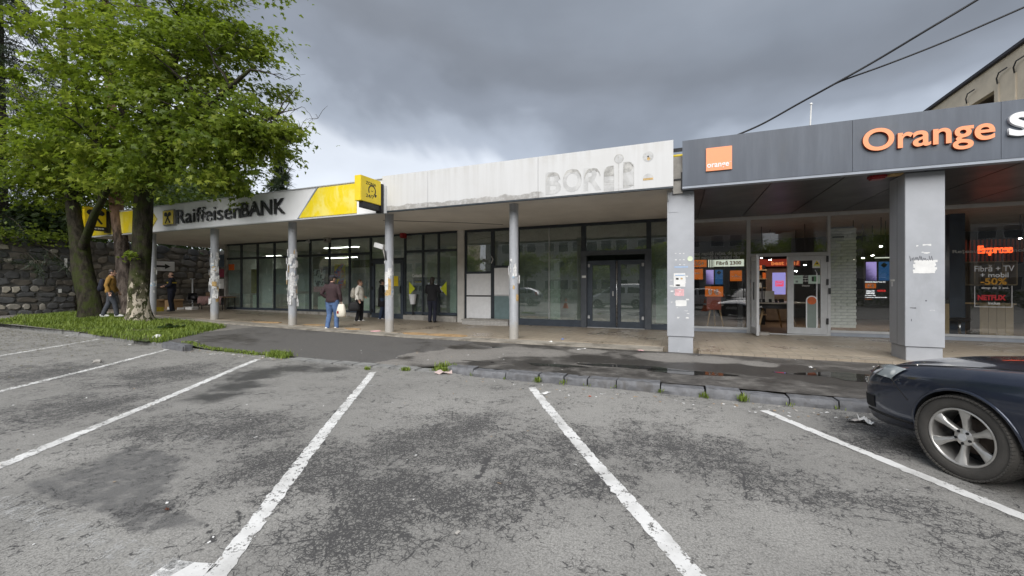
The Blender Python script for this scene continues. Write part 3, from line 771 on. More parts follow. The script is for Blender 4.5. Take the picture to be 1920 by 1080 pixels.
# security camera, speaker box, red alarm on the soffit edge
cm = thing('security_camera', 'small grey dome camera hung under the canopy of the bank', 'camera', at(579, 452, YF - .2), None)
c = at(579, 452, YF - .2)
MB().tube([c + Vector((0, 0, .14)), c], .03, 8, m_alu).build('bracket', cm, True); MB().ell(c + Vector((0, -.05, -.04)), (.07, .12, .07), m_alu).build('body', cm, True)
c = at(613, 451, YF - .2)
pb = thing('junction_box', 'pale box fixed high on the bank window frame', 'junction box', c)
MB().box(c.x - .12, c.x + .12, c.y - .08, c.y + .14, c.z - .09, c.z + .14, m_conc).build('case', pb, bevel=.01); MB().box(c.x - .05, c.x + .05, c.y - .10, c.y - .081, c.z - .03, c.z + .05, m_black).build('cover', pb)
m_red = MAT('red lens plastic', (0.28, 0.012, 0.014), 0.35)
c = at(755.5, 440, YF - .18)
al = thing('alarm_beacon', 'dark red alarm box under the canopy above the bank door', 'alarm', c)
MB().box(c.x - .11, c.x + .11, c.y - .09, c.y + .14, c.z - .14, c.z + .12, m_red).build('case', al, bevel=.03); MB().ell((c.x, c.y - .09, c.z), (.07, .05, .07), m_red).build('lens', al, True)

# ---------------------------------------------------------------- columns (parts of the shops they carry)
t = NT('silver grey column paint'); P = t.pos(); n = t.noise(t.scale(P, (1, 1, .25)), 9, 6, .65)
c = t.mix(t.rng(n, .35, .7), (0.33, 0.345, 0.37), (0.42, 0.435, 0.46)); z = t.node('ShaderNodeSeparateXYZ', {0: P}).outputs['Z']
c = t.mix(t.rng(t.math('ADD', z, t.math('MULTIPLY', t.noise(P, 12, 4), .5)), .65, .9, .7, 0), c, (0.36, 0.33, 0.28))
c = t.mix(t.rng(t.noise(P, 30, 4), .6, .68, 0, .6), c, (0.22, 0.21, 0.2))
t.bsdf(c, .42, 0.0, .5); m_col = t.m
t = NT('torn paper'); P = t.pos(); n = t.noise(P, 14, 5, .7)
c = t.mix(t.rng(n, .4, .6), (0.56, 0.56, 0.56), (0.78, 0.78, 0.77)); c = t.mix(t.rng(t.noise(P, 25, 3), .62, .65, 0, .6), c, (0.16, 0.17, 0.19))
c = t.mix(t.rng(t.noise(t.scale(P, (1, 1, 1)), 4.1, 2), .62, .68, 0, .7), c, (0.20, 0.42, 0.60)); t.bsdf(c, .9); m_torn = t.m
m_rust = MAT('old glue stain', (0.52, 0.36, 0.16), 0.85, var=0.3, vs=15)
def column(root, px, base_py, r, seed, zlo, zhi, n_scraps, wrap=None):
    Y = 10.2; x = X_at(px, Y); z0 = zf(x) - .05; rr = random.Random(seed)
    o = MB().tube([(x, Y, z0), (x, Y, z0 + .02), (x, Y, ZS - .002)], [r + .004, r, r], 28, m_col).build('column', root, auto=40)
    b = MB(); nn = 0
    for k in range(n_scraps):
        a0 = rr.uniform(-2.9, .7) - .4; w = rr.uniform(.25, .95); zc = rr.uniform(zlo, zhi); h = rr.uniform(.06, .26); m = 7; ro = r + .0015 + k * .0006
        vs_ = []; tilt = rr.uniform(-.04, .04)
        for i in range(m + 1):
            a = a0 + w * i / m; lift = rr.choice((0, 0, 0, .0, .012, .03)) if i in (0, m) else 0
            for s in (-1, 1):
                vs_.append((x + (ro + lift) * math.cos(a), Y + (ro + lift) * math.sin(a), zc + s * h / 2 + tilt * i / m + rr.uniform(-.02, .02)))
        b.add(vs_, [(2 * i, 2 * i + 2, 2 * i + 3, 2 * i + 1) for i in range(m)], m_torn if rr.random() < .9 else m_rust)
    if n_scraps:
        s = tag(b.build('torn_paper', o), kind='stuff')
    return o, x, Y
column(bank, 286, 590, .125, 1, 1.3, 2.3, 14)
column(bank, 402.5, 600, .135, 2, .95, 2.75, 60)
column(bank, 548.5, 609, .13, 3, .95, 2.75, 70)
ocol, cx, cyy = column(bank, 730, 622, .128, 4, 1.25, 2.3, 10)
# glue-stained notice on that column
b = MB(); n = 8
for (a0, a1, z0, z1, m, ro) in ((-2.5, -1.2, 1.42, 1.95, m_paper, .131), (-1.75, -.5, 1.32, 1.75, m_rust, .1295), (-2.3, -.6, 1.24, 1.34, m_rust, .130)):
    vs_ = []
    for i in range(n + 1):
        a = a0 + (a1 - a0) * i / n
        for z in (z0, z1): vs_.append((cx + ro * math.cos(a), cyy + ro * math.sin(a), z + random.uniform(-.02, .02)))
    b.add(vs_, [(2 * i, 2 * i + 2, 2 * i + 3, 2 * i + 1) for i in range(n)], m)
tag(b.build('torn_notice', ocol), kind='stuff')
# lamp bracket strapped to that column
c = at(725, 487, 10.2)
fl = thing('bracket_lamp', 'small floodlight on an arm strapped to the column by the bank door', 'floodlight', (cx, cyy, c.z))
MB().tube([(cx - .12, cyy - .02, c.z), (cx - .30, cyy + .1, c.z + .28), (cx - .36, cyy + .12, c.z + .42)], .022, 8, m_conc).build('arm', fl, True)
MB().obox((cx - .46, cyy + .12, c.z + .44), (.17, .0, -.05), (0, .07, 0), (.02, 0, .07), m_paper).build('lamp_head', fl, bevel=.012)
for a in (0, .35): MB().tube([(cx - .02 + .08 * a, cyy - .14, c.z - .02), (cx - .05 + .1 * a, cyy - .165, c.z + .26)], .014, 6, m_dark).build('cable_end', fl, True)

# ---------------------------------------------------------------- empty shop
vac = thing('empty_shop', 'vacant shop with blank white fascia, dark framed glazing and boarded panes', 'shop', ((XB + XCC) / 2, YF, zf(-4)))
t = NT('weathered white cladding'); P = t.pos()
sep = t.node('ShaderNodeSeparateXYZ', {0: P})
st = t.noise(t.scale(P, (5, 5, .25)), 1.6, 6, .65)
c = t.mix(t.rng(st, .35, .7), (0.615, 0.62, 0.625), (0.575, 0.578, 0.58))
zz = t.math('ADD', sep.outputs['Z'], t.math('MULTIPLY', t.math('SUBTRACT', t.noise(P, 2.3, 6, .6), .5), .22))
low = t.math('MULTIPLY', t.rng(zz, 3.775, 3.80, 1, 0), t.rng(sep.outputs['X'], -3.2, -3.0, 1, 0))
c = t.mix(t.math('MULTIPLY', low, t.rng(t.noise(P, 8, 6, .7), .3, .6, .35, .95)), c, (0.30, 0.29, 0.275))
c = t.mix(t.math('MULTIPLY', t.rng(sep.outputs['Z'], 4.35, 4.62, 0, 1), t.rng(st, .45, .62, 0, .22)), c, (0.45, 0.43, 0.39))
c = t.mix(t.rng(t.noise(P, 1.1, 4), .5, .7, 0, .25), c, (0.52, 0.51, 0.49))
t.bsdf(c, .5); m_fasc_v = t.m
xv0, xv1, xj = FX(719), FX(1262.5), FX(1010)
yv = YC - .05
for a, c in ((xv0, FX(804) - .004), (FX(804) + .004, xj - .004), (xj + .004, xv1)):
    MB().box(a, c, yv, yv + .04, ZB + .01, 4.66, m_fasc_v).build('fascia_panel', vac)
MB().box(xv0 + .005, xv1 - .005, yv + .041, yv + .18, ZB + .015, 4.64, m_conc).build('fascia_backing', vac)
MB().box(xv0, xv1, yv - .004, yv + .06, ZB - .03, ZB + .008, m_anth).build('fascia_drip', vac)
MB().box(XB + .002, XCC, YC + .13, YF - .055, ZS - .0015, ZS + .06, m_soffit).build('soffit', vac)
MB().box(XB + .002, XCC, YC + .14, YF - .055, ZS + .065, ZS + .35, m_conc).build('canopy_slab', vac)
m_vfloor = MAT('grey screed', (0.18, 0.18, 0.175), 0.5, var=.1)
m_vwall = MAT('grey green plaster', (0.24, 0.27, 0.25), 0.8, var=0.12, vs=1.5)
shell(vac, XB + .004, XCC, .14, m_vwall, m_vfloor, 7)
MB().tube([(FX(660) , 11.0, ZS - .008), (FX(760), 12.2, ZS - .008), (FX(840), 13.3, ZS - .008)], .008, 6, m_dark).build('surface_cable', vac)
ZH2 = 3.60
bar(vac, fx(872), XCC, ZH2, ZS - .004, m_anth, 'head_rail')
fw = .09
def vbar(px, z0, z1, w=fw, m=m_anth): x = fx(px); return bar(vac, x - w / 2, x + w / 2, z0, z1, m)
zsv = .30
vbar(873.5, zsv, ZH2 - .001); vbar(924, zsv, ZH2 - .001, .14); vbar(971.5, zsv, ZH2 - .001)
bar(vac, fx(872), fx(972), zsv - .12, zsv - .001, m_anth, 'bottom_rail')
x0, x1, x2, x3 = fx(873.5) + .045, fx(924) - .07, fx(924) + .07, fx(971.5) - .045
z_a, z_b = Z_at(900, 513, YF), Z_at(900, 555, YF)
pane(vac, x0, x1, z_a + .08, ZH2, m_glass_v); bar(vac, x0 + .001, x1 - .001, z_a, z_a + .08, m_anth, 'transom')
MB().box(x0 + .003, x1 - .003, YF - .028, YF, z_b + .03, z_a - .005, m_white).build('infill_board', vac, bevel=.004)
MB().box(x0 + .003, x1 - .003, YF - .032, YF, zsv + .005, z_b - .025, m_white).build('infill_board', vac, bevel=.004)
bar(vac, x0, x1, z_b - .024, z_b + .028, m_dark, 'transom')
z_c, z_d = Z_at(940, 501, YF), Z_at(940, 554, YF)
pane(vac, x2, x3, z_c + .06, ZH2, m_glass_v); bar(vac, x2 + .001, x3 - .001, z_c - .02, z_c + .06, m_anth, 'transom')
MB().box(x2 + .003, x3 - .003, YF - .030, YF, z_d + .03, z_c - .026, m_white).build('infill_board', vac, bevel=.004)
bar(vac, x2, x3, z_d - .02, z_d + .028, m_alu, 'transom')
m_frost = MAT('frosted blue green panel', (0.17, 0.24, 0.25), 0.35, var=0.08)
MB().box(x2 + .003, x3 - .003, YF - .02, YF + .01, zsv + .005, z_d - .022, m_frost).build('frosted_pane', vac)
MB().tube([(x1 + .03, YF - .05, z_c + .15), (x1 + .10, YF - .045, z_c + .3), (x1 + .03, YF - .05, z_c + .42)], .016, 6, m_paper).build('handle', vac, True)
# two big panes with a thin joint, slate base panel
xa, xb_, xc = fx(971.5) + .045, fx(1029.5), fx(1093) - .05
zbp = Z_at(1030, 598, YF)
pane(vac, xa, xb_ - .012, zbp, ZH2, m_glass_v); pane(vac, xb_ + .012, xc, zbp, ZH2, m_glass_v)
MB().box(xb_ - .011, xb_ + .011, YF - .012, YF + .03, zbp + .001, ZH2 - .001, m_alu).build('joint', vac)
MB().box(xa - .04, xc, YF - .05, YF + .05, .05, zbp - .013, m_slate).build('base_panel', vac, bevel=.008)
vbar(1094.5, zf(-3), ZH2 - .001, .17); vbar(1216.5, zf(-3), ZH2 - .001, .15)
xd0, xd1 = fx(1094.5) + .085, fx(1216.5) - .075
zdh = Z_at(1155, 477, YF)
bar(vac, xd0, xd1, zdh - .02, zdh + .07, m_anth, 'transom'); pane(vac, xd0, xd1, zdh + .07, ZH2, m_glass_v)
# door surround, proud of the frame
m_sur = MAT('grey door surround', (0.075, 0.085, 0.10), 0.4, var=.1)
b = MB(); ys0, ys1 = YF - .13, YF - .032
b.box(xd0 - .16, xd0 + .04, ys0, ys1, zf(-3), zdh - .021, m_sur); b.box(xd1 - .04, xd1 + .16, ys0, ys1, zf(-3), zdh - .021, m_sur); b.box(xd0 - .16, xd1 + .16, ys0 - .002, ys1, zdh - .02, zdh + .14, m_sur)
b.build('door_surround', vac)
zl0, zl1 = zf(-3) + .02, Z_at(1155, 488, YF); xm = (xd0 + xd1) / 2
for s, (a, c) in enumerate(((xd0 + .045, xm - .004), (xm + .004, xd1 - .045))):
    d = MB(); fwd_ = .17
    d.box(a, a + fwd_, YF - .04, YF + .03, zl0, zl1, m_slate); d.box(c - fwd_, c, YF - .04, YF + .03, zl0, zl1, m_slate)
    d.box(a + fwd_ + .001, c - fwd_ - .001, YF - .04, YF + .03, zl1 - .15, zl1, m_slate); d.box(a + fwd_ + .001, c - fwd_ - .001, YF - .04, YF + .03, zl0, zl0 + .20, m_slate)
    d = d.build('door', vac); pane(d, a + fwd_, c - fwd_, zl0 + .20, zl1 - .15, m_glass_v)
    hx = a + .06 if s == 0 else c - .06
    for z in (zl0 + .28, zl1 - .22): MB().box(hx - .035, hx + .035, YF - .085, YF - .041, z, z + .11, m_alu).build('hinge', d, bevel=.008)
    if s == 0: MB().box(c - .09, c - .05, YF - .07, YF - .041, 1.2, 1.36, m_alu).build('lock', d)
    else: MB().tube([(a + .05, YF - .09, zl0 + .05), (a + .05, YF - .09, zl1 - .02)], .022, 10, m_chrome).build('pull_bar', d, True)
MB().box(xd0 - .12, xd0 + .02, ys0 - .012, ys0 - .001, Z_at(1095, 521, YF), Z_at(1095, 517, YF), m_paper).build('name_plate', vac)
MB().box(xd0 + .05, xd1 - .05, YF - .10, YF + .02, zf(-3) - .02, zf(-3) + .015, m_alu).build('threshold', vac)
xr0, xr1 = fx(1216.5) + .075, XCC - .13
pane(vac, xr0, xr1, zbp - .05, ZH2, m_glass_v); MB().box(xr0, xr1, YF - .05, YF + .05, .05, zbp - .064, m_slate).build('base_panel', vac, bevel=.008)
ocol, cx2, cy2 = column(vac, 963.5, 633, .122, 6, 1.2, 2.2, 16)
# tiled step
t = NT('small white tiles'); P = t.pos()
br = t.node('ShaderNodeTexBrick', {'Vector': t.node('ShaderNodeVectorRotate', {'Vector': P, 'Angle': R(90), 'Axis': (1, 0, 0)}).outputs[0], 'Color1': (0.55, 0.54, 0.52), 'Color2': (0.48, 0.47, 0.45), 'Mortar': (0.22, 0.21, 0.2), 'Scale': 1.0, 'Mortar Size': 0.006, 'Brick Width': 0.055, 'Row Height': 0.055}, offset=0.0)
t.bsdf(br.outputs['Color'], .5); m_tiles2 = t.m
c0, c1 = X_at(866, 13.4), X_at(952, 13.4)
stp = thing('tiled_step', 'low white tiled step in front of the boarded window', 'step', ((c0 + c1) / 2, 13.4, zf(-6.5)))
MB().box(c0, c1, 13.4, YF - .06, zf(-7) - .1, zf(-7) + .17, m_tiles2).build('riser', stp); MB().box(c0 - .015, c1 + .015, 13.385, YF - .055, zf(-7) + .171, zf(-7) + .20, m_conc).build('slab', stp)
# stored boards and a paper notice inside
m_pgreen = MAT('pale green board', (0.50, 0.60, 0.53), 0.6, var=.05)
def indoor_board(px0, px1, py0, py1, dy, m, name, label, cat):
    a, c = at(px0, py0, YF + dy), at(px1, py1, YF + dy)
    o = MB().box(a.x, c.x, YF + dy, YF + dy + .04, min(c.z, a.z), max(a.z, c.z), m).build(name); return tag(o, label, cat)
indoor_board(1032, 1050, 526, 605, .3, m_pgreen, 'upright_board', 'narrow pale green board standing behind the empty shop window', 'board')
indoor_board(1031, 1050, 486, 524, .12, m_paper, 'paper_notice', 'white paper notice hung inside the empty shop window', 'notice')
indoor_board(1230, 1258, 504, 606, .35, m_pgreen, 'upright_board', 'wide pale green board behind the narrow pane right of the double door', 'board')
indoor_board(844, 859.5, 480, 606, .22, m_pgreen, 'upright_board', 'tall pale green board at the end of the bank window beside the white pier', 'board')

# stains left by removed letters: thin dirty plaster patches on the cladding
m_ghost = MAT('letter ghost', (0.525, 0.527, 0.527), 0.8, var=0.14, vs=5, dirt=((0.40, 0.40, 0.39), 0.55, 0.7), world=True)
m_ghost2 = MAT('letter dirt edge', (0.42, 0.415, 0.40), 0.9, var=0.3, vs=10, world=True)
gh = thing('removed_letter_marks', 'grey ghost marks of removed letters on the white fascia', 'sign', (FX(1110), yv, 4.0))
def gz(px, py): return Z_at(px, py, yv)
yg = yv - .003
for ch, pa, pb_, pt, pbm in (('B', 1024, 1053, 322, 364), ('O', 1056, 1092, 316, 360), ('R', 1095, 1128, 314, 357)):
    lettering('letter_mark', ch, (0, yv - .0005, 0), (1, 0, 0), (0, 0, 1), FX(pa), FX(pb_), gz((pa + pb_) / 2, pbm), gz((pa + pb_) / 2, pt), m_ghost, gh, bold=.03, depth=.004)
    # dirt that had gathered along the top edge
    a, c = FX(pa) + .02, FX(pb_) - .02; zt_ = gz((pa + pb_) / 2, pt) - .01
    b = MB(); nn = 12; pts = []
    for i in range(nn + 1): u_ = i / nn; pts.append((a + (c - a) * u_, zt_ - .16 * (2 * u_ - 1) ** 4 - .01))
    for i in range(nn, -1, -1): u_ = i / nn; pts.append((a + (c - a) * u_, zt_ - .16 * (2 * u_ - 1) ** 4 - .05 - random.uniform(0, .05)))
    b.prism(pts, (0, yv - .0065, 0), (1, 0, 0), (0, 0, 1), (0, .002, 0), m_ghost2).build('dirt_edge', gh)
def lobe(x0, x1, z0, z1, side):
    pts = [(x0, z0), (x1, z0), (x1, z1), (x0, z1)]; r = min(x1 - x0, z1 - z0) * .6; out = []
    if side < 0:
        out = [(x0, z0), (x1, z0), (x1, z1)] + [(x0 + r - r * math.sin(a), z1 - r + r * math.cos(a)) for a in np.linspace(0, math.pi / 2, 8)]
    else:
        out = [(x0, z0)] + [(x1 - r + r * math.sin(a), z0 + r - r * math.cos(a)) for a in np.linspace(0, math.pi / 2, 8)] + [(x1 - r + r * math.cos(a), z1 - r + r * math.sin(a)) for a in np.linspace(0, math.pi / 2, 8)] + [(x0, z1)]
    return out
za, zb_ = gz(1150, 359), gz(1150, 310)
for x0, x1, sd_, dz in ((FX(1133), FX(1152), -1, 0), (FX(1169), FX(1189), 1, .05)):
    L = lobe(x0, x1, za + dz, zb_ + dz, sd_)
    MB().prism(L, (0, yv - .004, 0), (1, 0, 0), (0, 0, 1), (0, .0035, 0), m_ghost).build('letter_mark', gh)
    zc = zb_ + dz
    MB().prism(lobe(x0 + .01, x1 - .01, zc - .24, zc - .01, sd_), (0, yv - .0055, 0), (1, 0, 0), (0, 0, 1), (0, .001, 0), m_ghost2).build('dirt_edge', gh)
    for k in range(4):
        z = random.uniform(za, zb_); MB().box(x0, x1, yv - .0066, yv - .0052, z, z + .006, m_ghost2).build('dirt_edge', gh)
    for x in (x0, x1 - .006): MB().box(x, x + .006, yv - .0068, yv - .0052, za + dz, zc - .12, m_ghost2).build('dirt_edge', gh)
MB().prism([(FX(1154), za + .05), (FX(1167), za + .05), (FX(1167), zb_ - .02), (FX(1154), zb_ - .02)], (0, yv - .004, 0), (1, 0, 0), (0, 0, 1), (0, .0035, 0), m_fasc_v).build('letter_mark', gh)
MB().box(FX(1160.5), FX(1160.5) + .008, yv - .007, yv - .0045, za, zb_ + .02, m_ghost2).build('dirt_edge', gh)
def disc(cx_, cz_, r, m, y, th, name, par, a0=0, a1=2 * math.pi, n=24):
    pts = [(cx_ + r * math.cos(a0 + (a1 - a0) * i / n), cz_ + r * math.sin(a0 + (a1 - a0) * i / n)) for i in range(n if a1 - a0 > 6.2 else n + 1)]
    return MB().prism(pts, (0, y, 0), (1, 0, 0), (0, 0, 1), (0, th, 0), m).build(name, par)
cxm, czm = FX(1161), gz(1161, 297.5)
disc(cxm, czm, .105, m_ghost2, yv - .003, .0025, 'round_mark', gh); disc(cxm, czm - .01, .088, m_ghost, yv - .0045, .001, 'round_mark', gh)
MB().box(cxm - .02, cxm - .005, yv - .0065, yv - .0048, czm - .03, czm + .07, m_ghost2).build('dirt_edge', gh)
cxm, czm = FX(1215.5), gz(1215.5, 293.5)
disc(cxm, czm, .115, m_ghost, yv - .003, .0025, 'round_mark', gh)
for a in np.linspace(0, 6.28, 9)[:-1]: disc(cxm + .085 * math.cos(a), czm + .085 * math.sin(a), .012, m_ghost2, yv - .0045, .001, 'screw_hole', gh, n=8)
disc(cxm, czm, .02, m_dark, yv - .0048, .0012, 'screw_hole', gh, n=10)
disc(cxm + .01, czm - .05, .035, m_rust, yv - .0046, .001, 'screw_hole', gh, n=10)
cxm, czm = FX(1215.5), gz(1215.5, 335)
disc(cxm, czm, .11, m_ghost, yv - .003, .0025, 'round_mark', gh, -.2, math.pi + .2)
MB().box(cxm - .105, cxm + .105, yv - .005, yv - .0032, czm - .03, czm + .015, m_rust).build('dirt_edge', gh)

# ---------------------------------------------------------------- signs of the bank
m_letter = None
t = NT('peeling black letter face'); P = t.pos()
n = t.noise(P, 4.5, 6, .62, .6); sx = t.node('ShaderNodeSeparateXYZ', {0: P}).outputs['X']
ctr = t.math('ADD', t.math('MULTIPLY', sx, 0), t.math('SUBTRACT', 1.0, t.math('MULTIPLY', t.math('ABSOLUTE', t.math('SUBTRACT', sx, FX(378))), .55)))
k = t.rng(t.math('ADD', n, t.math('MULTIPLY', t.math('MAXIMUM', ctr, 0.0), .10)), .66, .68)
t.bsdf(t.mix(k, (0.016, 0.016, 0.018), (0.62, 0.63, 0.65)), .4); m_peel = t.m
bs = thing('bank_name_sign', 'black raised letters Raiffeisen BANK with a yellow crossed logo on the fascia', 'sign', (FX(430), YC, 4.1))
def zpair(px, pt, pb_): return Z_at(px, pb_, YC), Z_at(px, pt, YC)
z0, z1 = Z_at(345, 418, YC), Z_at(345, 391.5, YC)
kw = dict(mat=m_peel, parent=bs, depth=.03, split=True, side=m_black, res=6)
yl = YC - .027
zc0, zc1 = 3.86, 4.385
la = lettering('letter', 'Raiffeisen', (0, yl + .024, 0), (1, 0, 0), (0, 0, 1), FX(332), FX(452), zc0, zc1, bold=.004, **kw)
lb = lettering('letter', 'BANK', (0, yl + .024, 0), (1, 0, 0), (0, 0, 1), FX(452.5), FX(535.5), zc0 + .02, zc1 - .01, bold=.016, **kw)
x0, x1 = FX(309), FX(328.5)
MB().box(x0 - .04, x1 + .04, YC - .06, YC + .02, 3.82, 4.42, m_conc).build('logo_rim', bs, bevel=.03)
MB().box(x0, x1, YC - .075, YC - .058, 3.86, 4.38, m_yellow).build('logo_plate', bs, bevel=.006)
def crossed(o, u, v, s, mat, par, w):
    """two crossed beams whose upper ends curl outward"""
    for k in (1, -1):
        pts = []
        d = [(-.34, -.46), (-.22, -.46), (.24, .18)]; 
        outer = [(.24, .18)] + [(.24 + .0 + .20 * math.cos(a), .20 + .20 * math.sin(a)) for a in np.linspace(2.2, -.1, 8)] + [(.36, .20), (.33, .28), (.27, .27), (.13, .20)]
        poly = [(-.36, -.42), (-.26, -.47), (.14, .10), (.26, .12), (.34, .09), (.45, .20), (.42, .34), (.30, .43), (.14, .40), (.03, .28), (.02, .14)]
        poly = [(a * k * s, b_ * s) for a, b_ in poly]
        if k < 0: poly = poly[::-1]
        MB().prism(poly, o, u, v, Vector(w) * (1 if k > 0 else 1.25), mat).build('logo_mark', par)
crossed(Vector(((x0 + x1) / 2, YC - .077, 4.12)), (1, 0, 0), (0, 0, 1), .47, m_ink, bs, (0, -.006, 0))
# projecting boxes: the night zone sign and the logo box at the far end
def box_sign(name, label, X, Yn, Yf_, zb0, zt0, th):
    o = thing(name, label, 'sign', (X, Yn, zb0))
    MB().box(X - th / 2, X + th / 2, Yn, Yf_, zb0 + .17, zt0, m_yellow).build('case', o, bevel=.012)
    return o
Xz = X_at(670, YC - .9)
Yn = 8.62; Xr = X_at(676.5, Yn); Xl = X_at(664.5, Yn); thz = Xr - Xl
zt0, zb0 = Z_at(676.5, 327, Yn), Z_at(676.5, 375, Yn)
Yfz = 9.42
zs = thing('night_zone_sign', 'yellow projecting box sign reading ZONA 24/7 at the end of the bank fascia', 'sign', (Xr, Yn, zb0))
MB().box(Xl, Xr, Yn, Yfz, zb0, zt0, m_yellow).build('case', zs, bevel=.008)
MB().box(Xl + .06, Xr - .03, Yn + .10, Yfz, zb0 - .16, zb0 - .002, m_black).build('lamp_tray', zs)
MB().box(Xl + .03, Xr + .012, Yfz + .002, Yfz + .10, zb0 - .2, zt0 - .06, m_black).build('side_frame', zs)
MB().box(Xl + .03, Xr + .10, Yfz + .104, YC + .02, zb0 - .2, zt0 - .10, m_alu).build('mounting_box', zs)
ux, uz = Vector((0, 1, 0)), Vector((0, 0, 1)); oz = Vector((Xr, Yn, zb0)); Ls, Hs = Yfz - Yn, zt0 - zb0
lettering('lettering', 'ZONA', oz, ux, uz, .24 * Ls, .74 * Ls, .70 * Hs, .82 * Hs, m_ink, zs, bold=.008, depth=.004)
lettering('lettering', '24/7', oz, ux, uz, .24 * Ls, .64 * Ls, .19 * Hs, .32 * Hs, m_ink, zs, bold=.006, depth=.004)
cc = oz + ux * (.54 * Ls) + uz * (.50 * Hs); b = MB(); pin, pout = [], []
for a in np.linspace(R(215), R(-30), 22):
    pin.append((.115 * math.cos(a), .115 * math.sin(a))); pout.append((.15 * math.cos(a), .15 * math.sin(a)))
b.prism(pout + pin[::-1], cc, ux, uz, (.004, 0, 0), m_ink); b.prism([(.07, -.07), (.19, -.09), (.13, -.17)], cc, ux, uz, (.0055, 0, 0), m_ink)
b.prism([(-.05, .0), (.0, -.035), (.06, .02), (.0, -.015)], cc, ux, uz, (.004, 0, 0), m_ink); b.build('dial_mark', zs)
Yn2 = 8.75; Xr2 = X_at(158.5, Yn2); Yf2 = 9.42; zt2, zb2 = 4.70, 3.78
ls = thing('logo_box_sign', 'yellow and black projecting bank logo box at the wall end of the canopy', 'sign', (Xr2, Yn2, zb2))
MB().box(Xr2 - .18, Xr2, Yn2, Yf2, zb2, zt2, m_yellow).build('case', ls, bevel=.01)
MB().box(Xr2 + .001, Xr2 + .008, Yn2 + .02, Yf2, zb2, zb2 + .17, m_black).build('name_band', ls); MB().box(Xr2 - .19, Xr2 + .012, Yf2 + .002, Yf2 + .12, zb2 - .04, zt2 - .02, m_black).build('side_frame', ls)
crossed(Vector((Xr2 + .002, (Yn2 + Yf2) / 2, zb2 + .55)), (0, 1, 0), (0, 0, 1), .62, m_ink, ls, (.008, 0, 0))
lettering('lettering', 'Raiffeisen BANK', Vector((Xr2 + .0085, Yn2, zb2)), (0, 1, 0), (0, 0, 1), .08, .60, .05, .12, m_paper, ls, bold=.02, depth=.002)
# ================================================================ PHONE SHOP
XP0, XP1 = -0.16, 13.0
ph = thing('phone_shop', 'phone shop with dark grey fascia, square grey pillars and bright interior', 'shop', (4, YF, zf(4)))
t = NT('dark grey cladding'); P = t.pos(); n = t.noise(t.scale(P, (3, 3, .35)), 1.4, 6, .65)
c = t.mix(t.rng(n, .35, .7), (0.060, 0.073, 0.098), (0.085, 0.102, 0.132)); c = t.mix(t.rng(t.noise(P, 1.9, 6, .6, .5), .52, .72, 0, .4), c, (0.075, 0.085, 0.095))
t.bsdf(c, .45); m_fasc_o = t.m
X0o = X_at(1279.5, YC)
xs_ = [X0o, FX(1598), FX(1876), 9.2, XP1]
for a, c in zip(xs_[:-1], xs_[1:]):
    MB().box(a, c - .006, YC - .02, YC + .03, ZB - .005, 4.62, m_fasc_o).build('fascia_panel', ph)
MB().box(X0o + .02, XP1, YC + .031, YC + .16, ZB, 4.58, m_conc).build('fascia_backing', ph)
MB().box(X0o, XP1, YC - .012, YC + .16, ZB - .055, ZB - .007, m_base).build('fascia_drip', ph)
m_sp = MAT('dark glossy soffit panel', (0.046, 0.048, 0.053), 0.36, var=0.12, vs=1.2)
SXs = [0.02, .50, 1.72, 2.94, 4.16, 5.38, 6.60, 7.82, 9.0, 10.2, 11.4, 12.6]
for a, c in zip(SXs[:-1], SXs[1:]):
    MB().box(a + .012, c - .012, YC + .17, YF - .06, 3.60, 3.625, m_sp).build('soffit_panel', ph)
MB().box(0.02, XP1, YC + .165, YF - .055, 3.63, 4.0, m_black).build('canopy_slab', ph)
# pillars with plinths
m_pil = MAT('light grey painted pillar', (0.385, 0.40, 0.43), 0.42, var=0.06, vs=2.5, world=True, dirt=((0.30, 0.31, 0.33), .56, .5))
m_pside = m_pil
def pillar(pxa, pxb, Yfr, pyp):
    a, c = X_at(pxa, Yfr), X_at(pxb, Yfr); zp_ = Z_at((pxa + pxb) / 2, pyp, Yfr)
    o = MB().box(a, c, Yfr, Yfr + .62, zp_, 3.598, m_pil).build('pillar', ph, bevel=.006)
    MB().box(a + .02, c - .02, Yfr + .02, Yfr + .6, 0, zp_ - .008, m_pil).build('plinth', o, bevel=.006)
    MB().box(a - .0015, a + .05, Yfr + .30, Yfr + .306, zp_ + .01, 3.55, m_dark).build('panel_joint', o)
    return o, a, c, Yfr
p1, a1, c1, y1 = pillar(1251, 1301.5, 9.86, 631)
p2, a2, c2, y2 = pillar(1697, 1772, 9.86, 651)
p3 = MB().box(8.0, 8.6, 9.86, 10.48, .1, 3.598, m_pil).build('pillar', ph, bevel=.006)
def on(px, py, Y, w, h, m, name, par, th=.002, k=0):
    c = at(px, py, Y - .001 - k * .0015); r = random.Random(int(px * 7 + py))
    pts = [(-w / 2, -h / 2), (0, -h / 2 + r.uniform(-.01, .01)), (w / 2, -h / 2 + r.uniform(-.01, .01)), (w / 2 + r.uniform(-.01, .01), 0), (w / 2, h / 2), (0, h / 2 + r.uniform(-.008, .008)), (-w / 2, h / 2)]
    return MB().prism(pts, c, (1, 0, 0), (0, 0, 1), (0, -.001, 0), m).build(name, par)
pn = on(1274, 525, y1, .235, .30, m_paper, 'notice', p1)
m_pale_blue = MAT('pale blue print', (0.35, 0.47, 0.66), .7); m_pink = MAT('faded pink paper', (0.70, 0.42, 0.44), .85, var=.2, vs=10)
on(1275, 516, y1 - .002, .20, .02, m_pale_blue, 'print_line', pn, k=1); on(1270, 522.5, y1 - .002, .06, .035, m_ink, 'print_line', pn, k=1); on(1278, 522, y1 - .002, .04, .03, m_rust, 'print_line', pn, k=1); on(1271, 534.5, y1 - .002, .09, .025, m_ink, 'print_line', pn, k=1)
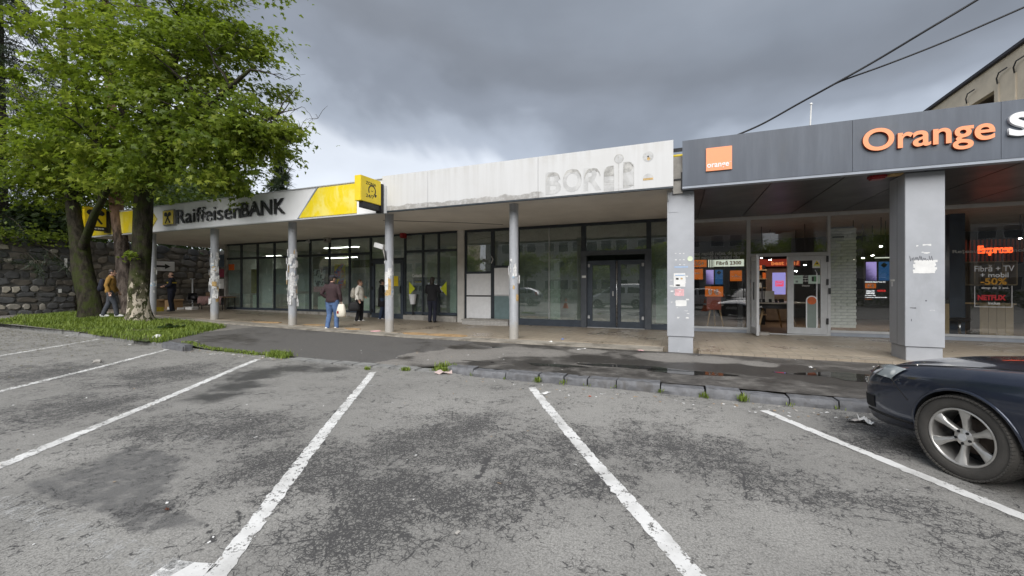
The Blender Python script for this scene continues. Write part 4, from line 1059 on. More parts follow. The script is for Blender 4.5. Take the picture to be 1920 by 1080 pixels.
on(1274, 548, y1, .19, .15, m_pink, 'torn_poster', p1); on(1277, 568.5, y1, .22, .13, m_paper, 'torn_poster', p1)
on(1277, 500.5, y1, .28, .03, m_pale_blue, 'tape_strip', p1)
for i, (px, py) in enumerate([(1267, 475), (1275, 475), (1282, 475), (1267, 487), (1275, 487), (1282, 487), (1275, 496), (1283, 496)]): on(px, py, y1, .035, .012, m_paper, 'tape_scrap', p1)
rr = random.Random(4)
for i in range(26): on(rr.uniform(1258, 1292), rr.uniform(510, 600), y1 - .0005, rr.uniform(.01, .07), rr.uniform(.006, .03), m_paper, 'tape_scrap', p1)
cdisc = at(1294, 485, y1); MB().prism([(.055 * math.cos(a), .055 * math.sin(a)) for a in np.linspace(0, 2 * math.pi, 20)[:-1]], cdisc, (1, 0, 0), (0, 0, 1), (0, -.003, 0), m_lime if False else MAT('pale round sticker', (0.66, 0.74, 0.55), .6)).build('round_sticker', p1)
# square cable cover and conduit at the head of this pillar
MB().box(a1 + .03, a1 + .22, y1 - .008, y1 - .0005, 3.15, 3.38, m_pil).build('cover_plate', p1, bevel=.003)
MB().tube([(a1 + .02, y1 - .03, 3.4), (a1 + .02, y1 - .03, 3.64)], .015, 8, m_alu).build('conduit', p1, True)
# second pillar: whitewash patch and pen scrawl
cw = at(1735, 500, y2); b = MB()
for k in range(7):
    z = cw.z - .10 + k * .033; x0, x1 = cw.x - .16 + rr.uniform(-.02, .02), cw.x + .15 + rr.uniform(-.02, .03); n_ = 10
    top = [(x0 + (x1 - x0) * i / n_, z + .02 + rr.uniform(-.004, .004)) for i in range(n_ + 1)]; bot = [(x1 - (x1 - x0) * i / n_, z - .02 + rr.uniform(-.004, .004)) for i in range(n_ + 1)]
    b.prism(top + bot, (0, y2 - .001 - k * .0004, 0), (1, 0, 0), (0, 0, 1), (0, -.0012, 0), m_paper)
tag(b.build('whitewash_patch', p2), kind='stuff')
m_pen = MAT('grey marker ink', (0.12, 0.125, 0.14), .8, var=.3, vs=20)
cs = at(1724, 484, y2)
b = MB()
for k in range(6):
    x = cs.x - .14 + k * .055; b.tube([(x, y2 - .003, cs.z + rr.uniform(.0, .05)), (x + .015, y2 - .003, cs.z - .05), (x + .035, y2 - .003, cs.z + rr.uniform(-.02, .05)), (x + .05, y2 - .003, cs.z - rr.uniform(.02, .06))], .004, 5, m_pen)
tag(b.build('pen_scrawl', p2), kind='stuff')
for px, py, w, h, m in ((1738, 459, .12, .03, m_paper), (1720, 461, .03, .03, m_paper), (1738, 474, .09, .02, m_paper), (1712, 577, .09, .008, m_ink), (1709, 600, .015, .04, m_pen), (1748, 582, .07, .006, m_paper), (1736, 564, .02, .03, m_pen), (1730, 473, .03, .02, m_paper)):
    on(px, py, y2, w, h, m, 'tape_scrap', p2)
MB().box(a2 - .004, a2 - .0005, y2 + .40, y2 + .57, 1.60, 1.64, m_paper).build('tape_scrap', p2); MB().box(a2 - .006, a2 - .0045, y2 + .47, y2 + .52, 1.50, 1.59, m_paper).build('tape_scrap', p2)
# red alarm and lamp under the fascia beside the second pillar
c = at(1645, 331, 9.86)
rs = thing('fascia_siren', 'red siren box under the dark fascia beside the wide pillar', 'siren', c)
MB().box(c.x - .12, c.x + .14, 9.80, 10.0, c.z - .05, c.z + .06, m_red).build('case', rs, bevel=.03)
MB().box(c.x + .16, c.x + .36, 9.78, 9.95, c.z - .01, c.z + .07, m_rust).build('lamp_base', rs, bevel=.01)

# fascia lettering and logo
m_olet = MAT('orange letter', (0.90, 0.32, 0.14), .4, var=.03); m_wlet = MAT('white letter', (0.78, 0.79, 0.80), .4, var=.03); m_oside = MAT('dark orange edge', (0.45, 0.08, 0.02), .5)
osn = thing('shop_name_sign', 'raised orange and white letters Orange store on the dark fascia', 'sign', (FX(1740), YC, 4.1))
yo = YC - .02
zO0 = Z_at(1640, 283.5, YC); zO1 = Z_at(1640, 243, YC); gdesc = .17
lettering('letter', 'Orange', (0, yo - .001, 0), (1, 0, 0), (0, 0, 1), FX(1615), FX(1861), zO0 - .135, zO1 + .0, m_olet, osn, bold=.016, depth=.05, split=True, side=m_oside, res=8)
lettering('letter', 'store', (0, yo - .001, 0), (1, 0, 0), (0, 0, 1), FX(1886.5), 6.95, zO0 + .0, zO1 + .08, m_wlet, osn, bold=.016, depth=.05, split=True, res=8)
lg = thing('square_logo_sign', 'small orange square plate with white orange lettering on the dark fascia', 'sign', (FX(1347), yo, 4.1))
x0, x1 = FX(1323.5), FX(1372); z0, z1 = Z_at(1348, 320.5, YC), Z_at(1348, 277, YC)
MB().box(x0, x1, yo - .035, yo - .001, z0, z1, m_olet).build('plate', lg, bevel=.004)
lettering('lettering', 'orange', (0, yo - .0355, 0), (1, 0, 0), (0, 0, 1), x0 + .02, x1 - .055, z0 + .035, z0 + .155, m_wlet, lg, bold=.02, depth=.004)
lettering('lettering', 'TM', (0, yo - .0355, 0), (1, 0, 0), (0, 0, 1), x1 - .05, x1 - .015, z0 + .15, z0 + .165, m_wlet, lg, bold=.01, depth=.003)
# pipes and wall end in the gap between the two fascias
gpz = thing('gas_pipe', 'yellow gas pipe crossing the gap between the white and dark fascias', 'pipe', (-.02, 9.9, 4.3))
MB().tube([(-.6, 9.95, 4.42), (.6, 9.95, 4.42)], .035, 10, m_yellow).build('pipe', gpz, True)
cb = thing('cable_bundle', 'black cables crossing the gap above the yellow pipe', 'cables', (-.02, 9.9, 4.5))
for k in range(4): MB().tube([(-.6, 9.9 + .02 * k, 4.50 + .028 * k), (.6, 9.9 + .02 * k, 4.51 + .028 * k)], .010, 6, m_black).build('cable', cb, True)
MB().box(-.135, X0o + .01, 9.80, 9.9, 3.55, 4.36, m_conc).build('gap_filler', ph)
MB().box(-.12, X0o - .005, 9.78, 9.799, 3.84, 3.87, m_dark).build('joint', ph)

# shopfront
ZHo, ZTo = 3.50, 2.60
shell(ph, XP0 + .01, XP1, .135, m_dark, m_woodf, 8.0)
m_ceil = m_dark
bar(ph, XP0 + .02, XP1, ZHo, 3.595, m_alu, 'head_rail')
zo_b, zo_t = Z_at(1360, 612, YF), 2.60
def oframe(px, w=.075, z0=None): x = fx(px); return bar(ph, x - w / 2, x + w / 2, zf(3) if z0 is None else z0, ZHo - .001, m_alu)
oframe(1262, .1); oframe(1403.5, .1); oframe(1554, .075); xw4 = fx(1672) + .12
bar(ph, xw4 - .05, xw4 + .3, .1, ZHo - .001, m_alu); bar(ph, 8.1, 8.2, .1, ZHo - .001, m_alu)
zt2 = Z_at(1480, 477, YF)
def owin(x0, x1, name='base_panel'):
    pane(ph, x0, x1, zo_b, ZHo, m_glass_o); MB().box(x0, x1, YF - .045, YF + .05, zo_b - .075, zo_b - .013, m_alu).build('bottom_rail', ph, bevel=.005); MB().box(x0, x1, YF - .03, YF + .05, .05, zo_b - .08, m_base).build(name, ph)
owin(fx(1262) + .05, fx(1403.5) - .05); owin(fx(1554) + .0375, xw4 - .05); owin(xw4 + .3, 8.1); owin(8.2, 12.9)
xo0, xo1 = fx(1403.5) + .05, fx(1554) - .0375
bar(ph, xo0, xo1, zt2 - .045, zt2 + .045, m_alu, 'transom'); pane(ph, xo0, xo1, zt2 + .045, ZHo, m_glass_o)
# doors: left leaf swung inwards and open, right leaf closed
xm = fx(1475)
def oleaf(x0, x1, y, px_seq=None, name='door'):
    z0, z1 = zf(3) + .03, zt2 - .055; w = .11; d = MB()
    wl_ = .155
    d.box(x0, x0 + wl_, y - .035, y + .03, z0, z1, m_alu); d.box(x1 - wl_, x1, y - .035, y + .03, z0, z1, m_alu); d.box(x0 + wl_ + .001, x1 - wl_ - .001, y - .035, y + .03, z1 - .13, z1, m_alu); d.box(x0 + wl_ + .001, x1 - wl_ - .001, y - .035, y + .03, z0, z0 + .18, m_alu)
    d = d.build(name, ph); pane(d, x0 + wl_, x1 - wl_, z0 + .18, z1 - .13, m_glass_o); return d, x0 + wl_, x1 - wl_, z0 + .18, z1 - .13
od, ga, gb, gz0, gz1 = oleaf(xm + .01, xo1 - .005, YF)
for z in (.45, 1.55, 2.2): MB().box(xo1 - .03, xo1 + .015, YF - .075, YF - .036, z, z + .17, m_black).build('hinge', od)
MB().box(xo1 + .02, xo1 + .065, YF - .08, YF - .036, 1.30, 1.47, m_black).build('lock', od)
# open leaf, edge towards the street
d2 = MB(); z0, z1 = zf(3) + .03, zt2 - .055
d2.box(xo0 + .005, xo0 + .07, YF - 1.02, YF - .9, z0, z1, m_alu); d2.box(xo0 + .005, xo0 + .07, YF - .16, YF - .045, z0, z1, m_alu); d2.box(xo0 + .005, xo0 + .07, YF - .899, YF - .161, z1 - .13, z1, m_alu); d2.box(xo0 + .005, xo0 + .07, YF - .899, YF - .161, z0, z0 + .18, m_alu)
d2 = d2.build('open_door', ph); MB().box(xo0 + .03, xo0 + .042, YF - .91, YF - .15, z0 + .17, z1 - .12, m_glass_o).build('pane', d2)
for s in (-.04, .115): MB().tube([(xo0 + s * 1.0, YF - .95, 1.15), (xo0 + s * 1.3 + .0, YF - .95, 1.16), (xo0 + s * 1.3, YF - .95, 1.62), (xo0 + s, YF - .95, 1.63)], .016, 8, m_black).build('handle', d2, True)
MB().box(xo0, xo1, YF - .12, YF + .04, zf(3) - .05, zf(3) + .02, m_alu).build('threshold', ph)
# door graphics: pill shape with orange disc, stickers
xd, zdn = (ga + gb) / 2, gz0
wp = gb - ga
def pill(x0, x1, z0, z1, y, th, m, name, par):
    r = (x1 - x0) / 2; cx_ = (x0 + x1) / 2
    pts = [(cx_ + r * math.cos(a), z1 - r + r * math.sin(a)) for a in np.linspace(0, math.pi, 14)] + [(cx_ + r * math.cos(a), z0 + r + r * math.sin(a)) for a in np.linspace(math.pi, 2 * math.pi, 14)]
    return MB().prism(pts, (0, y, 0), (1, 0, 0), (0, 0, 1), (0, th, 0), m).build(name, par)
m_sage = MAT('sage vinyl', (0.20, 0.245, 0.225), .5, var=.05); m_mint = MAT('mint sticker', (0.50, 0.62, 0.54), .5, var=.05)
px0, px1 = fx(1511), fx(1533)
zA, zB_ = Z_at(1522, 620.5, YF), Z_at(1522, 554.5, YF)
pill(px0, px1, zA, zB_, YF - .006, .003, m_wlet, 'door_graphic', od); pill(px0 + .03, px1 - .03, zA + .03, zB_ - .03, YF - .008, .0015, m_sage, 'door_graphic', od)
zc = zB_ - .03 - (px1 - px0 - .06) / 2; MB().prism([((px1 - px0 - .06) / 2 * math.cos(a), (px1 - px0 - .06) / 2 * math.sin(a)) for a in np.linspace(0, 2 * math.pi, 24)[:-1]], ((px0 + px1) / 2, YF - .0085, zc), (1, 0, 0), (0, 0, 1), (0, -.001, 0), MAT('rust orange vinyl', (0.55, 0.11, 0.02), .5)).build('door_graphic', od)
MB().prism([(0, 0), (.022, 0), (.022, .75), (.0, .8), (-.03, .86), (-.035, .84), (0, .78)], (px1 - .03, YF - .0095, zB_ - .12), (1, 0, 0), (0, 0, 1), (0, -.001, 0), m_wlet).build('door_graphic', od)
def ost(px, py, w, h, m, par, Y=YF - .004, name='sticker'):
    c = at(px, py, Y); return MB().box(c.x - w / 2, c.x + w / 2, Y - .002, Y, c.z - h / 2, c.z + h / 2, m).build(name, par)
s1 = ost(1494, 524, .29, .24, m_mint, od); s2 = ost(1527, 524, .29, .24, m_mint, od); s3 = ost(1531.5, 494.5, .21, .24, m_paper, od)
ost(1527, 523, .10, .15, MAT('green print', (0.08, 0.22, 0.10), .6), s2, YF - .0065, 'print'); ost(1524, 523, .05, .13, m_ink, s2, YF - .0085, 'print')
ost(1494, 528, .06, .06, m_sage, s1, YF - .0065, 'print'); ost(1494, 521, .20, .012, m_sage, s1, YF - .0065, 'print')
c = at(1531.5, 493, YF - .0065); MB().prism([(-.075, -.06), (.075, -.06), (0, .075)], c, (1, 0, 0), (0, 0, 1), (0, -.001, 0), m_yellow).build('print', s3); MB().prism([(-.035, -.035), (.04, -.035), (.01, .02)], c + Vector((0, -.0015, 0)), (1, 0, 0), (0, 0, 1), (0, -.001, 0), m_ink).build('print', s3)
ost(1531.5, 498.5, .16, .025, m_lime, s3, YF - .0065, 'print')
def glabel(txt, px0, px1, py0, py1, m, par=ph, Y=YF - .003, name='window_lettering', bold=.012, depth=.0025):
    pm, qm = (px0 + px1) / 2, 0
    return lettering(name, txt, (0, Y, 0), (1, 0, 0), (0, 0, 1), X_at(px0, Y), X_at(px1, Y), Z_at(pm, py1, Y), Z_at(pm, py0, Y), m, par, bold=bold, depth=depth)
for k, (tx, py) in enumerate((('Vă rugăm', 516), ('trageți', 520.5), ('ușa', 525.5))): glabel(tx, 1505, 1515, py, py + 3, m_paper, od)
glabel('Deschis', 1504, 1518, 534, 537, m_paper, od, bold=.01)
# window 1 lettering and window 1 hanging displays
m_film = MAT('dull grey lettering', (0.42, 0.43, 0.42), .6, var=.15)
glabel('mai rapidă rețea, de acum', 1301, 1395, 471, 480, m_film); glabel('mai rapidă în orașul tău', 1301, 1387, 478.5, 488, m_film)
glabel('Rețeaua #1 de mobil', 1786, 1935, 467, 475, m_film, bold=.02); glabel('Fibră + TV', 1827, 1902, 497, 509, m_wlet); glabel('+ mobil', 1838, 1891, 511, 520, m_wlet)
glabel('-50%', 1838, 1888, 521, 534, MAT('amber lettering', (0.55, 0.27, 0.02), .6), bold=.03); glabel('timp de 2 ani.', 1840, 1892, 537.5, 543, m_wlet); glabel('NETFLIX', 1833, 1886, 553, 563, MAT('red lettering', (0.55, 0.02, 0.03), .6), bold=.05); glabel('inclus', 1853, 1875, 566, 571, m_wlet, bold=.02)
fr = MB(); xa, xb2 = X_at(1827, YF - .003), X_at(1898, YF - .003); za, zb3 = Z_at(1862, 576, YF), Z_at(1862, 536, YF)
for (p, q, r_, s_) in ((xa, xb2, za, za + .012), (xa, xa + .012, za + .013, zb3), (xb2 - .012, xb2, za + .013, zb3)): fr.box(p, q, YF - .006, YF - .004, r_, s_, m_wlet)
tag(fr.build('lettering_frame', ph), kind='stuff')

# ---------------------------------------------------------------- inside the phone shop (each a thing of its own)
def emit_screen(name, col, st): return EMIT(name, col, st)
e_lamp = EMIT('ceiling spot light', (1.0, 0.90, 0.76), 120.0); e_lilac = EMIT('lilac screen', (0.40, 0.37, 0.82), .24); e_cream = EMIT('lit sign band', (0.62, 0.66, 0.55), .34); e_or = EMIT('lit orange sign', (0.80, 0.19, 0.02), .15)
e_neon = EMIT('orange neon', (1.0, 0.10, 0.02), .75)
YI = YF
def hang(name, label, cat, px0, px1, py0, py1, dy, m, th=.03, group=None):
    a, c = at(px0, py1, YI + dy), at(px1, py0, YI + dy)
    o = thing(name, label, cat, (a.x, YI + dy, a.z), None, group)
    MB().box(a.x, c.x, YI + dy, YI + dy + th, a.z, c.z, m).build('panel', o)
    return o, a, c
def on_panel(o, txt, px0, px1, py0, py1, dy, m, bold=.03): glabel(txt, px0, px1, py0, py1, m, o, YI + dy - .001, 'lettering', bold, .003)
o, a, c = hang('price_sign', 'lit orange sign reading 5G+ hung inside the first phone shop window', 'sign', 1296, 1325, 487, 501, .5, e_or); on_panel(o, '5G+', 1303, 1320, 490, 498, .5, m_wlet)
o, a, c = hang('fibre_sign', 'pale lit sign reading Fibră 2300 inside the first phone shop window', 'sign', 1339, 1395, 486, 500, .5, e_cream); on_panel(o, 'Fibră 2300', 1343, 1390, 489, 496.5, .5, MAT('brown lettering', (0.38, 0.13, 0.04), .6))
for i, px in enumerate((1328, 1332, 1336)): MB().box(X_at(px, YI + .52), X_at(px + 2, YI + .52), YI + .52, YI + .54, Z_at(px, 501, YI + .5), Z_at(px, 487, YI + .5), e_cream).build('strip', o)
o, a, c = hang('orange_placard', 'lower orange placard at the left edge of the first phone shop window', 'placard', 1294, 1318, 504, 524, .55, e_or); on_panel(o, 'internet', 1303, 1312, 510.5, 514, .55, m_wlet)
o, a, c = hang('offer_placard', 'square orange placard hung at the right of the first phone shop window', 'placard', 1369, 1391, 507, 527, .55, e_or); on_panel(o, 'Vino', 1377, 1383, 514, 516.5, .55, m_wlet); on_panel(o, 'la magazin', 1372, 1388, 517, 520, .55, m_wlet)
def phone_screen(name, label, px0, px1, py0, py1, dy, two=True, extra=True):
    o, a, c = hang(name, label, 'display', px0, px1, py0, py1, dy, m_black, .06)
    y = YI + dy - .004; w = c.x - a.x; h = c.z - a.z
    t = NT('screen gradient ' + label[:12]); P = t.objc(); s_ = t.node('ShaderNodeSeparateXYZ', {0: P}); v = t.math('ADD', s_.outputs['Z'], t.math('MULTIPLY', s_.outputs['X'], 1.4))
    e = t.node('ShaderNodeEmission', {'Color': t.mix(t.rng(t.math('ADD', v, t.math('MULTIPLY', t.noise(P, 4, 2), .25)), -.2, .35), (0.03, 0.02, 0.08), (0.42, 0.33, 0.72)), 'Strength': .30}); t.l.new(e.outputs[0], t.out.inputs[0])
    e2 = EMIT('screen blue', (0.02, 0.07, 0.17), .3)
    f = .05
    zt_, zb_ = a.z + h * .97, a.z + h * (.55 if extra else .03)
    MB().box(a.x + w * f, a.x + w * .46, y - .004, y, zb_, zt_, t.m).build('phone_image', o, bevel=.01)
    p = MB().box(a.x + w * .54, a.x + w * .95, y - .004, y, zb_, zt_, e2).build('phone_image', o, bevel=.01)
    r = w * .13; MB().prism([(-r, 0), (0, -r), (r, 0), (0, r)], (a.x + w * .745, y - .0045, zt_ - r * 1.25), (1, 0, 0), (0, 0, 1), (0, -.002, 0), m_black).build('camera_ring', p)
    return o, a, c
o, a, c = phone_screen('phone_display', 'dark display with two phone pictures above the 0 € card in the first window', 1322, 1357, 505, 534, .7, True, False)
o, a, c = hang('price_card', 'orange card reading 0 € standing in the first phone shop window', 'card', 1322, 1356, 537, 556, .68, e_or); on_panel(o, '0 €', 1328, 1348, 542, 553, .68, m_wlet, .04)
o2 = MB().box(a.x + .05, c.x - .06, YI + .68, YI + .70, a.z - .42, a.z - .02, MAT('faded red card', (0.38, 0.09, 0.06), .7)).build('lower_card', o)
o, a, c = phone_screen('advert_screen', 'tall screen advertising two phones beside the white brick wall', 1621, 1670, 488, 572, .9)
dyS = .9
ost2 = lambda px0, px1, py0, py1, m: MB().box(X_at(px0, YI + dyS), X_at(px1, YI + dyS), YI + dyS - .008, YI + dyS - .002, Z_at((px0 + px1) / 2, py1, YI + dyS), Z_at((px0 + px1) / 2, py0, YI + dyS), m).build('price_panel', o)
ost2(1622, 1642.5, 531.5, 540.5, e_or); glabel('0 €', 1626, 1639, 533, 538.5, m_wlet, o, YI + dyS - .009, 'lettering', .04)
e_wh = EMIT('lit white print', (.8, .8, .82), .5); e_rd = EMIT('lit red print', (.6, .02, .02), .5)
glabel('HONOR Magic7 Lite 5G', 1622, 1660, 527.5, 530.5, e_wh, o, YI + dyS - .003, 'lettering', .02); glabel('Unlimited 100+', 1624, 1640, 544, 547, e_wh, o, YI + dyS - .003, 'lettering', .03); glabel('nelimitat', 1624, 1640, 547.5, 551, e_wh, o, YI + dyS - .003, 'lettering', .03)
glabel('NETFLIX', 1645, 1661, 543.5, 547, e_rd, o, YI + dyS - .003, 'lettering', .03); glabel('cu Smart Play', 1622, 1642, 552.5, 555.5, e_wh, o, YI + dyS - .003, 'lettering', .02); glabel('+ abonament opțional la familie', 1622, 1663, 556.5, 559, e_wh, o, YI + dyS - .003, 'lettering', .02); glabel('la pachet', 1622, 1635, 560, 562, e_or, o, YI + dyS - .003, 'lettering', .02)
# white brick wall behind the window by the door
bwX0, bwX1, bwY = fx(1557) + .03, X_at(1600, YI + .42), YI + .25
bw = thing('brick_wall', 'white painted brick wall behind the window right of the phone shop door', 'wall', (bwX0, bwY, .3))
MB().box(bwX0, bwX1 - .03, bwY + .022, bwY + .16, .35, 3.2, m_base).build('mortar_bed', bw)
m_wbrick = MAT('white painted brick', (0.66, 0.68, 0.64), .6, var=.08, vs=8, bump=.4, bs=30)
bh = .088; me_b = {}
for L in (.27, .13):
    me_b[L] = MB().box(-L / 2 + .004, L / 2 - .004, -.02, .02, -bh / 2 + .005, bh / 2 - .005, m_wbrick).mesh('brick')
wall_w = bwX1 - bwX0; r_ = 0; z = .39
while z < 3.15:
    x = bwX0 + (0 if r_ % 2 == 0 else -.14); 
    while x < bwX1 - .05:
        xa_, xb4 = max(x, bwX0), min(x + .28, bwX1 + (.015 if r_ % 2 else 0))
        if xb4 - xa_ > .06:
            ob = link_mesh('brick', me_b[.27], bw, ((xa_ + xb4) / 2, bwY + random.uniform(-.004, .004), z)); ob.scale.x = (xb4 - xa_) / .27
        x += .28
    z += bh; r_ += 1
MB().box(fx(1566), fx(1588), bwY - .05, bwY - .025, Z_at(1577, 442, YI) - .02, Z_at(1577, 442, YI), m_dark).build('rail', bw)
# tables
m_tabtop = MAT('grey brown table top', (0.33, 0.29, 0.24), .4, var=.1)
def leg_table(name, label, c, r, h, zfl=.137, n=4, panel=None):
    o = thing(name, label, 'table', (c[0], c[1], zfl))
    MB().tube([(c[0], c[1], h - .035), (c[0], c[1], h)], r, 40, m_tabtop).build('table_top', o, auto=40)
    for k in range(n):
        a = math.pi / 4 + k * 2 * math.pi / n + .2
        MB().tube([(c[0] + r * .45 * math.cos(a), c[1] + r * .45 * math.sin(a), h - .036), (c[0] + r * .85 * math.cos(a), c[1] + r * .85 * math.sin(a), zfl)], [.035, .028], 10, m_wood).build('leg', o, True)
    return o
tc = at(1438, 566, YI + 1.6)
rt = leg_table('display_table', 'round display table with thin pale edge inside the open phone shop door', (tc.x + .1, tc.y, 0), .95, tc.z, n=4)
MB().tube([(tc.x + .1, tc.y, tc.z - .19), (tc.x + .1, tc.y, tc.z - .04)], .8, 36, m_black).build('apron', rt, auto=40)
lettering('lettering', 'HONOR', (tc.x - .52, tc.y - .83, tc.z - .16), (1, 0, 0), (0, 0, 1), 0, .26, 0, .055, m_paper, rt, bold=.05)
c = at(1417, 556, YI + 1.5); 
def boxthing(name, label, cat, px0, px1, py0, py1, dy, d, m, bev=.012):
    a, c = at(px0, py1, YI + dy), at(px1, py0, YI + dy)
    return tag(MB().box(a.x, c.x, YI + dy, YI + dy + d, a.z, c.z, m).build(name, bevel=bev), label, cat)
zt_tab = tc.z
def tabbox(px0, px1, h, dy, d, m, name, label, cat):
    a, c = X_at(px0, YI + dy), X_at(px1, YI + dy)
    return tag(MB().box(a, c, YI + dy, YI + dy + d, zt_tab + .001, zt_tab + h, m).build(name, bevel=.01), label, cat)
m_carton = MAT('white product carton', (0.62, 0.60, 0.55), .6, var=.04)
b1_ = tabbox(1434, 1452, .36, 1.3, .35, m_carton, 'product_box', 'wide white product box on the round display table', 'box')
b2_ = tabbox(1421, 1433, .34, 1.32, .3, MAT('silver carton', (0.42, 0.40, 0.40), .5), 'product_box', 'narrow silver product box at the left on the round display table', 'box')
for i, px in enumerate((1424, 1432, 1444, 1455, 1463, 1468)):
    ordn = ['leftmost', 'second from the left', 'third from the left', 'third from the right', 'second from the right', 'rightmost'][i]
    xx = X_at(px, YI + 1.05); g_ = thing('demo_phone', 'black demo phone at the front of the display table, ' + ordn + ' of six', 'phone', (xx, YI + 1.05 + abs(i - 2.5) * .03, zt_tab), None, 'demo phones on the display table')
    y_ = YI + 1.0 + abs(i - 2.5) * .05
    MB().obox((xx, y_, zt_tab + .055), (.04, 0, 0), (0, .005, .003), (0, .03, .05), m_black).build('phone_body', g_); MB().box(xx - .05, xx + .05, y_ - .02, y_ + .06, zt_tab + .001, zt_tab + .012, m_alu).build('stand', g_)
# window table 1 (easel-like stand with pale legs)
lt = thing('window_stand', 'pale wooden trestle legs of the card stand in the first phone shop window', 'stand', at(1340, 610, YI + .9))
zst = Z_at(1340, 573, YI + .9)
for (pa, pb_) in (((1333, 1325)), ((1348, 1357)), ((1338, 1341))):
    dy = .9 if pa != 1338 else 1.25
    MB().tube([(X_at(pa, YI + dy), YI + dy, zst), (X_at(pb_, YI + dy), YI + dy, .137)], [.03, .024], 8, m_wood).build('leg', lt, True)
MB().box(X_at(1324, YI + .9), X_at(1356, YI + .9), YI + .8, YI + 1.35, zst + .001, zst + .04, m_tabtop).build('table_top', lt)
hp = thing('black_post', 'slim black post beside the card stand in the first window', 'post', at(1388, 610, YI + .8)); x_ = X_at(1388, YI + .8); MB().box(x_ - .07, x_ + .07, YI + .8, YI + .9, .137, 1.7, m_black).build('post', hp)
# lilac screen with the red badge, back wall signs, ceiling spots, shelving
o, a, c = hang('lilac_screen', 'lilac screen with a red best deal badge deep in the phone shop', 'screen', 1449, 1473, 511, 552, 3.6, e_lilac, .08)
fr = MB(); y_ = YI + 3.59; xm1, xm2 = X_at(1454, y_), X_at(1469, y_); zq0, zq1 = Z_at(1461, 537, y_), Z_at(1461, 526.5, y_)
for q in ((xm1, xm2, zq0, zq0 + .025), (xm1, xm2, zq1 - .025, zq1), (xm1, xm1 + .025, zq0 + .026, zq1 - .026), (xm2 - .025, xm2, zq0 + .026, zq1 - .026)): fr.box(q[0], q[1], y_ - .012, y_, q[2], q[3], e_rd)
tag(fr.build('badge_frame', o), kind='stuff')
glabel('best', 1456.5, 1467, 528, 531.5, e_rd, o, y_ - .001, 'lettering', .04); glabel('deal', 1456.5, 1467, 532, 535.5, e_rd, o, y_ - .001, 'lettering', .04)
o, a, c = hang('best_deal_band', 'dim red band reading best deal across the back of the phone shop', 'sign', 1412, 1500, 485, 500, 4.2, EMIT('dim red band', (0.16, 0.02, 0.012), .35), .05); on_panel(o, 'best deal', 1446, 1497, 489, 497, 4.2, EMIT('dim orange letters', (.55, .16, .05), .4))
m_brown = MAT('warm brown panel', (0.17, 0.115, 0.07), .6, var=.15)
o, a, c = hang('back_display_wall', 'warm brown display wall panel behind the lilac screen', 'display wall', 1436, 1478, 503, 600, 4.6, m_brown, .1)
sh = thing('shelf_unit', 'dark shelf unit of accessories left behind the display table', 'shelf', (X_at(1418, YI + 3), YI + 3, .137)); xs0, xs1 = X_at(1406, YI + 3), X_at(1437, YI + 3)
MB().box(xs0, xs1, YI + 3.2, YI + 3.25, .137, 2.3, m_black).build('back_panel', sh); rr = random.Random(12)
for k in range(6):
    z = .5 + k * .32; s_ = MB().box(xs0, xs1, YI + 2.9, YI + 3.2, z, z + .03, m_wood).build('shelf', sh)
    x = xs0 + .03; nb_ = 0
    while x < xs1 - .12:
        w_ = rr.uniform(.06, .12); col = rr.choice([m_paper, m_orange, m_black, m_base, m_brown]); tag(MB().box(x, x + w_, YI + 2.95, YI + 3.1, z + .031, z + rr.uniform(.14, .24), col).build('accessory_pack'), 'boxed accessory on the ' + ['lowest', 'second lowest', 'third lowest', 'third highest', 'second highest', 'highest'][k] + ' shelf of the dark unit, ' + ['leftmost', 'second', 'third', 'fourth', 'fifth', 'sixth'][nb_], 'box', 'accessory boxes on the shelf unit'); x += w_ + .03; nb_ += 1
for i, (px, py, dy) in enumerate([(1428, 484, 2.5), (1444, 487, 3.4), (1509, 497, 2.3), (1492, 508, 4), (1600, 486, 2.0), (1618, 484, 3), (1636, 479, 3.6), (1652, 462, 1.6), (1913, 447, 2.6), (1660, 483, 2.5)]):
    c = at(px, py, YI + dy); o = thing('ceiling_spot', 'bright ceiling spot ' + ['over the white product boxes', 'above the lilac screen', 'seen near the warning sticker of the closed door', 'seen low above the mint door stickers', 'beside the white brick wall', 'between the brick wall and the advert screen', 'high above the advert screen on the left', 'highest beside the wide pillar', 'at the right end of the neon word', 'at the right end of the advert screen'][i], 'lamp', c, None, 'ceiling spots of the phone shop')
    MB().tube([c + Vector((0, 0, .01)), (c.x, c.y, 3.6)], .012, 6, m_black).build('rod', o); MB().tube([c, c + Vector((0, 0, .10))], .06, 12, m_black).build('can', o); MB().tube([c + Vector((0, 0, -.006)), c + Vector((0, 0, -.001))], .034, 12, e_lamp).build('lens', o)
tube_ = at(1660, 483, YI + 2); tag(MB().box(tube_.x - .25, tube_.x + .4, tube_.y, tube_.y + .04, tube_.z - .015, tube_.z + .015, e_cream).build('strip_lamp'), 'thin white strip lamp near the advert screen', 'lamp')
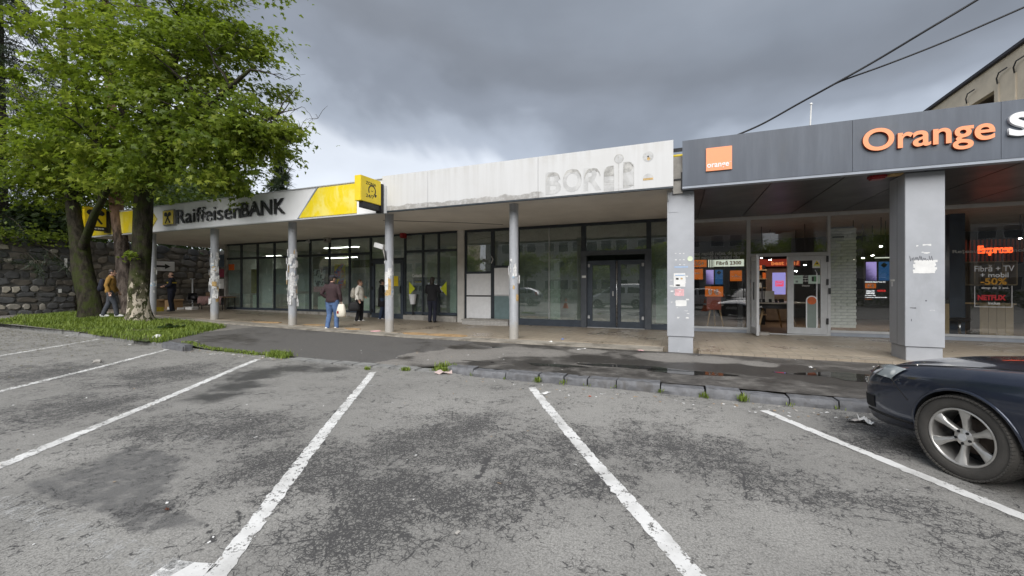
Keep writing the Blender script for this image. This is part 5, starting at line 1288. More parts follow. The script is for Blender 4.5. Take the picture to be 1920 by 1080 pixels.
# right-hand window: blue column, shelf cubes, neon word, counter, chair
c = at(1795, 520, YI + .9); tag(MB().box(c.x - .16, c.x + .16, YI + .9, YI + 1.2, .137, 3.5, MAT('dark blue column', (0.03, 0.05, 0.085), .5)).build('inner_column'), 'dark blue square column behind the right phone shop window', 'column')
o = thing('neon_sign', 'glowing orange red neon word behind the right phone shop window', 'sign', at(1865, 470, YI + 1.5)); glabel('Express', 1833, 1898, 460, 479, e_neon, o, YI + 1.5, 'neon_word', .05, .03)
sl = thing('slat_screen', 'dark orange vertical slats behind the neon word', 'screen', at(1860, 490, YI + 1.9)); m_slat = MAT('rust slat', (0.19, 0.055, 0.02), .6)
for k in range(16):
    x = X_at(1810, YI + 1.9) + k * .09; MB().box(x, x + .035, YI + 1.9, YI + 1.94, Z_at(1860, 492, YI + 1.9), Z_at(1860, 449, YI + 1.9), m_slat).build('slat', sl)
m_ply = MAT('pale plywood', (0.36, 0.27, 0.15), .6, var=.12, vs=3)
cu = thing('cube_shelf', 'plywood cube shelf behind the Fibră + TV lettering', 'shelf', at(1850, 534, YI + 1.6))
xa, xb5 = X_at(1798, YI + 1.6), X_at(1902, YI + 1.6); za, zb6 = Z_at(1850, 534, YI + 1.6), Z_at(1850, 491, YI + 1.6)
MB().box(xa, xb5, YI + 1.78, YI + 1.8, za, zb6, m_ply).build('back_panel', cu)
for x in np.linspace(xa, xb5, 5): MB().box(x - .012, x + .012, YI + 1.5, YI + 1.779, za, zb6, m_ply).build('side_panel', cu)
for z in (za, zb6): MB().box(xa, xb5, YI + 1.5, YI + 1.79, z - .013, z + .013, m_ply).build('shelf', cu)
ct = thing('service_counter', 'pale plywood service counter low behind the right phone shop window', 'counter', at(1870, 620, YI + 1.2)); x0, x1 = X_at(1838, YI + 1.1), X_at(1901, YI + 1.1)
for k in range(4): MB().box(x0 + (x1 - x0) * k / 4 + .004, x0 + (x1 - x0) * (k + 1) / 4 - .004, YI + 1.1, YI + 1.13, .14, 1.02, m_ply).build('front_panel', ct)
MB().box(x0, x1, YI + 1.131, YI + 1.7, .14, 1.0, m_dark).build('carcass', ct); MB().box(x0 - .03, x1 + .03, YI + 1.06, YI + 1.75, 1.021, 1.06, m_ply).build('counter_top', ct)
c2 = thing('side_desk', 'pale desk end standing just right of the wide pillar', 'desk', at(1775, 620, YI + .5)); x0, x1 = X_at(1752, YI + .5), X_at(1780, YI + .5); MB().box(x0, x1, YI + .5, YI + .54, .14, 1.05, m_ply).build('end_panel', c2); MB().box(x0, x1 - .02, YI + .545, YI + 1.2, .95, 1.05, m_ply).build('desk_top', c2)
ch = thing('swivel_chair', 'black swivel chair on a chrome post behind the right window', 'chair', at(1799, 625, YI + .75)); c = at(1799, 590, YI + .75)
MB().ell((c.x, c.y, .62), (.24, .24, .06), m_black).build('seat', ch, True); MB().ell((c.x - .05, c.y + .22, .95), (.22, .05, .28), m_black).build('backrest', ch, True); MB().tube([(c.x, c.y, .16), (c.x, c.y, .6)], .028, 10, m_chrome).build('post', ch, True)
for k in range(5): a = k * 2 * math.pi / 5; MB().tube([(c.x, c.y, .19), (c.x + .28 * math.cos(a), c.y + .28 * math.sin(a), .16)], .02, 6, m_chrome).build('foot', ch, True)
dd = at(1428, 631, YF - .35); ds = thing('door_stop', 'grey concrete disc with an upright pin before the open shop door', 'door stop', (dd.x, YF - .35, zf(2)))
MB().tube([(dd.x, YF - .35, zf(2) - .01), (dd.x, YF - .35, zf(2) + .07)], .2, 24, m_conc).build('base', ds, auto=40); MB().tube([(dd.x - .05, YF - .35, zf(2) + .07), (dd.x - .05, YF - .35, zf(2) + .27)], .012, 6, m_alu).build('pin', ds)

# ---------------------------------------------------------------- inside the bank
e_strip = EMIT('office ceiling light', (1.0, 0.97, 0.85), 7.0)
for i, (px, py, dy, w) in enumerate([(505, 480, 2.2, .9), (640, 483, 1.8, 1.0), (640, 464, 3.2, 1.2)]):
    c = at(px, py, YF + dy); o = thing('office_light', ['lit ceiling light seen left of the papered middle column of the bank', 'lower lit ceiling light seen above the man in maroon', 'upper lit ceiling light deep in the bank above the man in maroon'][i], 'lamp', c, None, 'ceiling lights of the bank')
    MB().box(c.x - w, c.x + w, c.y - .1, c.y + .1, c.z, c.z + .06, m_white).build('case', o); MB().box(c.x - w + .03, c.x + w - .03, c.y - .08, c.y + .08, c.z - .012, c.z - .001, e_strip).build('diffuser', o)
m_frostw = MAT('pale frosted screen', (0.36, 0.42, 0.41), .6, var=.06); m_office = MAT('white office board', (0.72, 0.77, 0.75), .6, var=.05); m_green = MAT('light green office panel', (0.62, 0.74, 0.62), .6, var=.05)
def bankbox(px0, px1, py0, py1, dy, d, m, name, label, cat):
    a, c = at(px0, py1, YF + dy), at(px1, py0, YF + dy); return tag(MB().box(a.x, c.x, YF + dy, YF + dy + d, max(a.z, .33), c.z, m).build(name), label, cat)
bankbox(485, 511, 484, 577, .18, .03, m_office, 'white_screen', 'tall white screen filling the third bank window bay', 'screen')
bankbox(452, 459, 551, 578, .5, .3, m_office, 'white_cabinet', 'narrow white cabinet at the left of the second bank window', 'cabinet')
bankbox(474, 480, 553, 578, .35, .2, m_green, 'white_bin', 'slim pale bin in the second bank window bay', 'bin')
bankbox(471, 480, 505, 550, .6, .04, MAT('olive banner', (0.30, 0.28, 0.04), .7), 'olive_banner', 'olive yellow banner in the second bank window bay', 'banner')
bankbox(556, 571, 551, 580, .5, .5, m_office, 'white_desk', 'white desk front just right of the papered column', 'desk')
bankbox(572, 579, 551, 580, .42, .05, m_frostw, 'grey_panel', 'grey side panel beside the white desk front', 'panel')
bankbox(596, 617, 556, 582, .35, .05, m_green, 'green_board', 'light green board low in the window behind the man in maroon', 'board')
bankbox(682, 694, 558, 584, .35, .05, m_green, 'green_board', 'light green board low in the window left of the bank door', 'board')
bankbox(660, 692, 487, 502, .8, .05, MAT('olive picture', (0.06, 0.065, 0.03), .6), 'wall_picture', 'dark olive picture seen through the bay left of the bank door', 'picture')
bankbox(655, 690, 512, 556, 1.4, .05, MAT('pale blue screen', (0.30, 0.33, 0.36), .6), 'paper_display', 'pale blue notice display behind the woman in the white jacket', 'display')
bankbox(600, 652, 460, 500, 4.5, .1, MAT('olive wall panel', (0.24, 0.23, 0.11), .7), 'wall_panel', 'olive wall panel high at the back of the bank', 'panel')
bankbox(520, 546, 460, 502, 4.5, .1, MAT('olive wall panel two', (0.20, 0.19, 0.08), .7), 'wall_panel', 'olive wall panel behind the papered middle column', 'panel')
bankbox(430, 450, 552, 576, .9, .5, m_dark, 'dark_seat', 'dark office seat in the first bank window bay', 'seat')
bankbox(426, 451, 506, 550, .06, .01, m_frostw, 'frosted_screen', 'grey frosted screen across the first bank window bay', 'screen')
bankbox(516, 547, 503, 551, .06, .01, m_frostw, 'frosted_screen', 'grey frosted screen in the bay left of the papered middle column', 'screen')
bankbox(551, 580, 484, 546, .06, .01, m_frostw, 'frosted_screen', 'tall grey frosted screen in the bay right of the papered middle column', 'screen')
# cash machine behind the glass and the white bin
am = thing('cash_machine', 'dark cash machine with pale side frame behind the bank glass', 'cash machine', at(802, 596, YF + .12))
a, c = at(775, 594, YF + .10), at(813, 520, YF + .10)
MB().box(a.x, c.x, YF + .10, YF + .7, .45, c.z, MAT('dark grey machine', (0.045, 0.05, 0.058), .4)).build('cabinet', am); MB().box(c.x + .005, c.x + .14, YF + .08, YF + .7, 1.0, c.z - .05, m_base).build('side_frame', am)
c = at(784, 528, YF + .09); MB().box(c.x - .22, c.x + .2, YF + .085, YF + .098, c.z - .07, c.z + .07, m_black).build('screen', am); lettering('lettering', 'bancomat', (c.x, YF + .084, c.z - .04), (1, 0, 0), (0, 0, 1), -.12, .15, 0, .07, m_yellow, am)
bn = thing('waste_bin', 'white tapered bin on a dark stand behind the cash machine window', 'bin', at(779, 592, YF + .06)); c = at(779, 570, YF + .06)
zb7, zt7 = Z_at(779, 570, YF + .06), Z_at(779, 553, YF + .06); MB().tube([(c.x, YF - .12, zb7), (c.x, YF - .12, zt7)], [.10, .155], 16, m_white).build('bucket', bn, auto=40); MB().tube([(c.x, YF - .12, zt7 + .002), (c.x, YF - .12, zt7 + .03)], .165, 16, m_white).build('rim', bn, auto=40); MB().tube([(c.x, YF - .12, zf(-10)), (c.x, YF - .12, zb7 - .002)], .03, 8, m_black).build('post', bn)
# ================================================================ WALL, TREES, GRASS
def cheap_stone(seed, mat):
    """irregular rounded block, unit size, flat back"""
    r = random.Random(seed); n = 8
    rim = []
    for i in range(n):
        a = 2 * math.pi * i / n + r.uniform(-.18, .18); k = r.uniform(.72, 1.12) / (abs(math.cos(a)) ** 3 + abs(math.sin(a)) ** 3) ** (1 / 3)
        rim.append((.5 * k * math.cos(a), .5 * k * math.sin(a)))
    b = MB(); vs_ = []
    for s, d in ((1.0, 0.0), (.97, .30), (.80, .46 + r.uniform(-.05, .05))):
        vs_ += [(-d + r.uniform(-.05, .05) * (d > 0), y * s, z * s) for y, z in rim]
    vs_.append((-.52, r.uniform(-.1, .1), r.uniform(-.1, .1)))
    fs = []
    for j in range(2):
        for i in range(n): fs.append((j * n + i, j * n + (i + 1) % n, (j + 1) * n + (i + 1) % n, (j + 1) * n + i))
    fs += [(2 * n + i, 2 * n + (i + 1) % n, 3 * n) for i in range(n)]
    b.add(vs_, fs, mat); me = b.mesh('stone', smooth=True); me.set_sharp_from_angle(angle=R(38)); return me
def SM(name, c, **k): return MAT(name, c, .9, var=.25, vs=3, bump=.5, bs=14, world=True, **k)
st_dark = [SM('dark wall stone', (0.075, 0.075, 0.077)), SM('slate wall stone', (0.10, 0.102, 0.105)), SM('brown wall stone', (0.11, 0.098, 0.084))]
st_pale = [SM('pale wall stone', (0.30, 0.28, 0.245)), SM('cream wall stone', (0.38, 0.35, 0.295))]
st_brown = [SM('earth wall stone', (0.145, 0.128, 0.104)), SM('tan wall stone', (0.185, 0.162, 0.13)), SM('grey wall stone', (0.125, 0.12, 0.112))]
m_mortar = MAT('dark lime mortar', (0.088, 0.085, 0.080), .95, var=.3, vs=4, bump=.6, bs=20, world=True)
m_mortar2 = MAT('brown lime mortar', (0.10, 0.09, 0.076), .95, var=.3, vs=4, bump=.6, bs=20, world=True)
def stone_wall(label, y0, y1, h, xw, sets, weights, mort, seed, mean):
    r = random.Random(seed)
    o = thing('stone_wall', label, 'wall', (xw, (y0 + y1) / 2, zg(xw)))
    MB().box(xw - .6, xw - .02, y0, y1, 0, h - .05, mort).build('mortar_core', o)
    protos = [(cheap_stone(seed * 50 + i, m), w) for i, (m, w) in enumerate([(m, w) for st, w in zip(sets, weights) for m in st for _ in range(2)])]
    z = zg(xw) - .12; cnt = 0
    while z < h:
        rh = r.uniform(.7, 1.3) * mean * .62
        y = y0 + r.uniform(0, .1)
        while y < y1 - .05 and cnt < 295:
            L = min(r.uniform(.55, 1.6) * mean, y1 - y + .02)
            me = r.choices([p for p, _ in protos], [w for _, w in protos])[0]
            s = link_mesh('stone', me, o, (xw - .03 + .008, y + L / 2, z + rh / 2 + r.uniform(-.03, .03)))
            s.scale = (r.uniform(.05, .13), L * .99, rh * r.uniform(.92, 1.1)); s.rotation_euler = (r.uniform(-.14, .14), 0, 0); s.rotation_euler.x += math.pi * r.choice((0, 1))
            s.scale.x = -s.scale.x if False else s.scale.x
            y += L; cnt += 1
        z += rh
    return o
XW = -25.0
for st in (st_dark, st_pale, st_brown): pass
# stones face +X: prototypes bulge to -X, so turn the wall frame round by mirroring the depth
_cs = cheap_stone
def cheap_stone(seed, mat):
    me = _cs(seed, mat); me.transform(Matrix.Rotation(math.pi, 4, 'Z')); return me
wl1 = stone_wall('dark rubble stone wall with scattered pale stones at the left edge', 5.2, 9.75, 3.45, XW, [st_dark, st_pale], [1.0, .20], m_mortar, 3, .40)
wl2 = stone_wall('brown fitted stone wall running back under the end of the bank canopy', 9.8, 21, 3.66, XW - .25, [st_brown, st_dark], [1.0, .35], m_mortar2, 4, .52)
cap = MB(); cap.box(XW - .7, XW + .05, 5.2, 9.75, 3.42, 3.5, m_mortar); cap.build('coping', wl1)
# painted patches and papers on the wall
for (py_, z, w, h, m, nm) in ((9.38, 2.55, .09, .42, m_paper, 'pasted_paper'), (9.2, 1.35, .10, .16, m_paper, 'pasted_paper')):
    MB().box(XW + .18, XW + .195, py_ - w / 2, py_ + w / 2, z - h / 2, z + h / 2, m).build(nm, wl1)
# arrow sign board on the back wall of the passage
Ys = 13.1; sg = thing('arrow_sign', 'white sign board with a black right arrow and red stroke in the dark passage', 'sign', (XW + .1, Ys, 2.3))
MB().box(XW - .02, XW + .05, Ys - .85, Ys + .55, 2.36, 2.86, m_paper).build('board', sg, bevel=.01)
ar = [(-.35, -.05), (.1, -.05), (.1, -.14), (.36, 0), (.1, .14), (.1, .05), (-.35, .05)]
MB().prism(ar, (XW + .052, Ys, 2.6), (0, 1, 0), (0, 0, 1), (.004, 0, 0), m_ink).build('arrow', sg); MB().prism([(-.80, -.22), (-.70, -.22), (-.52, .22), (-.62, .22)], (XW + .052, Ys, 2.6), (0, 1, 0), (0, 0, 1), (.004, 0, 0), m_red).build('stroke', sg)

# ---------------------------------------------------------------- bark and leaves
t = NT('mossy maple bark'); P = t.pos(); n = t.noise(t.scale(P, (1, 1, .3)), 9, 6, .7); n2 = t.noise(P, 3, 5, .6)
c = t.mix(t.rng(n, .35, .7), (0.016, 0.014, 0.010), (0.052, 0.045, 0.033)); c = t.mix(t.rng(n2, .42, .6, 0, .75), c, (0.036, 0.048, 0.010))
t.bsdf(c, .95, 0, .2, t.bump(n, 1.0, .05)); m_moss = t.m
t = NT('flaking maple bark'); P = t.pos(); n = t.noise(t.scale(P, (1, 1, .3)), 9, 6, .7); n2 = t.noise(P, 3, 5, .6); z = t.node('ShaderNodeSeparateXYZ', {0: P}).outputs['Z']
c = t.mix(t.rng(n, .35, .7), (0.018, 0.016, 0.011), (0.058, 0.05, 0.037)); c = t.mix(t.rng(n2, .42, .6, 0, .75), c, (0.038, 0.050, 0.011))
lowm = t.math('MULTIPLY', t.rng(z, 1.4, 2.4, 1, 0), .5); c = t.mix(t.math('MULTIPLY', lowm, t.rng(t.noise(P, 5, 5), .4, .6)), c, (0.20, 0.185, 0.12))
fl_ = t.math('ADD', t.noise(t.scale(P, (1, 1, .5)), 7.0, 5, .65, .5), t.rng(z, .5, 2.6, .11, -.10)); c = t.mix(t.rng(fl_, .60, .625), c, (0.50, 0.44, 0.36))
t.bsdf(c, .95, 0, .2, t.bump(n, 1.0, .05)); m_flake = t.m
t = NT('reddish pine bark'); P = t.pos(); n = t.noise(t.scale(P, (1, 1, .35)), 8, 6, .7); z = t.node('ShaderNodeSeparateXYZ', {0: P}).outputs['Z']
c = t.mix(t.rng(n, .35, .68), (0.045, 0.035, 0.03), (0.165, 0.135, 0.115)); c = t.mix(t.rng(t.math('ADD', z, t.math('MULTIPLY', n, 2)), 4.2, 6.2, 0, .75), c, (0.30, 0.17, 0.105))
t.bsdf(c, .95, 0, .2, t.bump(n, 1.0, .05)); m_pine = t.m
m_twig = MAT('dark twig bark', (0.045, 0.037, 0.03), .9, var=.3)
def leaf_mat(name, lo, hi, tip, trans=.52):
    t = NT(name); tn = t.attr('tone'); c = t.mix(t.rng(tn, 0, .7), lo, hi); c = t.mix(t.rng(tn, .72, 1.0), c, tip)
    d = t.node('ShaderNodeBsdfPrincipled', {'Base Color': c, 'Roughness': .45, 'Specular IOR Level': .35})
    tl = t.node('ShaderNodeBsdfTranslucent', {'Color': t.mix(.5, c, (0.22, 0.30, 0.02))}); m = t.node('ShaderNodeMixShader', {0: trans}); t.l.new(d.outputs[0], m.inputs[1]); t.l.new(tl.outputs[0], m.inputs[2]); t.l.new(m.outputs[0], t.out.inputs[0]); return t.m
m_leaf = leaf_mat('maple leaf', (0.088, 0.140, 0.016), (0.185, 0.25, 0.029), (0.33, 0.39, 0.06))
m_leafd = leaf_mat('dark leaf', (0.022, 0.042, 0.012), (0.05, 0.085, 0.02), (0.08, 0.12, 0.03), .3)
m_need = leaf_mat('spruce needles', (0.012, 0.022, 0.012), (0.028, 0.045, 0.022), (0.045, 0.07, 0.028), .15)
MAPLE = np.array([(0, 0, 0), (.16, .10, .02), (.44, .02, -.06), (.34, .20, .0), (.52, .46, -.10), (.28, .40, .02), (.20, .52, .03), (.0, .98, -.10), (-.20, .52, .03), (-.28, .40, .02), (-.52, .46, -.10), (-.34, .20, 0), (-.44, .02, -.06), (-.16, .10, .02), (0, .35, .06)], float)
MAPLE_F = np.array([(14, i, i + 1) for i in range(0, 13)] + [(14, 13, 0)])
OVAL = np.array([(0, 0, 0), (.30, .35, .04), (.22, .75, 0), (0, 1, -.08), (-.22, .75, 0), (-.30, .35, .04)], float)
OVAL_F = np.array([(0, 1, 2), (0, 2, 3), (0, 3, 4), (0, 4, 5)])
def leaves_mesh(name, pos, size, tone, up, tmpl, tf, mat, rs, droop=.35):
    """pos (n,3), size (n,), tone (n,), up (n,3): mean leaf normals"""
    n = len(pos)
    nrm = up + rs.normal(0, .42, (n, 3)); nrm /= np.linalg.norm(nrm, axis=1, keepdims=True)
    d = rs.normal(0, 1, (n, 3)); d[:, 2] -= droop; d -= nrm * (d * nrm).sum(1, keepdims=True); d /= np.linalg.norm(d, axis=1, keepdims=True)
    s = np.cross(d, nrm)
    V = pos[:, None, :] + size[:, None, None] * (tmpl[None, :, 0:1] * s[:, None, :] + tmpl[None, :, 1:2] * d[:, None, :] + tmpl[None, :, 2:3] * nrm[:, None, :])
    k = len(tmpl); F = (tf[None] + (np.arange(n) * k)[:, None, None]).reshape(-1, tf.shape[1])
    return np_mesh(name, V.reshape(-1, 3), F, [mat], attrs={'tone': np.repeat(tone, k)})
def clear_of_sign(c):      # the boughs are cut back where they would hang before the bank fascia
    x, y, z = c; d = -SY * x + CY * y; q = (CY * x + SY * y) / d
    return not (-.90 < q < -.45 and z < EYE + d * .237)
def grow(seed, trunk, blobs, n_clump, leaves, leaf_size, spread, name, label, mats, tmpl=(MAPLE, MAPLE_F), parent_extra=None, bare=(), group=None, flat=.45, tip_bias=.5, droop=.35, flare=True, twig=True, sides=6):
    """trunk: list of limbs, each [(point, radius), ...]; blobs: (centre, radii, weight); a branch is grown to every leaf clump from the nearest wood"""
    r = random.Random(seed); rs = np.random.RandomState(seed)
    root = trunk[0][0][0]
    o = thing(name, label, 'tree', root, None, group)
    tb = MB(); skel = []
    for li, limb in enumerate(trunk):
        # resample smoothly
        P = [Vector(p) for p, _ in limb]; Rr = [x for _, x in limb]; pts, rad = [], []
        for i in range(len(P) - 1):
            for k in range(5):
                u = k / 5; p0 = P[max(i - 1, 0)]; p1 = P[i]; p2 = P[i + 1]; p3 = P[min(i + 2, len(P) - 1)]
                q = .5 * ((2 * p1) + (p2 - p0) * u + (2 * p0 - 5 * p1 + 4 * p2 - p3) * u * u + (3 * p1 - p0 - 3 * p2 + p3) * u ** 3)
                pts.append(q); rad.append(Rr[i] * (1 - u) + Rr[i + 1] * u)
        pts.append(P[-1]); rad.append(Rr[-1])
        n = 18 if li == 0 else 9; b0 = len(tb.v)
        tb.tube(pts, rad, n, mats[0])
        for i in range(b0, len(tb.v)):      # lumpy bark, root flare
            v = tb.v[i]; h = v[2] - root[2]; p = min(range(len(pts)), key=lambda j: abs(pts[j].z - v[2])); c = pts[p]
            a = math.atan2(v[1] - c.y, v[0] - c.x); k = 1 + .06 * math.sin(3 * a + h * 1.3 + seed) + .04 * math.sin(7 * a - h * 2.1)
            if flare and li == 0 and h < .8: k *= 1 + .28 * (1 - h / .8) ** 2 * (1 + .6 * math.sin(4 * a + seed))
            tb.v[i] = (c.x + (v[0] - c.x) * k, c.y + (v[1] - c.y) * k, v[2])
        skel += [(p, q) for p, q in zip(pts, rad) if p.z > root[2] + (1.9 if li == 0 else 0)]
    tb.build('trunk', o, smooth=True)
    clumps = []
    W = [b[2] for b in blobs]
    for _ in range(n_clump):
        c, rad, _w = r.choices(blobs, W)[0]
        while True:
            d = Vector((r.gauss(0, 1), r.gauss(0, 1), r.gauss(0, 1)))
            if d.length > 1e-3: break
        d.normalize(); q = r.random() ** (tip_bias)
        cl = Vector((c[0] + d.x * rad[0] * q, c[1] + d.y * rad[1] * q, c[2] + d.z * rad[2] * q))
        if flat != .31 or clear_of_sign(cl): clumps.append(cl)
    trunk_c = Vector(root)
    tips = [(c, True) for c in clumps] + [(Vector(b), False) for b in bare]
    tips.sort(key=lambda c: min((c[0] - p).length for p, _ in skel))
    bb = MB(); sp = np.array([tuple(p) for p, _ in skel]); sr = [q for _, q in skel]
    for c, leafy in tips:
        ca = np.array(tuple(c)); dv = ca - sp; dist = np.linalg.norm(dv, axis=1)
        cost = dist + .9 * np.maximum(0, -(dv[:, 2])) + .02 / (np.array(sr) + .01)
        i = int(cost.argmin()); p = Vector(sp[i]); L = (c - p).length
        if L < .05: continue
        r0 = min(sr[i] * .62, .012 + .016 * L); m = max(3, int(L / .35) + 1); pts, rad = [], []
        bend = Vector((r.uniform(-1, 1), r.uniform(-1, 1), r.uniform(.1, .9))) * L * .12
        for k in range(m + 1):
            u = k / m; q = p.lerp(c, u) + bend * math.sin(math.pi * u) + Vector((r.uniform(-1, 1), r.uniform(-1, 1), r.uniform(-1, 1))) * .03 * L * (0 < k < m)
            pts.append(q); rad.append(r0 * (1 - .72 * u) + .002)
        bb.tube(pts, rad, 5 if r0 < .04 else 7, mats[1])
        sp = np.concatenate([sp, np.array([tuple(q) for q in pts[1:]])]); sr += rad[1:]
        if not leafy or twig:
            for _ in range(5 if not leafy else 3):
                k = r.randrange(1, m + 1); d = Vector((r.uniform(-1, 1), r.uniform(-1, 1), r.uniform(-.5, .8))).normalized() * r.uniform(.25, .6)
                bb.tube([pts[k], pts[k] + d * .5 + Vector((0, 0, .05)), pts[k] + d], [max(.006, rad[k] * .6), .005, .003], 4, mats[1])
    if len(bb.v): bb.build('branches', o, smooth=True)
    # leaves in flattened sprays
    nC = len(clumps); per = leaves // max(1, nC)
    C = np.array([tuple(c) for c in clumps]); idx = np.repeat(np.arange(nC), per)
    off = rs.normal(0, 1, (len(idx), 3)) * np.array([spread, spread, spread * flat])
    cs_ = rs.uniform(.6, 1.35, nC); off *= cs_[idx][:, None]
    off[:, 2] -= .10 * (off[:, 0] ** 2 + off[:, 1] ** 2) / max(spread, .1)
    pos = C[idx] + off
    ctone = rs.beta(1.6, 2.2, nC); lim = rs.random(nC) < .24; ctone[lim] = rs.uniform(.8, 1.0, lim.sum())
    tone = np.clip(ctone[idx] + rs.normal(0, .13, len(idx)), 0, 1)
    cen = np.mean([b[0] for b in blobs], axis=0); out = pos - cen; out /= np.linalg.norm(out, axis=1, keepdims=True) + 1e-6
    up = out * .45 + np.array([0, 0, .75])
    me = leaves_mesh('crown', pos, leaf_size * rs.uniform(.5, 1.3, len(idx)), tone, up, tmpl[0], tmpl[1], mats[2], rs, droop)
    link_mesh('crown', me, o)
    return o
def B(px, py, Y, rx, ry, rz, w=1.0): p = at(px, py, Y); return ((p.x, p.y, p.z), (rx, ry, rz), w)
def V3(px, py, Y): return tuple(at(px, py, Y))
# main maple with flaking bark
b0 = gp(260, 601, .3); Yt = b0.y
tr = [[((b0.x, b0.y, .22), .34), ((b0.x, b0.y, 1.2), .30), (V3(266, 480, Yt), .28), (V3(268, 400, Yt), .27), (V3(272, 330, Yt), .26)],
      [(V3(272, 332, Yt), .22), (V3(300, 240, Yt - .2), .16), (V3(325, 130, Yt - .3), .11), (V3(335, 30, Yt - .4), .06)],
      [(V3(271, 334, Yt), .20), (V3(240, 240, Yt + .2), .14), (V3(215, 140, Yt + .3), .10), (V3(200, 30, Yt + .3), .05)],
      [(V3(273, 336, Yt), .16), (V3(330, 250, Yt - .6), .11), (V3(400, 190, Yt - .8), .08), (V3(470, 130, Yt - .7), .04)],
      [(V3(273, 350, Yt), .13), (V3(340, 300, Yt - .3), .10), (V3(430, 262, Yt - .2), .07), (V3(520, 215, Yt - .2), .03)],
      [(V3(270, 345, Yt), .13), (V3(220, 300, Yt - .8), .09), (V3(150, 240, Yt - 1.4), .06), (V3(70, 200, Yt - 1.8), .03)]]
bl = [B(330, 60, Yt, 2.6, 2.6, 2.4, 1.5), B(400, 150, Yt - .2, 2.0, 2.2, 1.9, 1.2), B(300, 200, Yt - .6, 2.3, 2.2, 1.8, 1.2), B(455, 240, Yt - .2, 1.45, 1.8, 1.0, .9), B(440, 285, Yt - .3, 1.3, 1.4, .5, .5),
      B(505, 262, Yt, .8, .9, .7, .3), B(350, 262, Yt - .5, 1.6, 1.6, .7, .6), B(215, 90, Yt - .5, 2.2, 2.4, 2.2, 1.2), B(120, 170, Yt - 1.3, 1.5, 1.8, 1.4, .6), B(190, 260, Yt - 1.2, 1.6, 1.8, 1.2, .7), B(400, -40, Yt, 2.0, 2.4, 1.6, .7),
      B(410, 330, Yt - .3, 1.0, .9, .4, .30), B(285, 318, Yt - .9, 1.5, .8, .6, .55), B(210, 318, Yt - .9, 1.2, .8, .6, .4), B(85, 275, Yt - 1.4, 1.0, 1.2, 1.0, .28), B(440, 60, Yt, 1.1, 1.4, 1.2, .5), B(528, 240, Yt, .35, .5, .4, .1)]
bare = [V3(x, y, Yt) for x, y in ((447, 15), (535, 150), (556, 165), (566, 200), (596, 222), (576, 240), (430, 20), (420, 60), (545, 190), (560, 280))]
maple = grow(11, tr, bl, 300, 31000, .172, .37, 'maple_tree', 'tall maple with moss and pale flaking bark on its trunk, nearest the bank', (m_flake, m_twig, m_leaf), bare=bare, flat=.31)
# left maple with forked mossy trunk
b1 = gp(172, 596, .33); Y1 = b1.y
tr = [[((b1.x, b1.y, .25), .36), (V3(168, 560, Y1), .33), (V3(155, 500, Y1), .31), (V3(148, 455, Y1), .28), (V3(138, 400, Y1), .22), (V3(130, 330, Y1), .17), (V3(120, 250, Y1), .11)],
      [(V3(152, 472, Y1), .17), (V3(163, 440, Y1 - .05), .14), (V3(178, 400, Y1 - .2), .12), (V3(200, 360, Y1 - .3), .09), (V3(205, 320, Y1 - .3), .06)],
      [(V3(188, 385, Y1 - .2), .07), (V3(186, 350, Y1 - .1), .05), (V3(184, 310, Y1), .03)]]
bl = [B(130, 300, Y1 + .3, 1.7, 2.0, 1.5, 1.0), B(150, 340, Y1 + .5, 2.0, 1.8, 1.1, .9), B(90, 350, Y1, 1.2, 1.4, .9, .3), B(165, 220, Y1, 1.9, 2.0, 1.8, 1.0), B(235, 330, Y1 + .8, 1.4, 1.4, .9, .5)]
maple2 = grow(12, tr, bl, 200, 15000, .15, .40, 'maple_tree', 'dark mossy maple leaning left with a forked trunk beside the stone wall', (m_moss, m_twig, m_leaf))
# pine with reddish trunk
b2 = gp(237, 594, .33); Y2 = b2.y + .2
tr = [[((b2.x, Y2, .3), .26), (V3(236, 540, Y2), .24), (V3(228, 470, Y2), .23), (V3(219, 390, Y2), .22), (V3(214, 310, Y2), .21), (V3(208, 200, Y2), .17), (V3(200, 60, Y2), .12), (V3(196, -60, Y2), .05)]]
bl = [B(200, -20, Y2, 2.0, 2.0, 2.0, 1.0), B(190, 80, Y2, 1.6, 1.6, 1.2, .6)]
NEED = np.array([(-.03, 0, 0), (.03, 0, 0), (.012, 1, 0), (-.012, 1, 0)], float); NEED_F = np.array([(0, 1, 2, 3)])
pine = grow(13, tr, bl, 70, 9000, .22, .4, 'pine_tree', 'pine with a bare reddish brown trunk between the two maples', (m_pine, m_twig, m_need), tmpl=(NEED, NEED_F), flat=.6)
# leaf sprout on the maple trunk
def sprout(px, py, Y, n, s, seed, name, label):
    rs = np.random.RandomState(seed); c = np.array(V3(px, py, Y)); pos = c + rs.normal(0, 1, (n, 3)) * np.array([s, s * .5, s * .6])
    o = link_mesh(name, leaves_mesh(name, pos, .15 * rs.uniform(.6, 1.2, n), rs.uniform(.4, .9, n), np.tile((0, -.5, .6), (n, 1)), MAPLE, MAPLE_F, m_leaf, rs)); tag(o, label, 'plant', kind='stuff'); return o
sprout(245, 478, Yt - .45, 40, .16, 3, 'leaf_sprout', 'small tuft of young leaves sprouting from the flaking maple trunk')

sprout(440, 382, 9.3, 26, .20, 5, 'leaf_sprig', 'small leafy sprig hanging in front of the bank sign letters')
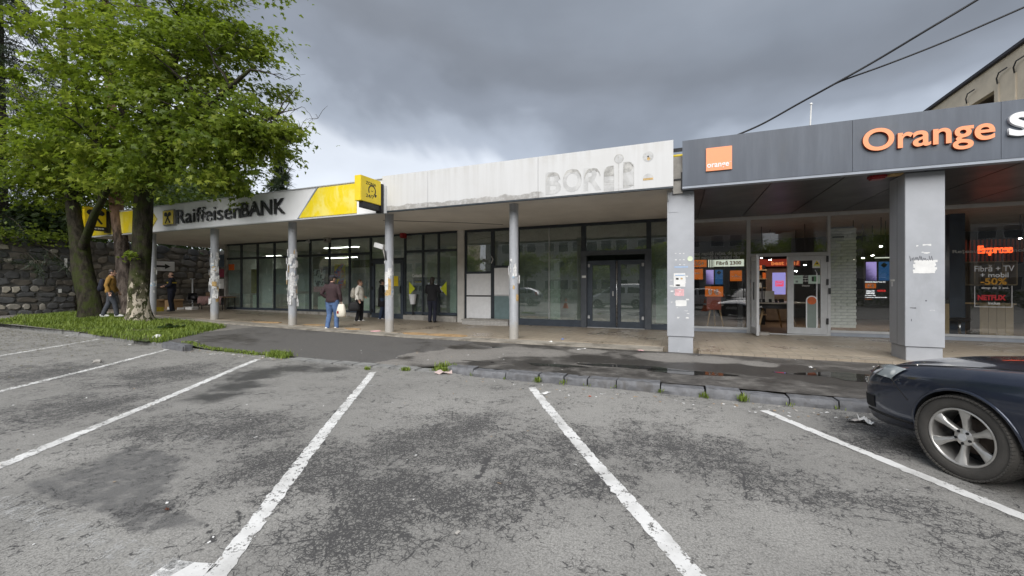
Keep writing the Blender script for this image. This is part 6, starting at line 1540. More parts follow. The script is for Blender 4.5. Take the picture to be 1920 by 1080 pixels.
# dark spruces at the left edge: drooping boughs of needles
def spruce(base, h, rad, seed, label, n_br=90, zmin=.15, need=260, mats=(m_twig, m_need), group=None, name='spruce_tree', dens=1.0, ns=1.0):
    r = random.Random(seed); rs = np.random.RandomState(seed); o = thing(name, label, 'tree', base, None, group)
    MB().tube([base, (base[0], base[1], base[2] + h * .5), (base[0], base[1], base[2] + h)], [h * .016 + .05, h * .011, .02], 10, mats[0]).build('trunk', o, smooth=True)
    P, T, U = [], [], []; bb = MB()
    for k in range(n_br):
        u = zmin + (1 - zmin) * (k / n_br) ** .9; L = rad * (1 - u) ** .8 * r.uniform(.75, 1.15) + .15; a = r.uniform(0, 2 * math.pi); z0 = base[2] + h * u
        d = Vector((math.cos(a), math.sin(a), 0)); pts = [Vector((base[0], base[1], z0)) + d * (L * s) + Vector((0, 0, L * (.12 * s - .42 * s * s))) for s in (0, .3, .6, .85, 1)]
        bb.tube(pts, [.03, .022, .016, .01, .004], 4, mats[0]); side = Vector((-d.y, d.x, 0)); m = int(need * L / rad * dens)
        s = rs.uniform(.12, 1, m); w = rs.uniform(-1, 1, m) * .32 * L * (1.05 - s)
        dz = -np.abs(w) * .55 - rs.uniform(0, .28, m) * (.4 + s)
        zc = L * (.12 * s - .42 * s * s)
        P.append(np.stack([base[0] + d.x * L * s + side.x * w, base[1] + d.y * L * s + side.y * w, z0 + zc + dz], 1)); T.append(np.clip(rs.beta(1.5, 3, m) + r.uniform(-.1, .2), 0, 1)); U.append(np.tile((d.x * .3, d.y * .3, .8), (m, 1)))
    bb.build('branches', o)
    P, T, U = np.concatenate(P), np.concatenate(T), np.concatenate(U)
    NQ = np.array([(-.10, 0, 0), (.10, 0, 0), (.05, .6, 0), (-.05, .6, 0), (0, 1, 0)], float)
    link_mesh('crown', leaves_mesh('crown', P, ns * rs.uniform(.16, .34, len(P)), T, U, NEED * np.array([1.6, 1, 1]), NEED_F, mats[1], rs, 1.2), o); return o
spruce((-27.3, 8.2, .4), 19, 3.8, 1, 'tall dark spruce at the far left edge behind the stone wall', 150, .12, 420)
spruce((-30.5, 11.5, .4), 17, 3.4, 2, 'second dark spruce behind the stone wall, partly hidden by maple leaves', 110, .12, 300)
spruce(tuple(gp(515, 560, 0) * 0 + Vector((X_at(528, 30), 30, .3))), 15.6, 3.6, 5, 'small dark conifer beyond the bank roof at the right of the trees', 110, .1, 420, ns=2.3)
# leafy trees beyond the bank roof and the wall
def far_tree(x, y, h, w, seed, label, n=7000, ls=.26, mat=m_leafd, group='leafy trees beyond the bank roof'):
    r = random.Random(seed); bl = []
    for _ in range(6): bl.append(((x + r.uniform(-.5, .5) * w, y + r.uniform(-.5, .5) * w, h * r.uniform(.48, .85)), (w * .45, w * .45, h * .17), 1))
    return grow(seed, [[((x, y, .2), .22), ((x + .1, y, h * .35), .17), ((x, y, h * .7), .08)]], bl, 90, n, ls, .45, 'leafy_tree', label, (m_twig, m_twig, mat), tmpl=(OVAL, OVAL_F), group=group, flare=False, twig=False)
far_tree(X_at(470, 26), 26, 13.6, 5.6, 31, 'dark leafy tree beyond the bank roof, right beside the small conifer', 9000)
far_tree(X_at(400, 30), 30, 14.5, 6.2, 32, 'dark leafy tree beyond the bank roof, above the bank letters', 8000)
far_tree(X_at(330, 27), 27, 13.5, 6.2, 33, 'dark leafy tree beyond the bank roof, behind the flaking maple', 8000)
far_tree(X_at(215, 30), 30, 14, 7, 34, 'dark leafy tree far behind the reddish pine trunk', 7000)
far_tree(-29.5, 15.5, 8, 5, 35, 'dark leafy tree just behind the brown wall and the logo box', 8000)
far_tree(-36, 20, 12, 7, 36, 'dark leafy tree deep behind the left spruces', 7000)
far_tree(-28.5, 9.6, 6.6, 3.6, 37, 'low leafy tree rising straight behind the rubble wall coping', 7000)
# creeper over the wall top
rs = np.random.RandomState(8); n = 2600; pos = np.stack([XW - rs.uniform(-.25, .7, n), rs.uniform(5.2, 9.6, n), 3.45 + rs.gamma(1.6, .12, n) - .2 * (rs.random(n) < .3)], 1)
tag(link_mesh('wall_creeper', leaves_mesh('wall_creeper', pos, rs.uniform(.08, .16, n), rs.uniform(.1, .9, n), np.tile((.5, -.2, .6), (n, 1)), OVAL, OVAL_F, m_leaf, rs)), kind='stuff')

# ---------------------------------------------------------------- grass strip
t = NT('grass blades'); tn = t.attr('tone'); c = t.mix(tn, (0.085, 0.145, 0.018), (0.27, 0.35, 0.055))
d = t.node('ShaderNodeBsdfPrincipled', {'Base Color': c, 'Roughness': .6}); tl = t.node('ShaderNodeBsdfTranslucent', {'Color': c}); m = t.node('ShaderNodeMixShader', {0: .35}); t.l.new(d.outputs[0], m.inputs[1]); t.l.new(tl.outputs[0], m.inputs[2]); t.l.new(m.outputs[0], t.out.inputs[0]); m_grass = t.m
def blades(name, X, Y, Z, H, tone, rs, w=.006):
    n = len(X); a = rs.uniform(0, 2 * np.pi, n); lean = rs.uniform(.15, .9, n) * H; dx, dy = np.cos(a), np.sin(a); sx, sy = -dy, dx
    ww = w * rs.uniform(.7, 1.5, n)
    p0 = np.stack([X - sx * ww, Y - sy * ww, Z], 1); p1 = np.stack([X + sx * ww, Y + sy * ww, Z], 1)
    mx_, my_, mz = X + dx * lean * .35, Y + dy * lean * .35, Z + H * .62
    p2 = np.stack([mx_ + sx * ww * .8, my_ + sy * ww * .8, mz], 1); p3 = np.stack([mx_ - sx * ww * .8, my_ - sy * ww * .8, mz], 1)
    p4 = np.stack([X + dx * lean, Y + dy * lean, Z + H * .95], 1)
    V = np.stack([p0, p1, p2, p3, p4], 1).reshape(-1, 3); b_ = (np.arange(n) * 5)[:, None]
    F = np.concatenate([b_ + np.array([[0, 1, 2]]), b_ + np.array([[0, 2, 3]]), b_ + np.array([[3, 2, 4]])])
    return link_mesh(name, np_mesh(name, V, F, [m_grass], attrs={'tone': np.repeat(tone, 5)}))
# area of the grass bed, bounded by kerb, dark apron and walkway
poly_g = [gp(x, y, .25) for x, y in ((-30, 608), (40, 598), (130, 594), (240, 592), (330, 597), (400, 606), (425, 611), (300, 634), (255, 632), (130, 618), (30, 610))]
def in_poly(X, Y, P):
    ins = np.zeros(X.shape, bool)
    for i in range(len(P)):
        a, b = P[i], P[(i + 1) % len(P)]
        ins ^= ((a.y > Y) != (b.y > Y)) & (X < (b.x - a.x) * (Y - a.y) / (b.y - a.y + 1e-12) + a.x)
    return ins
rs = np.random.RandomState(4); n = 90000
X = rs.uniform(-26, -9, n); Y = rs.uniform(5.8, 9.5, n)
keep = in_poly(X, Y, poly_g) & (fbm(X * 1.6, Y * 1.6, 5) + rs.uniform(-.3, .3, n) > .47)
X, Y = X[keep], Y[keep]; Z = vzp(X, Y) - .01
den = fbm(X * 1.1, Y * 1.1, 8)
H = rs.uniform(.03, .15, len(X)) * (.25 + 1.5 * den)
grass = blades('grass', X, Y, Z, H, np.clip(.2 + .75 * fbm(X * 2.2, Y * 2.2, 15) + rs.normal(0, .2, len(X)), 0, 1), rs, .008); tag(grass, kind='stuff')
gv = [(p.x, p.y, zp(p.x, p.y) + .006) for p in poly_g]
# soil under the grass follows the pavement sheet
sx = np.arange(-26, -9, .2); sy = np.arange(5.9, 9.55, .15); GX, GY = np.meshgrid(sx, sy); ok = in_poly(GX, GY, poly_g)
idx = -np.ones(GX.shape, int); idx[ok] = np.arange(ok.sum()); q = np.stack([idx[:-1, :-1], idx[:-1, 1:], idx[1:, 1:], idx[1:, :-1]], -1).reshape(-1, 4); q = q[(q >= 0).all(1)]
m_bed = MAT('grass bed soil', (0.075, 0.07, 0.035), .95, var=.3, vs=2, bump=.5, bs=40, dirt=((0.05, 0.075, 0.02), .42, .9), world=True)
tag(link_mesh('grass_bed', np_mesh('grass_bed', np.stack([GX[ok], GY[ok], vzp(GX[ok], GY[ok]) + .006], 1), q, [m_bed], smooth=True)), kind='structure')
# verge weeds along the sunken kerb and in the kerb joints
rs = np.random.RandomState(6); L = []
def weed_patch(px0, py0, px1, py1, n, w, h, seed, name, label=None, cat=None, group=None, kind=None):
    rs = np.random.RandomState(seed); a, b = gp(px0, py0, .03), gp(px1, py1, .03); u = rs.random(n)
    X = a.x + (b.x - a.x) * u + rs.normal(0, w, n); Y = a.y + (b.y - a.y) * u + rs.normal(0, w, n)
    o = blades(name, X, Y, np.where(Y > 6.3, vzp(X, Y), vzg(X) + .01), rs.uniform(.4, 1, n) * h, np.clip(rs.normal(.62, .22, n), 0, 1), rs, .006); return tag(o, label, cat, group, kind)
weed_patch(350, 649, 490, 664, 800, .055, .06, 1, 'verge_grass', kind='stuff')
weed_patch(510, 664, 536, 669, 700, .08, .13, 2, 'weed_clump', kind='stuff')
weed_patch(284, 634, 300, 640, 260, .06, .12, 22, 'weed_clump', kind='stuff')
weed_patch(818, 693, 846, 696, 380, .05, .11, 3, 'weed_clump', kind='stuff')
weed_patch(686, 690, 690, 691, 60, .025, .07, 4, 'weed_clump', kind='stuff')
weed_patch(757, 692, 764, 692, 90, .03, .08, 5, 'weed_clump', kind='stuff')
wl_lbl = iter(range(100)); rk = random.Random(9)
ORD = 'first second third fourth fifth sixth seventh eighth ninth tenth eleventh twelfth thirteenth fourteenth fifteenth sixteenth seventeenth eighteenth nineteenth twentieth'.split()
for i, (x, y, h) in enumerate(joints):
    if x > 4.2: break
    n = [14, 60, 8, 24, 95, 10, 34, 6, 70][(i * 5) % 9]; rs = np.random.RandomState(40 + i)
    X = x + rs.normal(0, .028, n); Y = y - .01 + rs.normal(0, .035, n); Zz = np.maximum(.01, h - .10 + rs.uniform(-.02, .03, n))
    o = blades('kerb_weed', X, Y, Zz, rs.uniform(.03, .075, n) * (.6 + n / 160), np.clip(rs.normal(.6, .25, n), 0, 1), rs, .005)
    tag(o, 'weed tuft in the ' + ORD[i] + ' kerb joint counted from the left end of the raised kerb', 'weed', 'weeds in the kerb joints')
# broad-leaved dock plant in the grass
rs = np.random.RandomState(77); c = gp(322, 618, .2); n = 60; pos = np.array([c.x, c.y, zp(c.x, c.y) + .05]) + rs.normal(0, 1, (n, 3)) * np.array([.18, .12, .04])
tag(link_mesh('dock_plant', leaves_mesh('dock_plant', pos, rs.uniform(.12, .24, n), rs.uniform(0, .3, n), np.tile((0, 0, 1), (n, 1)), OVAL, OVAL_F, m_leafd, rs)), 'dark broad-leaved weed in the middle of the grass strip', 'plant', kind='thing')
# white painted stone and small stones
b = MB(); c = gp(288, 643, .02); r = random.Random(3)
b.ell((0, 0, 0), (.15, .11, .13), m_paper, 9, 6); b.v = [tuple(x * (1 + r.uniform(-.12, .12)) for x in v) for v in b.v]; b.v = [(max(-.12, min(.12, x)) + z * .35, y, max(-.11, min(.12, z))) for x, y, z in b.v]
b.v = [(x + c.x, y + c.y + .08, z + c.z + .10) for x, y, z in b.v]; tag(b.build('white_stone'), 'tilted white painted stone at the end of the grass kerb', 'stone')
b = MB(); c = gp(183, 681, .0); b.ell((c.x, c.y, .03), (.09, .07, .05), m_conc, 7, 5); b.v = [(x + r.uniform(-.012, .012), y + r.uniform(-.012, .012), z) for x, y, z in b.v]; tag(b.build('loose_stone'), 'small pale stone lying on the car park left of the bay line', 'stone')
# ================================================================ PEOPLE
def remeshed(name, mb, voxel, mat, parent, smooth=2, center=None):
    me = mb.mesh('tmp'); o = bpy.data.objects.new('tmp', me); COL.objects.link(o)
    m = o.modifiers.new('r', 'REMESH'); m.mode = 'VOXEL'; m.voxel_size = voxel; m.use_smooth_shade = True
    if smooth: s = o.modifiers.new('s', 'SMOOTH'); s.factor = .5; s.iterations = smooth
    dg = bpy.context.evaluated_depsgraph_get(); dg.update()
    out = bpy.data.meshes.new_from_object(o.evaluated_get(dg)); out.name = name
    bpy.data.objects.remove(o); bpy.data.meshes.remove(me)
    out.materials.clear(); out.materials.append(mat); out.polygons.foreach_set('use_smooth', [True] * len(out.polygons)); out.polygons.foreach_set('material_index', [0] * len(out.polygons))
    n = len(out.vertices); a = np.empty(n * 3, np.float32); out.vertices.foreach_get('co', a); a = a.reshape(-1, 3); c = (a.min(0) + a.max(0)) / 2
    out.vertices.foreach_set('co', (a - c).ravel()); out.update()
    return link_mesh(name, out, parent, Vector(c))
def cloth(name, c, **k): return MAT(name, c, .85, var=.22, vs=9, bump=.5, bs=26, **k)
m_skin = MAT('skin', (0.50, 0.30, 0.22), .5, var=.06); m_hair_d = MAT('dark brown hair', (0.025, 0.018, 0.014), .6, var=.4, vs=40); m_hair_b = MAT('brown hair', (0.085, 0.045, 0.022), .6, var=.4, vs=40)
m_shoew = MAT('white trainers', (0.72, 0.72, 0.72), .5, var=.06); m_shoed = MAT('dark shoes', (0.03, 0.03, 0.035), .5); m_jean = cloth('blue denim', (0.085, 0.15, 0.30)); m_navy = cloth('navy cloth', (0.012, 0.014, 0.028)); m_blackc = cloth('black cloth', (0.010, 0.010, 0.013))
m_maroon = cloth('dark maroon jacket', (0.042, 0.022, 0.025)); m_cream = cloth('cream jacket', (0.84, 0.80, 0.73)); m_must = cloth('mustard jacket', (0.30, 0.165, 0.035)); m_jeand = cloth('dark denim', (0.03, 0.05, 0.095)); m_greyj = cloth('grey jeans', (0.05, 0.056, 0.07)); m_cap = cloth('dark cap cloth', (0.02, 0.022, 0.03)); m_yband = cloth('yellow band', (0.55, 0.42, 0.04))
def person(label, pos, heading, H, jacket, trousers, shoes, hair, arms, legs=((.0, .10), (.0, -.10)), coat=0.0, build=1.0, cap=None, bun=False, bald=False, head_turn=0.0, lean=0.0, collar=True, long_hair=False):
    """local frame: +x the way the person faces, +y left, z up. arms/legs: left, right; arms = (elbow, hand) offsets from the shoulder"""
    s = H / 1.75
    o = thing('person', label, 'person', pos, heading)
    def v(x, y, z): return Vector((x * s + lean * z * z * .03, y * s, z * s))
    hp = [v(0, .095 * build, .90), v(0, -.095 * build, .90)]; sh = [v(-.01, .185 * build, 1.425), v(-.01, -.185 * build, 1.425)]
    body, jk, tr, so = MB(), MB(), MB(), MB(); M0 = m_skin
    ht = head_turn; hc = v(.02, 0, 1.635); cx_, sx_ = math.cos(ht), math.sin(ht)
    def hv(x, y, z): return hc + Vector((x * cx_ - y * sx_, x * sx_ + y * cx_, z)) * s
    # head, face, ears, neck
    body.ell(hc + Vector((0, 0, .015)) * s, (.092 * s, .074 * s, .105 * s), M0, 16, 12); body.ell(hv(.028, 0, -.045), (.062 * s, .055 * s, .07 * s), M0, 12, 8)
    body.tube([hv(.078, 0, .02), hv(.098, 0, -.012), hv(.112, 0, -.03), hv(.088, 0, -.042)], [.010 * s, .013 * s, .017 * s, .012 * s], 8, M0)
    body.ell(hv(.076, 0, -.072), (.016 * s, .026 * s, .011 * s), M0, 8, 6); body.ell(hv(.072, 0, -.108), (.022 * s, .026 * s, .018 * s), M0, 8, 6)
    for k in (1, -1): body.ell(hv(-.005, .076 * k, -.01), (.022 * s, .011 * s, .032 * s), M0, 8, 6); body.ell(hv(.070, .032 * k, .030), (.018 * s, .022 * s, .010 * s), M0, 8, 6)
    body.tube([v(-.02, 0, 1.40), v(-.012, 0, 1.49), v(.0, 0, 1.58)], [.075 * s, .056 * s, .055 * s], 12, M0)
    # torso and legs
    body.tube([v(0, 0, .86), v(.0, 0, 1.0), v(0, 0, 1.15), v(0, 0, 1.32), v(-.01, 0, 1.43), v(-.01, 0, 1.46)], [.09 * s, .105 * s, .10 * s, .11 * s, .085 * s, .05 * s], 16, M0, True, [.15 * s * build, .15 * s * build, .135 * s * build, .165 * s * build, .165 * s * build, .09 * s])
    for i, k in enumerate((1, -1)):
        fx_, fy_ = legs[i]; an = v(fx_ - .02, fy_, .085); kn = v(fx_ * .5 + .035, (fy_ + .095 * k) / 2, .49)
        body.tube([hp[i] - v(0, 0, .02), hp[i].lerp(kn, .4), kn, kn.lerp(an, .35), an], [.085 * s, .078 * s, .052 * s, .054 * s, .036 * s], 12, M0)
        tr.tube([hp[i] + v(0, 0, .06), hp[i].lerp(kn, .35), kn, kn.lerp(an, .45), an + v(0, 0, -.03)], [.112 * s * build, .102 * s * build, .080 * s, .076 * s, .070 * s], 14, M0)
        # shoes: heel to toe
        so.tube([an + v(-.075, 0, -.03), an + v(-.02, 0, -.015), an + v(.07, 0, -.035), an + v(.15, 0, -.052), an + v(.19, 0, -.058)], [.034 * s, .046 * s, .044 * s, .036 * s, .020 * s], 10, M0, True); so.ell(an + v(.05, 0, -.065), (.135 * s, .046 * s, .020 * s), M0, 12, 6)
        body.tube([an, an + v(.06, 0, -.045), an + v(.14, 0, -.058)], [.036 * s, .034 * s, .024 * s], 8, M0)
        # arms
        el = sh[i] + Vector(arms[i][0]) * s; ha = sh[i] + Vector(arms[i][1]) * s
        body.tube([sh[i], sh[i].lerp(el, .5), el, el.lerp(ha, .4), ha], [.052 * s, .045 * s, .038 * s, .036 * s, .026 * s], 10, M0)
        d = (ha - el).normalized(); pal = ha + d * .045 * s; sd_ = d.cross(Vector((1, 0, 0)) if abs(d.x) < .8 else Vector((0, 0, 1))).normalized(); w = d.cross(sd_)
        if abs(w.x) < abs(sd_.x): sd_, w = w, sd_
        # palm with five separate, slightly curled fingers
        body.tube([ha - d * .01 * s, ha + d * .03 * s, pal + d * .035 * s], [.027 * s, .034 * s, .036 * s], 10, M0, True, [.020 * s, .017 * s, .014 * s])
        for f, (off, L) in enumerate(((-.030, .066), (-.010, .078), (.010, .074), (.029, .058))):
            p0 = pal + d * .03 * s + w * off * s; cu = sd_ * (.018 * s * (1 if i else -1)); body.tube([p0, p0 + d * L * .5 * s, p0 + d * L * .85 * s + cu, p0 + d * L * 1.0 * s + cu * 2.0], [.0095 * s, .009 * s, .008 * s, .0065 * s], 6, M0)
        p0 = ha + d * .02 * s + w * -.032 * s; body.tube([p0, p0 + (d * .7 - w * .6) * .035 * s, p0 + (d * .95 - w * .4) * .06 * s], [.012 * s, .010 * s, .008 * s], 6, M0)
        jk.tube([sh[i] + v(0, -.03 * k, .01), sh[i] + (el - sh[i]) * .15, sh[i].lerp(el, .55), el, el.lerp(ha, .55), ha - d * .012 * s], [.075 * s, .078 * s, .070 * s, .062 * s, .056 * s, .044 * s], 12, M0)
    zb_ = .88 - coat
    tr.tube([v(0, 0, .78), v(0, 0, .90), v(0, 0, 1.02)], [.10 * s, .122 * s, .115 * s], 16, M0, True, [.17 * s * build, .172 * s * build, .158 * s * build])
    rings = [(zb_, .135 + coat * .10, .195 + coat * .04), (zb_ + .06, .150 + coat * .06, .200 + coat * .03), (1.02, .145, .185), (1.18, .145, .190), (1.33, .145, .205), (1.42, .115, .20), (1.475, .075, .105)]
    jk.tube([v(0, 0, z) for z, _, _ in rings], [a * s * (build if a > .1 else 1) for _, a, _ in rings], 22, M0, True, [b_ * s * build for _, _, b_ in rings])
    if collar: jk.tube([v(-.02, 0, 1.45), v(-.015, 0, 1.50), v(-.012, 0, 1.525)], [.085 * s, .076 * s, .080 * s], 14, M0)
    remeshed('body', body, .0085, m_skin, o, 1); remeshed('jacket', jk, .013, jacket, o, 2); remeshed('trousers', tr, .014, trousers, o, 2); remeshed('shoes', so, .009, shoes, o, 1)
    hb = MB(); 
    if not bald:
        hb.ell(hv(-.018, 0, .040), (.094 * s, .083 * s, .098 * s), M0, 14, 10); hb.ell(hv(-.045, 0, -.01), (.064 * s, .076 * s, .085 * s), M0, 14, 8)
        for k in (1, -1): hb.ell(hv(.0, .062 * k, .045), (.07 * s, .022 * s, .05 * s), M0, 8, 6)
        if bun: hb.ell(hv(-.115, 0, .02), (.04 * s, .038 * s, .042 * s), M0, 10, 8)
        if long_hair: hb.tube([hv(-.03, 0, .05), hv(-.06, 0, -.08), hv(-.075, 0, -.22)], [.085 * s, .085 * s, .05 * s], 12, M0)
        remeshed('hair', hb, .010, hair, o, 1)
    else:
        hb.ell(hv(-.03, 0, -.012), (.072 * s, .079 * s, .045 * s), M0, 12, 8); remeshed('hair', hb, .009, hair, o, 1)
    if cap:
        cb = MB(); cb.ell(hv(-.008, 0, .062), (.104 * s, .092 * s, .072 * s), M0, 14, 10); cb.tube([hv(.06, 0, .058), hv(.12, 0, .05), hv(.165, 0, .040)], [.07 * s, .062 * s, .03 * s], 12, M0, True, [.012 * s] * 3); remeshed('cap', cb, .009, cap, o, 1)
    for k in (1, -1):
        MB().ell(hv(.083, .031 * k, .014), (.008 * s, .012 * s, .007 * s), m_ink, 8, 6).build('eye', o, True)
    return o, sh, s
def face(deg): return R(deg)          # heading: 0 = along +X (right along the shops), 90 = towards the shops
HANG = ((( -.03, .07, -.29), (.02, .09, -.53)), ((-.03, -.07, -.29), (.02, -.09, -.53)))
p = gp(623, 618, .13)
man, msh, ms = person('older man in dark maroon jacket, blue jeans and cap, waiting with his back turned', p, face(97), 1.75, m_maroon, m_jean, m_shoew, m_hair_d, (((-.10, .11, -.27), (.02, .02, -.40)), ((-.02, -.10, -.29), (.06, -.09, -.53))), legs=((-.06, .13), (.07, -.12)), build=1.12, cap=m_cap, head_turn=-.25)
def bag_mesh(name, c, rot, w, d, h, mat, label, cat, handles=True, taper=.75):
    o = thing(name, label, cat, (c[0], c[1], c[2] - h), rot); b = MB(); n = 16; vs_ = []
    prof = [(.0, .80), (.12, 1.02), (.4, 1.0), (.75, .85 * taper / .75), (1.0, .62 * taper / .75)]
    for z, k in prof:
        for i in range(n):
            a = 2 * math.pi * i / n; r1 = 1 + .06 * math.sin(5 * a + z * 7)
            vs_.append((w / 2 * k * r1 * abs(math.cos(a)) ** .6 * (1 if math.cos(a) > 0 else -1), d / 2 * (k if z < .8 else .35) * r1 * math.sin(a), h * z))
    fs = [(j * n + i, j * n + (i + 1) % n, (j + 1) * n + (i + 1) % n, (j + 1) * n + i) for j in range(len(prof) - 1) for i in range(n)] + [tuple(range(n - 1, -1, -1))]
    b.add(vs_, fs, mat); b.build('bag_body', o, smooth=True)
    if handles:
        for s in (-1, 1): MB().tube([(-w * .18, d * .12 * s, h * .98), (-w * .08, d * .04 * s, h * 1.16), (w * .08, d * .04 * s, h * 1.16), (w * .18, d * .12 * s, h * .98)], .008, 6, mat).build('handle', o, True)
    return o
def world_of(o, loc): return Matrix.Translation(o.location) @ Matrix.Rotation(o.rotation_euler.z, 4, 'Z') @ Vector(loc)
hr = world_of(man, msh[1] + Vector((.06, -.09, -.60)) * ms)
m_plbag = MAT('cream plastic bag', (0.70, 0.66, 0.56), .5, var=.08)
pb = bag_mesh('plastic_bag', hr, face(25), .29, .18, .42, m_plbag, 'cream plastic carrier bag hanging from the hand of the man in maroon', 'bag')
MB().box(-.10, -.05, -.105, -.095, .12, .2, m_red).build('print', pb)
p = gp(674, 604, .155)
wm, wsh, ws = person('woman in cream jacket and black trousers with white trainers, standing sideways', p, face(30), 1.62, m_cream, m_blackc, m_shoew, m_hair_b, (((-.02, .05, -.27), (.16, -.06, -.36)), ((-.05, -.09, -.28), (.05, -.10, -.50))), legs=((.06, .10), (-.08, -.09)), build=1.2)
hr = world_of(wm, wsh[1] + Vector((-.02, -.12, -.60)) * ws)
bag_mesh('shopping_bag', hr + Vector((-.1, -.02, .03)), face(30), .44, .2, .34, MAT('black bag cloth', (0.014, 0.014, 0.016), .7), 'black shopping bag held by the woman in the cream jacket', 'bag')
rb = thing('backpack', 'beige backpack worn by the woman in the cream jacket', 'backpack', wm.location, face(30)); b = MB(); b.ell((-.225, 0, 1.12), (.09, .14, .21), m_cream, 12, 10); b.ell((-.275, 0, 1.04), (.06, .10, .11), m_cream, 10, 8); remeshed('pack', b, .012, cloth('beige bag cloth', (0.50, 0.47, 0.41)), rb, 2)
for s in (1, -1): MB().tube([(-.14, .10 * s, 1.28), (-.05, .12 * s, 1.385), (.09, .11 * s, 1.32), (.135, .115 * s, 1.15), (.02, .165 * s, 1.0)], .013, 6, m_cream).build('strap', rb, True)
p = gp(716, 600, .155)
p3, _, _ = person('woman in long black coat and blue jeans beside the bank door, dark hair tied back', p, face(40), 1.66, m_blackc, m_jeand, m_shoew, m_hair_d, (((.0, .06, -.27), (.18, -.02, -.36)), ((.0, -.06, -.27), (.19, .0, -.33))), legs=((.10, .09), (-.06, -.09)), coat=.30, build=1.02, bun=True)
p = Vector((-8.72, 13.42, zf(-8.72)))
p4, _, _ = person('person in black hooded jacket and dark jeans using the cash machine', p, face(100), 1.72, m_blackc, m_navy, m_shoed, m_hair_d, (((.04, .08, -.26), (.26, .04, -.28)), ((.04, -.10, -.26), (.25, -.05, -.22))), build=1.05, long_hair=True, coat=.04)
p = gp(206, 594, .40)
p5, _, _ = person('bearded man in mustard jacket with a backpack, walking past the stone wall', p, face(52), 1.76, m_must, m_greyj, m_shoew, m_hair_d, (((.02, .06, -.28), (.14, .06, -.50)), ((-.06, -.08, -.27), (.02, -.10, -.52))), legs=((-.20, .09), (.24, -.09)), build=1.02, lean=.6)
bk = thing('backpack', 'dark backpack worn by the man in the mustard jacket', 'backpack', p5.location, face(52)); b = MB(); b.ell((-.21, 0, 1.18), (.10, .15, .24), m_navy, 12, 10); b.ell((-.28, 0, 1.06), (.06, .11, .13), m_navy, 10, 8); remeshed('pack', b, .012, m_navy, bk, 2)
for s in (1, -1): MB().tube([(-.12, .10 * s, 1.36), (.0, .12 * s, 1.47), (.13, .11 * s, 1.36), (.14, .12 * s, 1.18)], .013, 6, m_navy).build('strap', bk, True)
p = gp(322, 584, .42)
p6, _, _ = person('bald man in navy overall with a yellow band, standing by the boxes', p, face(228), 1.74, m_navy, m_navy, m_shoed, m_hair_d, (((.02, .07, -.27), (.20, .05, -.30)), ((.02, -.07, -.27), (.22, -.02, -.25))), build=1.1, bald=True)
MB().tube([(0, 0, 1.255), (0, 0, 1.315)], .172, 22, m_yband, True, [.232, .230]).build('jacket_band', p6, True)

# ---------------------------------------------------------------- trader's boxes under the canopy end
m_card = MAT('brown cardboard', (0.27, 0.17, 0.085), .85, var=.12)
def carton(px, py, w, d, h, z0, label, m=m_card, openlid=True, Y=None):
    c = gp(px, py, .42) if Y is None else at(px, py, Y)
    o = thing('carton', label, 'box', (c.x, c.y, z0))
    MB().box(c.x - w / 2, c.x + w / 2, c.y - d / 2, c.y + d / 2, z0, z0 + h, m).build('box_body', o, bevel=.004)
    if openlid:
        for s in (-1, 1): MB().obox((c.x + s * (w / 2 + .05), c.y, z0 + h + .02), (.06, 0, .03 * s * -1), (0, d / 2, 0), (0, 0, .004), m).build('flap', o)
    MB().box(c.x - w * .1, c.x + w * .3, c.y - d / 2 - .003, c.y - d / 2 - .001, z0 + h * .1, z0 + h * .35, m_paper).build('box_label', o)
    return o
zz = zf(-20.5)
carton(326, 580, .55, .5, .50, zz, 'large open cardboard box right of the man in navy')
carton(297, 579, .6, .45, .48, zz, 'cardboard box left of the man in navy, half behind the column')
carton(296, 583, .35, .3, .22, zz, 'small yellowish box in front by the column foot', m_yband, False)
c = gp(349, 579, .42); tb_ = thing('folding_table', 'low table under a pink cloth in the passage', 'table', (c.x + .9, c.y + .5, zz))
x0 = c.x + .75
MB().box(x0, x0 + 1.7, c.y + .2, c.y + .9, zz + .62, zz + .66, m_wood).build('table_top', tb_)
for a in (x0 + .06, x0 + 1.64):
    for q in (c.y + .25, c.y + .85): MB().tube([(a, q, zz), (a, q, zz + .619)], .02, 6, m_black).build('leg', tb_)
m_pinkc = cloth('dusty pink cloth', (0.36, 0.22, 0.21)); b = MB(); n = 26; vs_ = []
for i in range(n + 1):
    x = x0 - .05 + 1.8 * i / n; f = .02 * math.sin(i * 1.9); vs_ += [(x, c.y + .95, zz + .675), (x, c.y + .17, zz + .675), (x, c.y + .12 + f, zz + .6), (x + .01, c.y + .09 + f * 2, zz + .30 + .05 * math.sin(i * .7)), (x + .01, c.y + .10 + f * 2, zz + .30 + .05 * math.sin(i * .7)), (x, c.y + .135 + f, zz + .6)]
b.add(vs_, [(i * 6 + k, i * 6 + k + 1, i * 6 + k + 7, i * 6 + k + 6) for i in range(n) for k in range(5)], m_pinkc); tag(b.build('table_cloth', smooth=True), 'dusty pink cloth draped over the low table in the passage', 'cloth')
st_ = thing('steel_pole', 'thin pale pole standing behind the large cardboard box', 'pole', (c.x - .35, c.y + .5, zz)); MB().tube([(c.x - .35, c.y + .5, zz), (c.x - .35, c.y + .5, zz + 1.55)], .035, 8, m_alu).build('post', st_); MB().box(c.x - .43, c.x - .27, c.y + .42, c.y + .58, zz + 1.551, zz + 1.59, m_alu).build('cap', st_)
ch = thing('folding_chair', 'black folding chair with bags between the box and the pink cloth', 'chair', (c.x + .25, c.y + .25, zz)); q = Vector((c.x + .25, c.y + .25, zz))
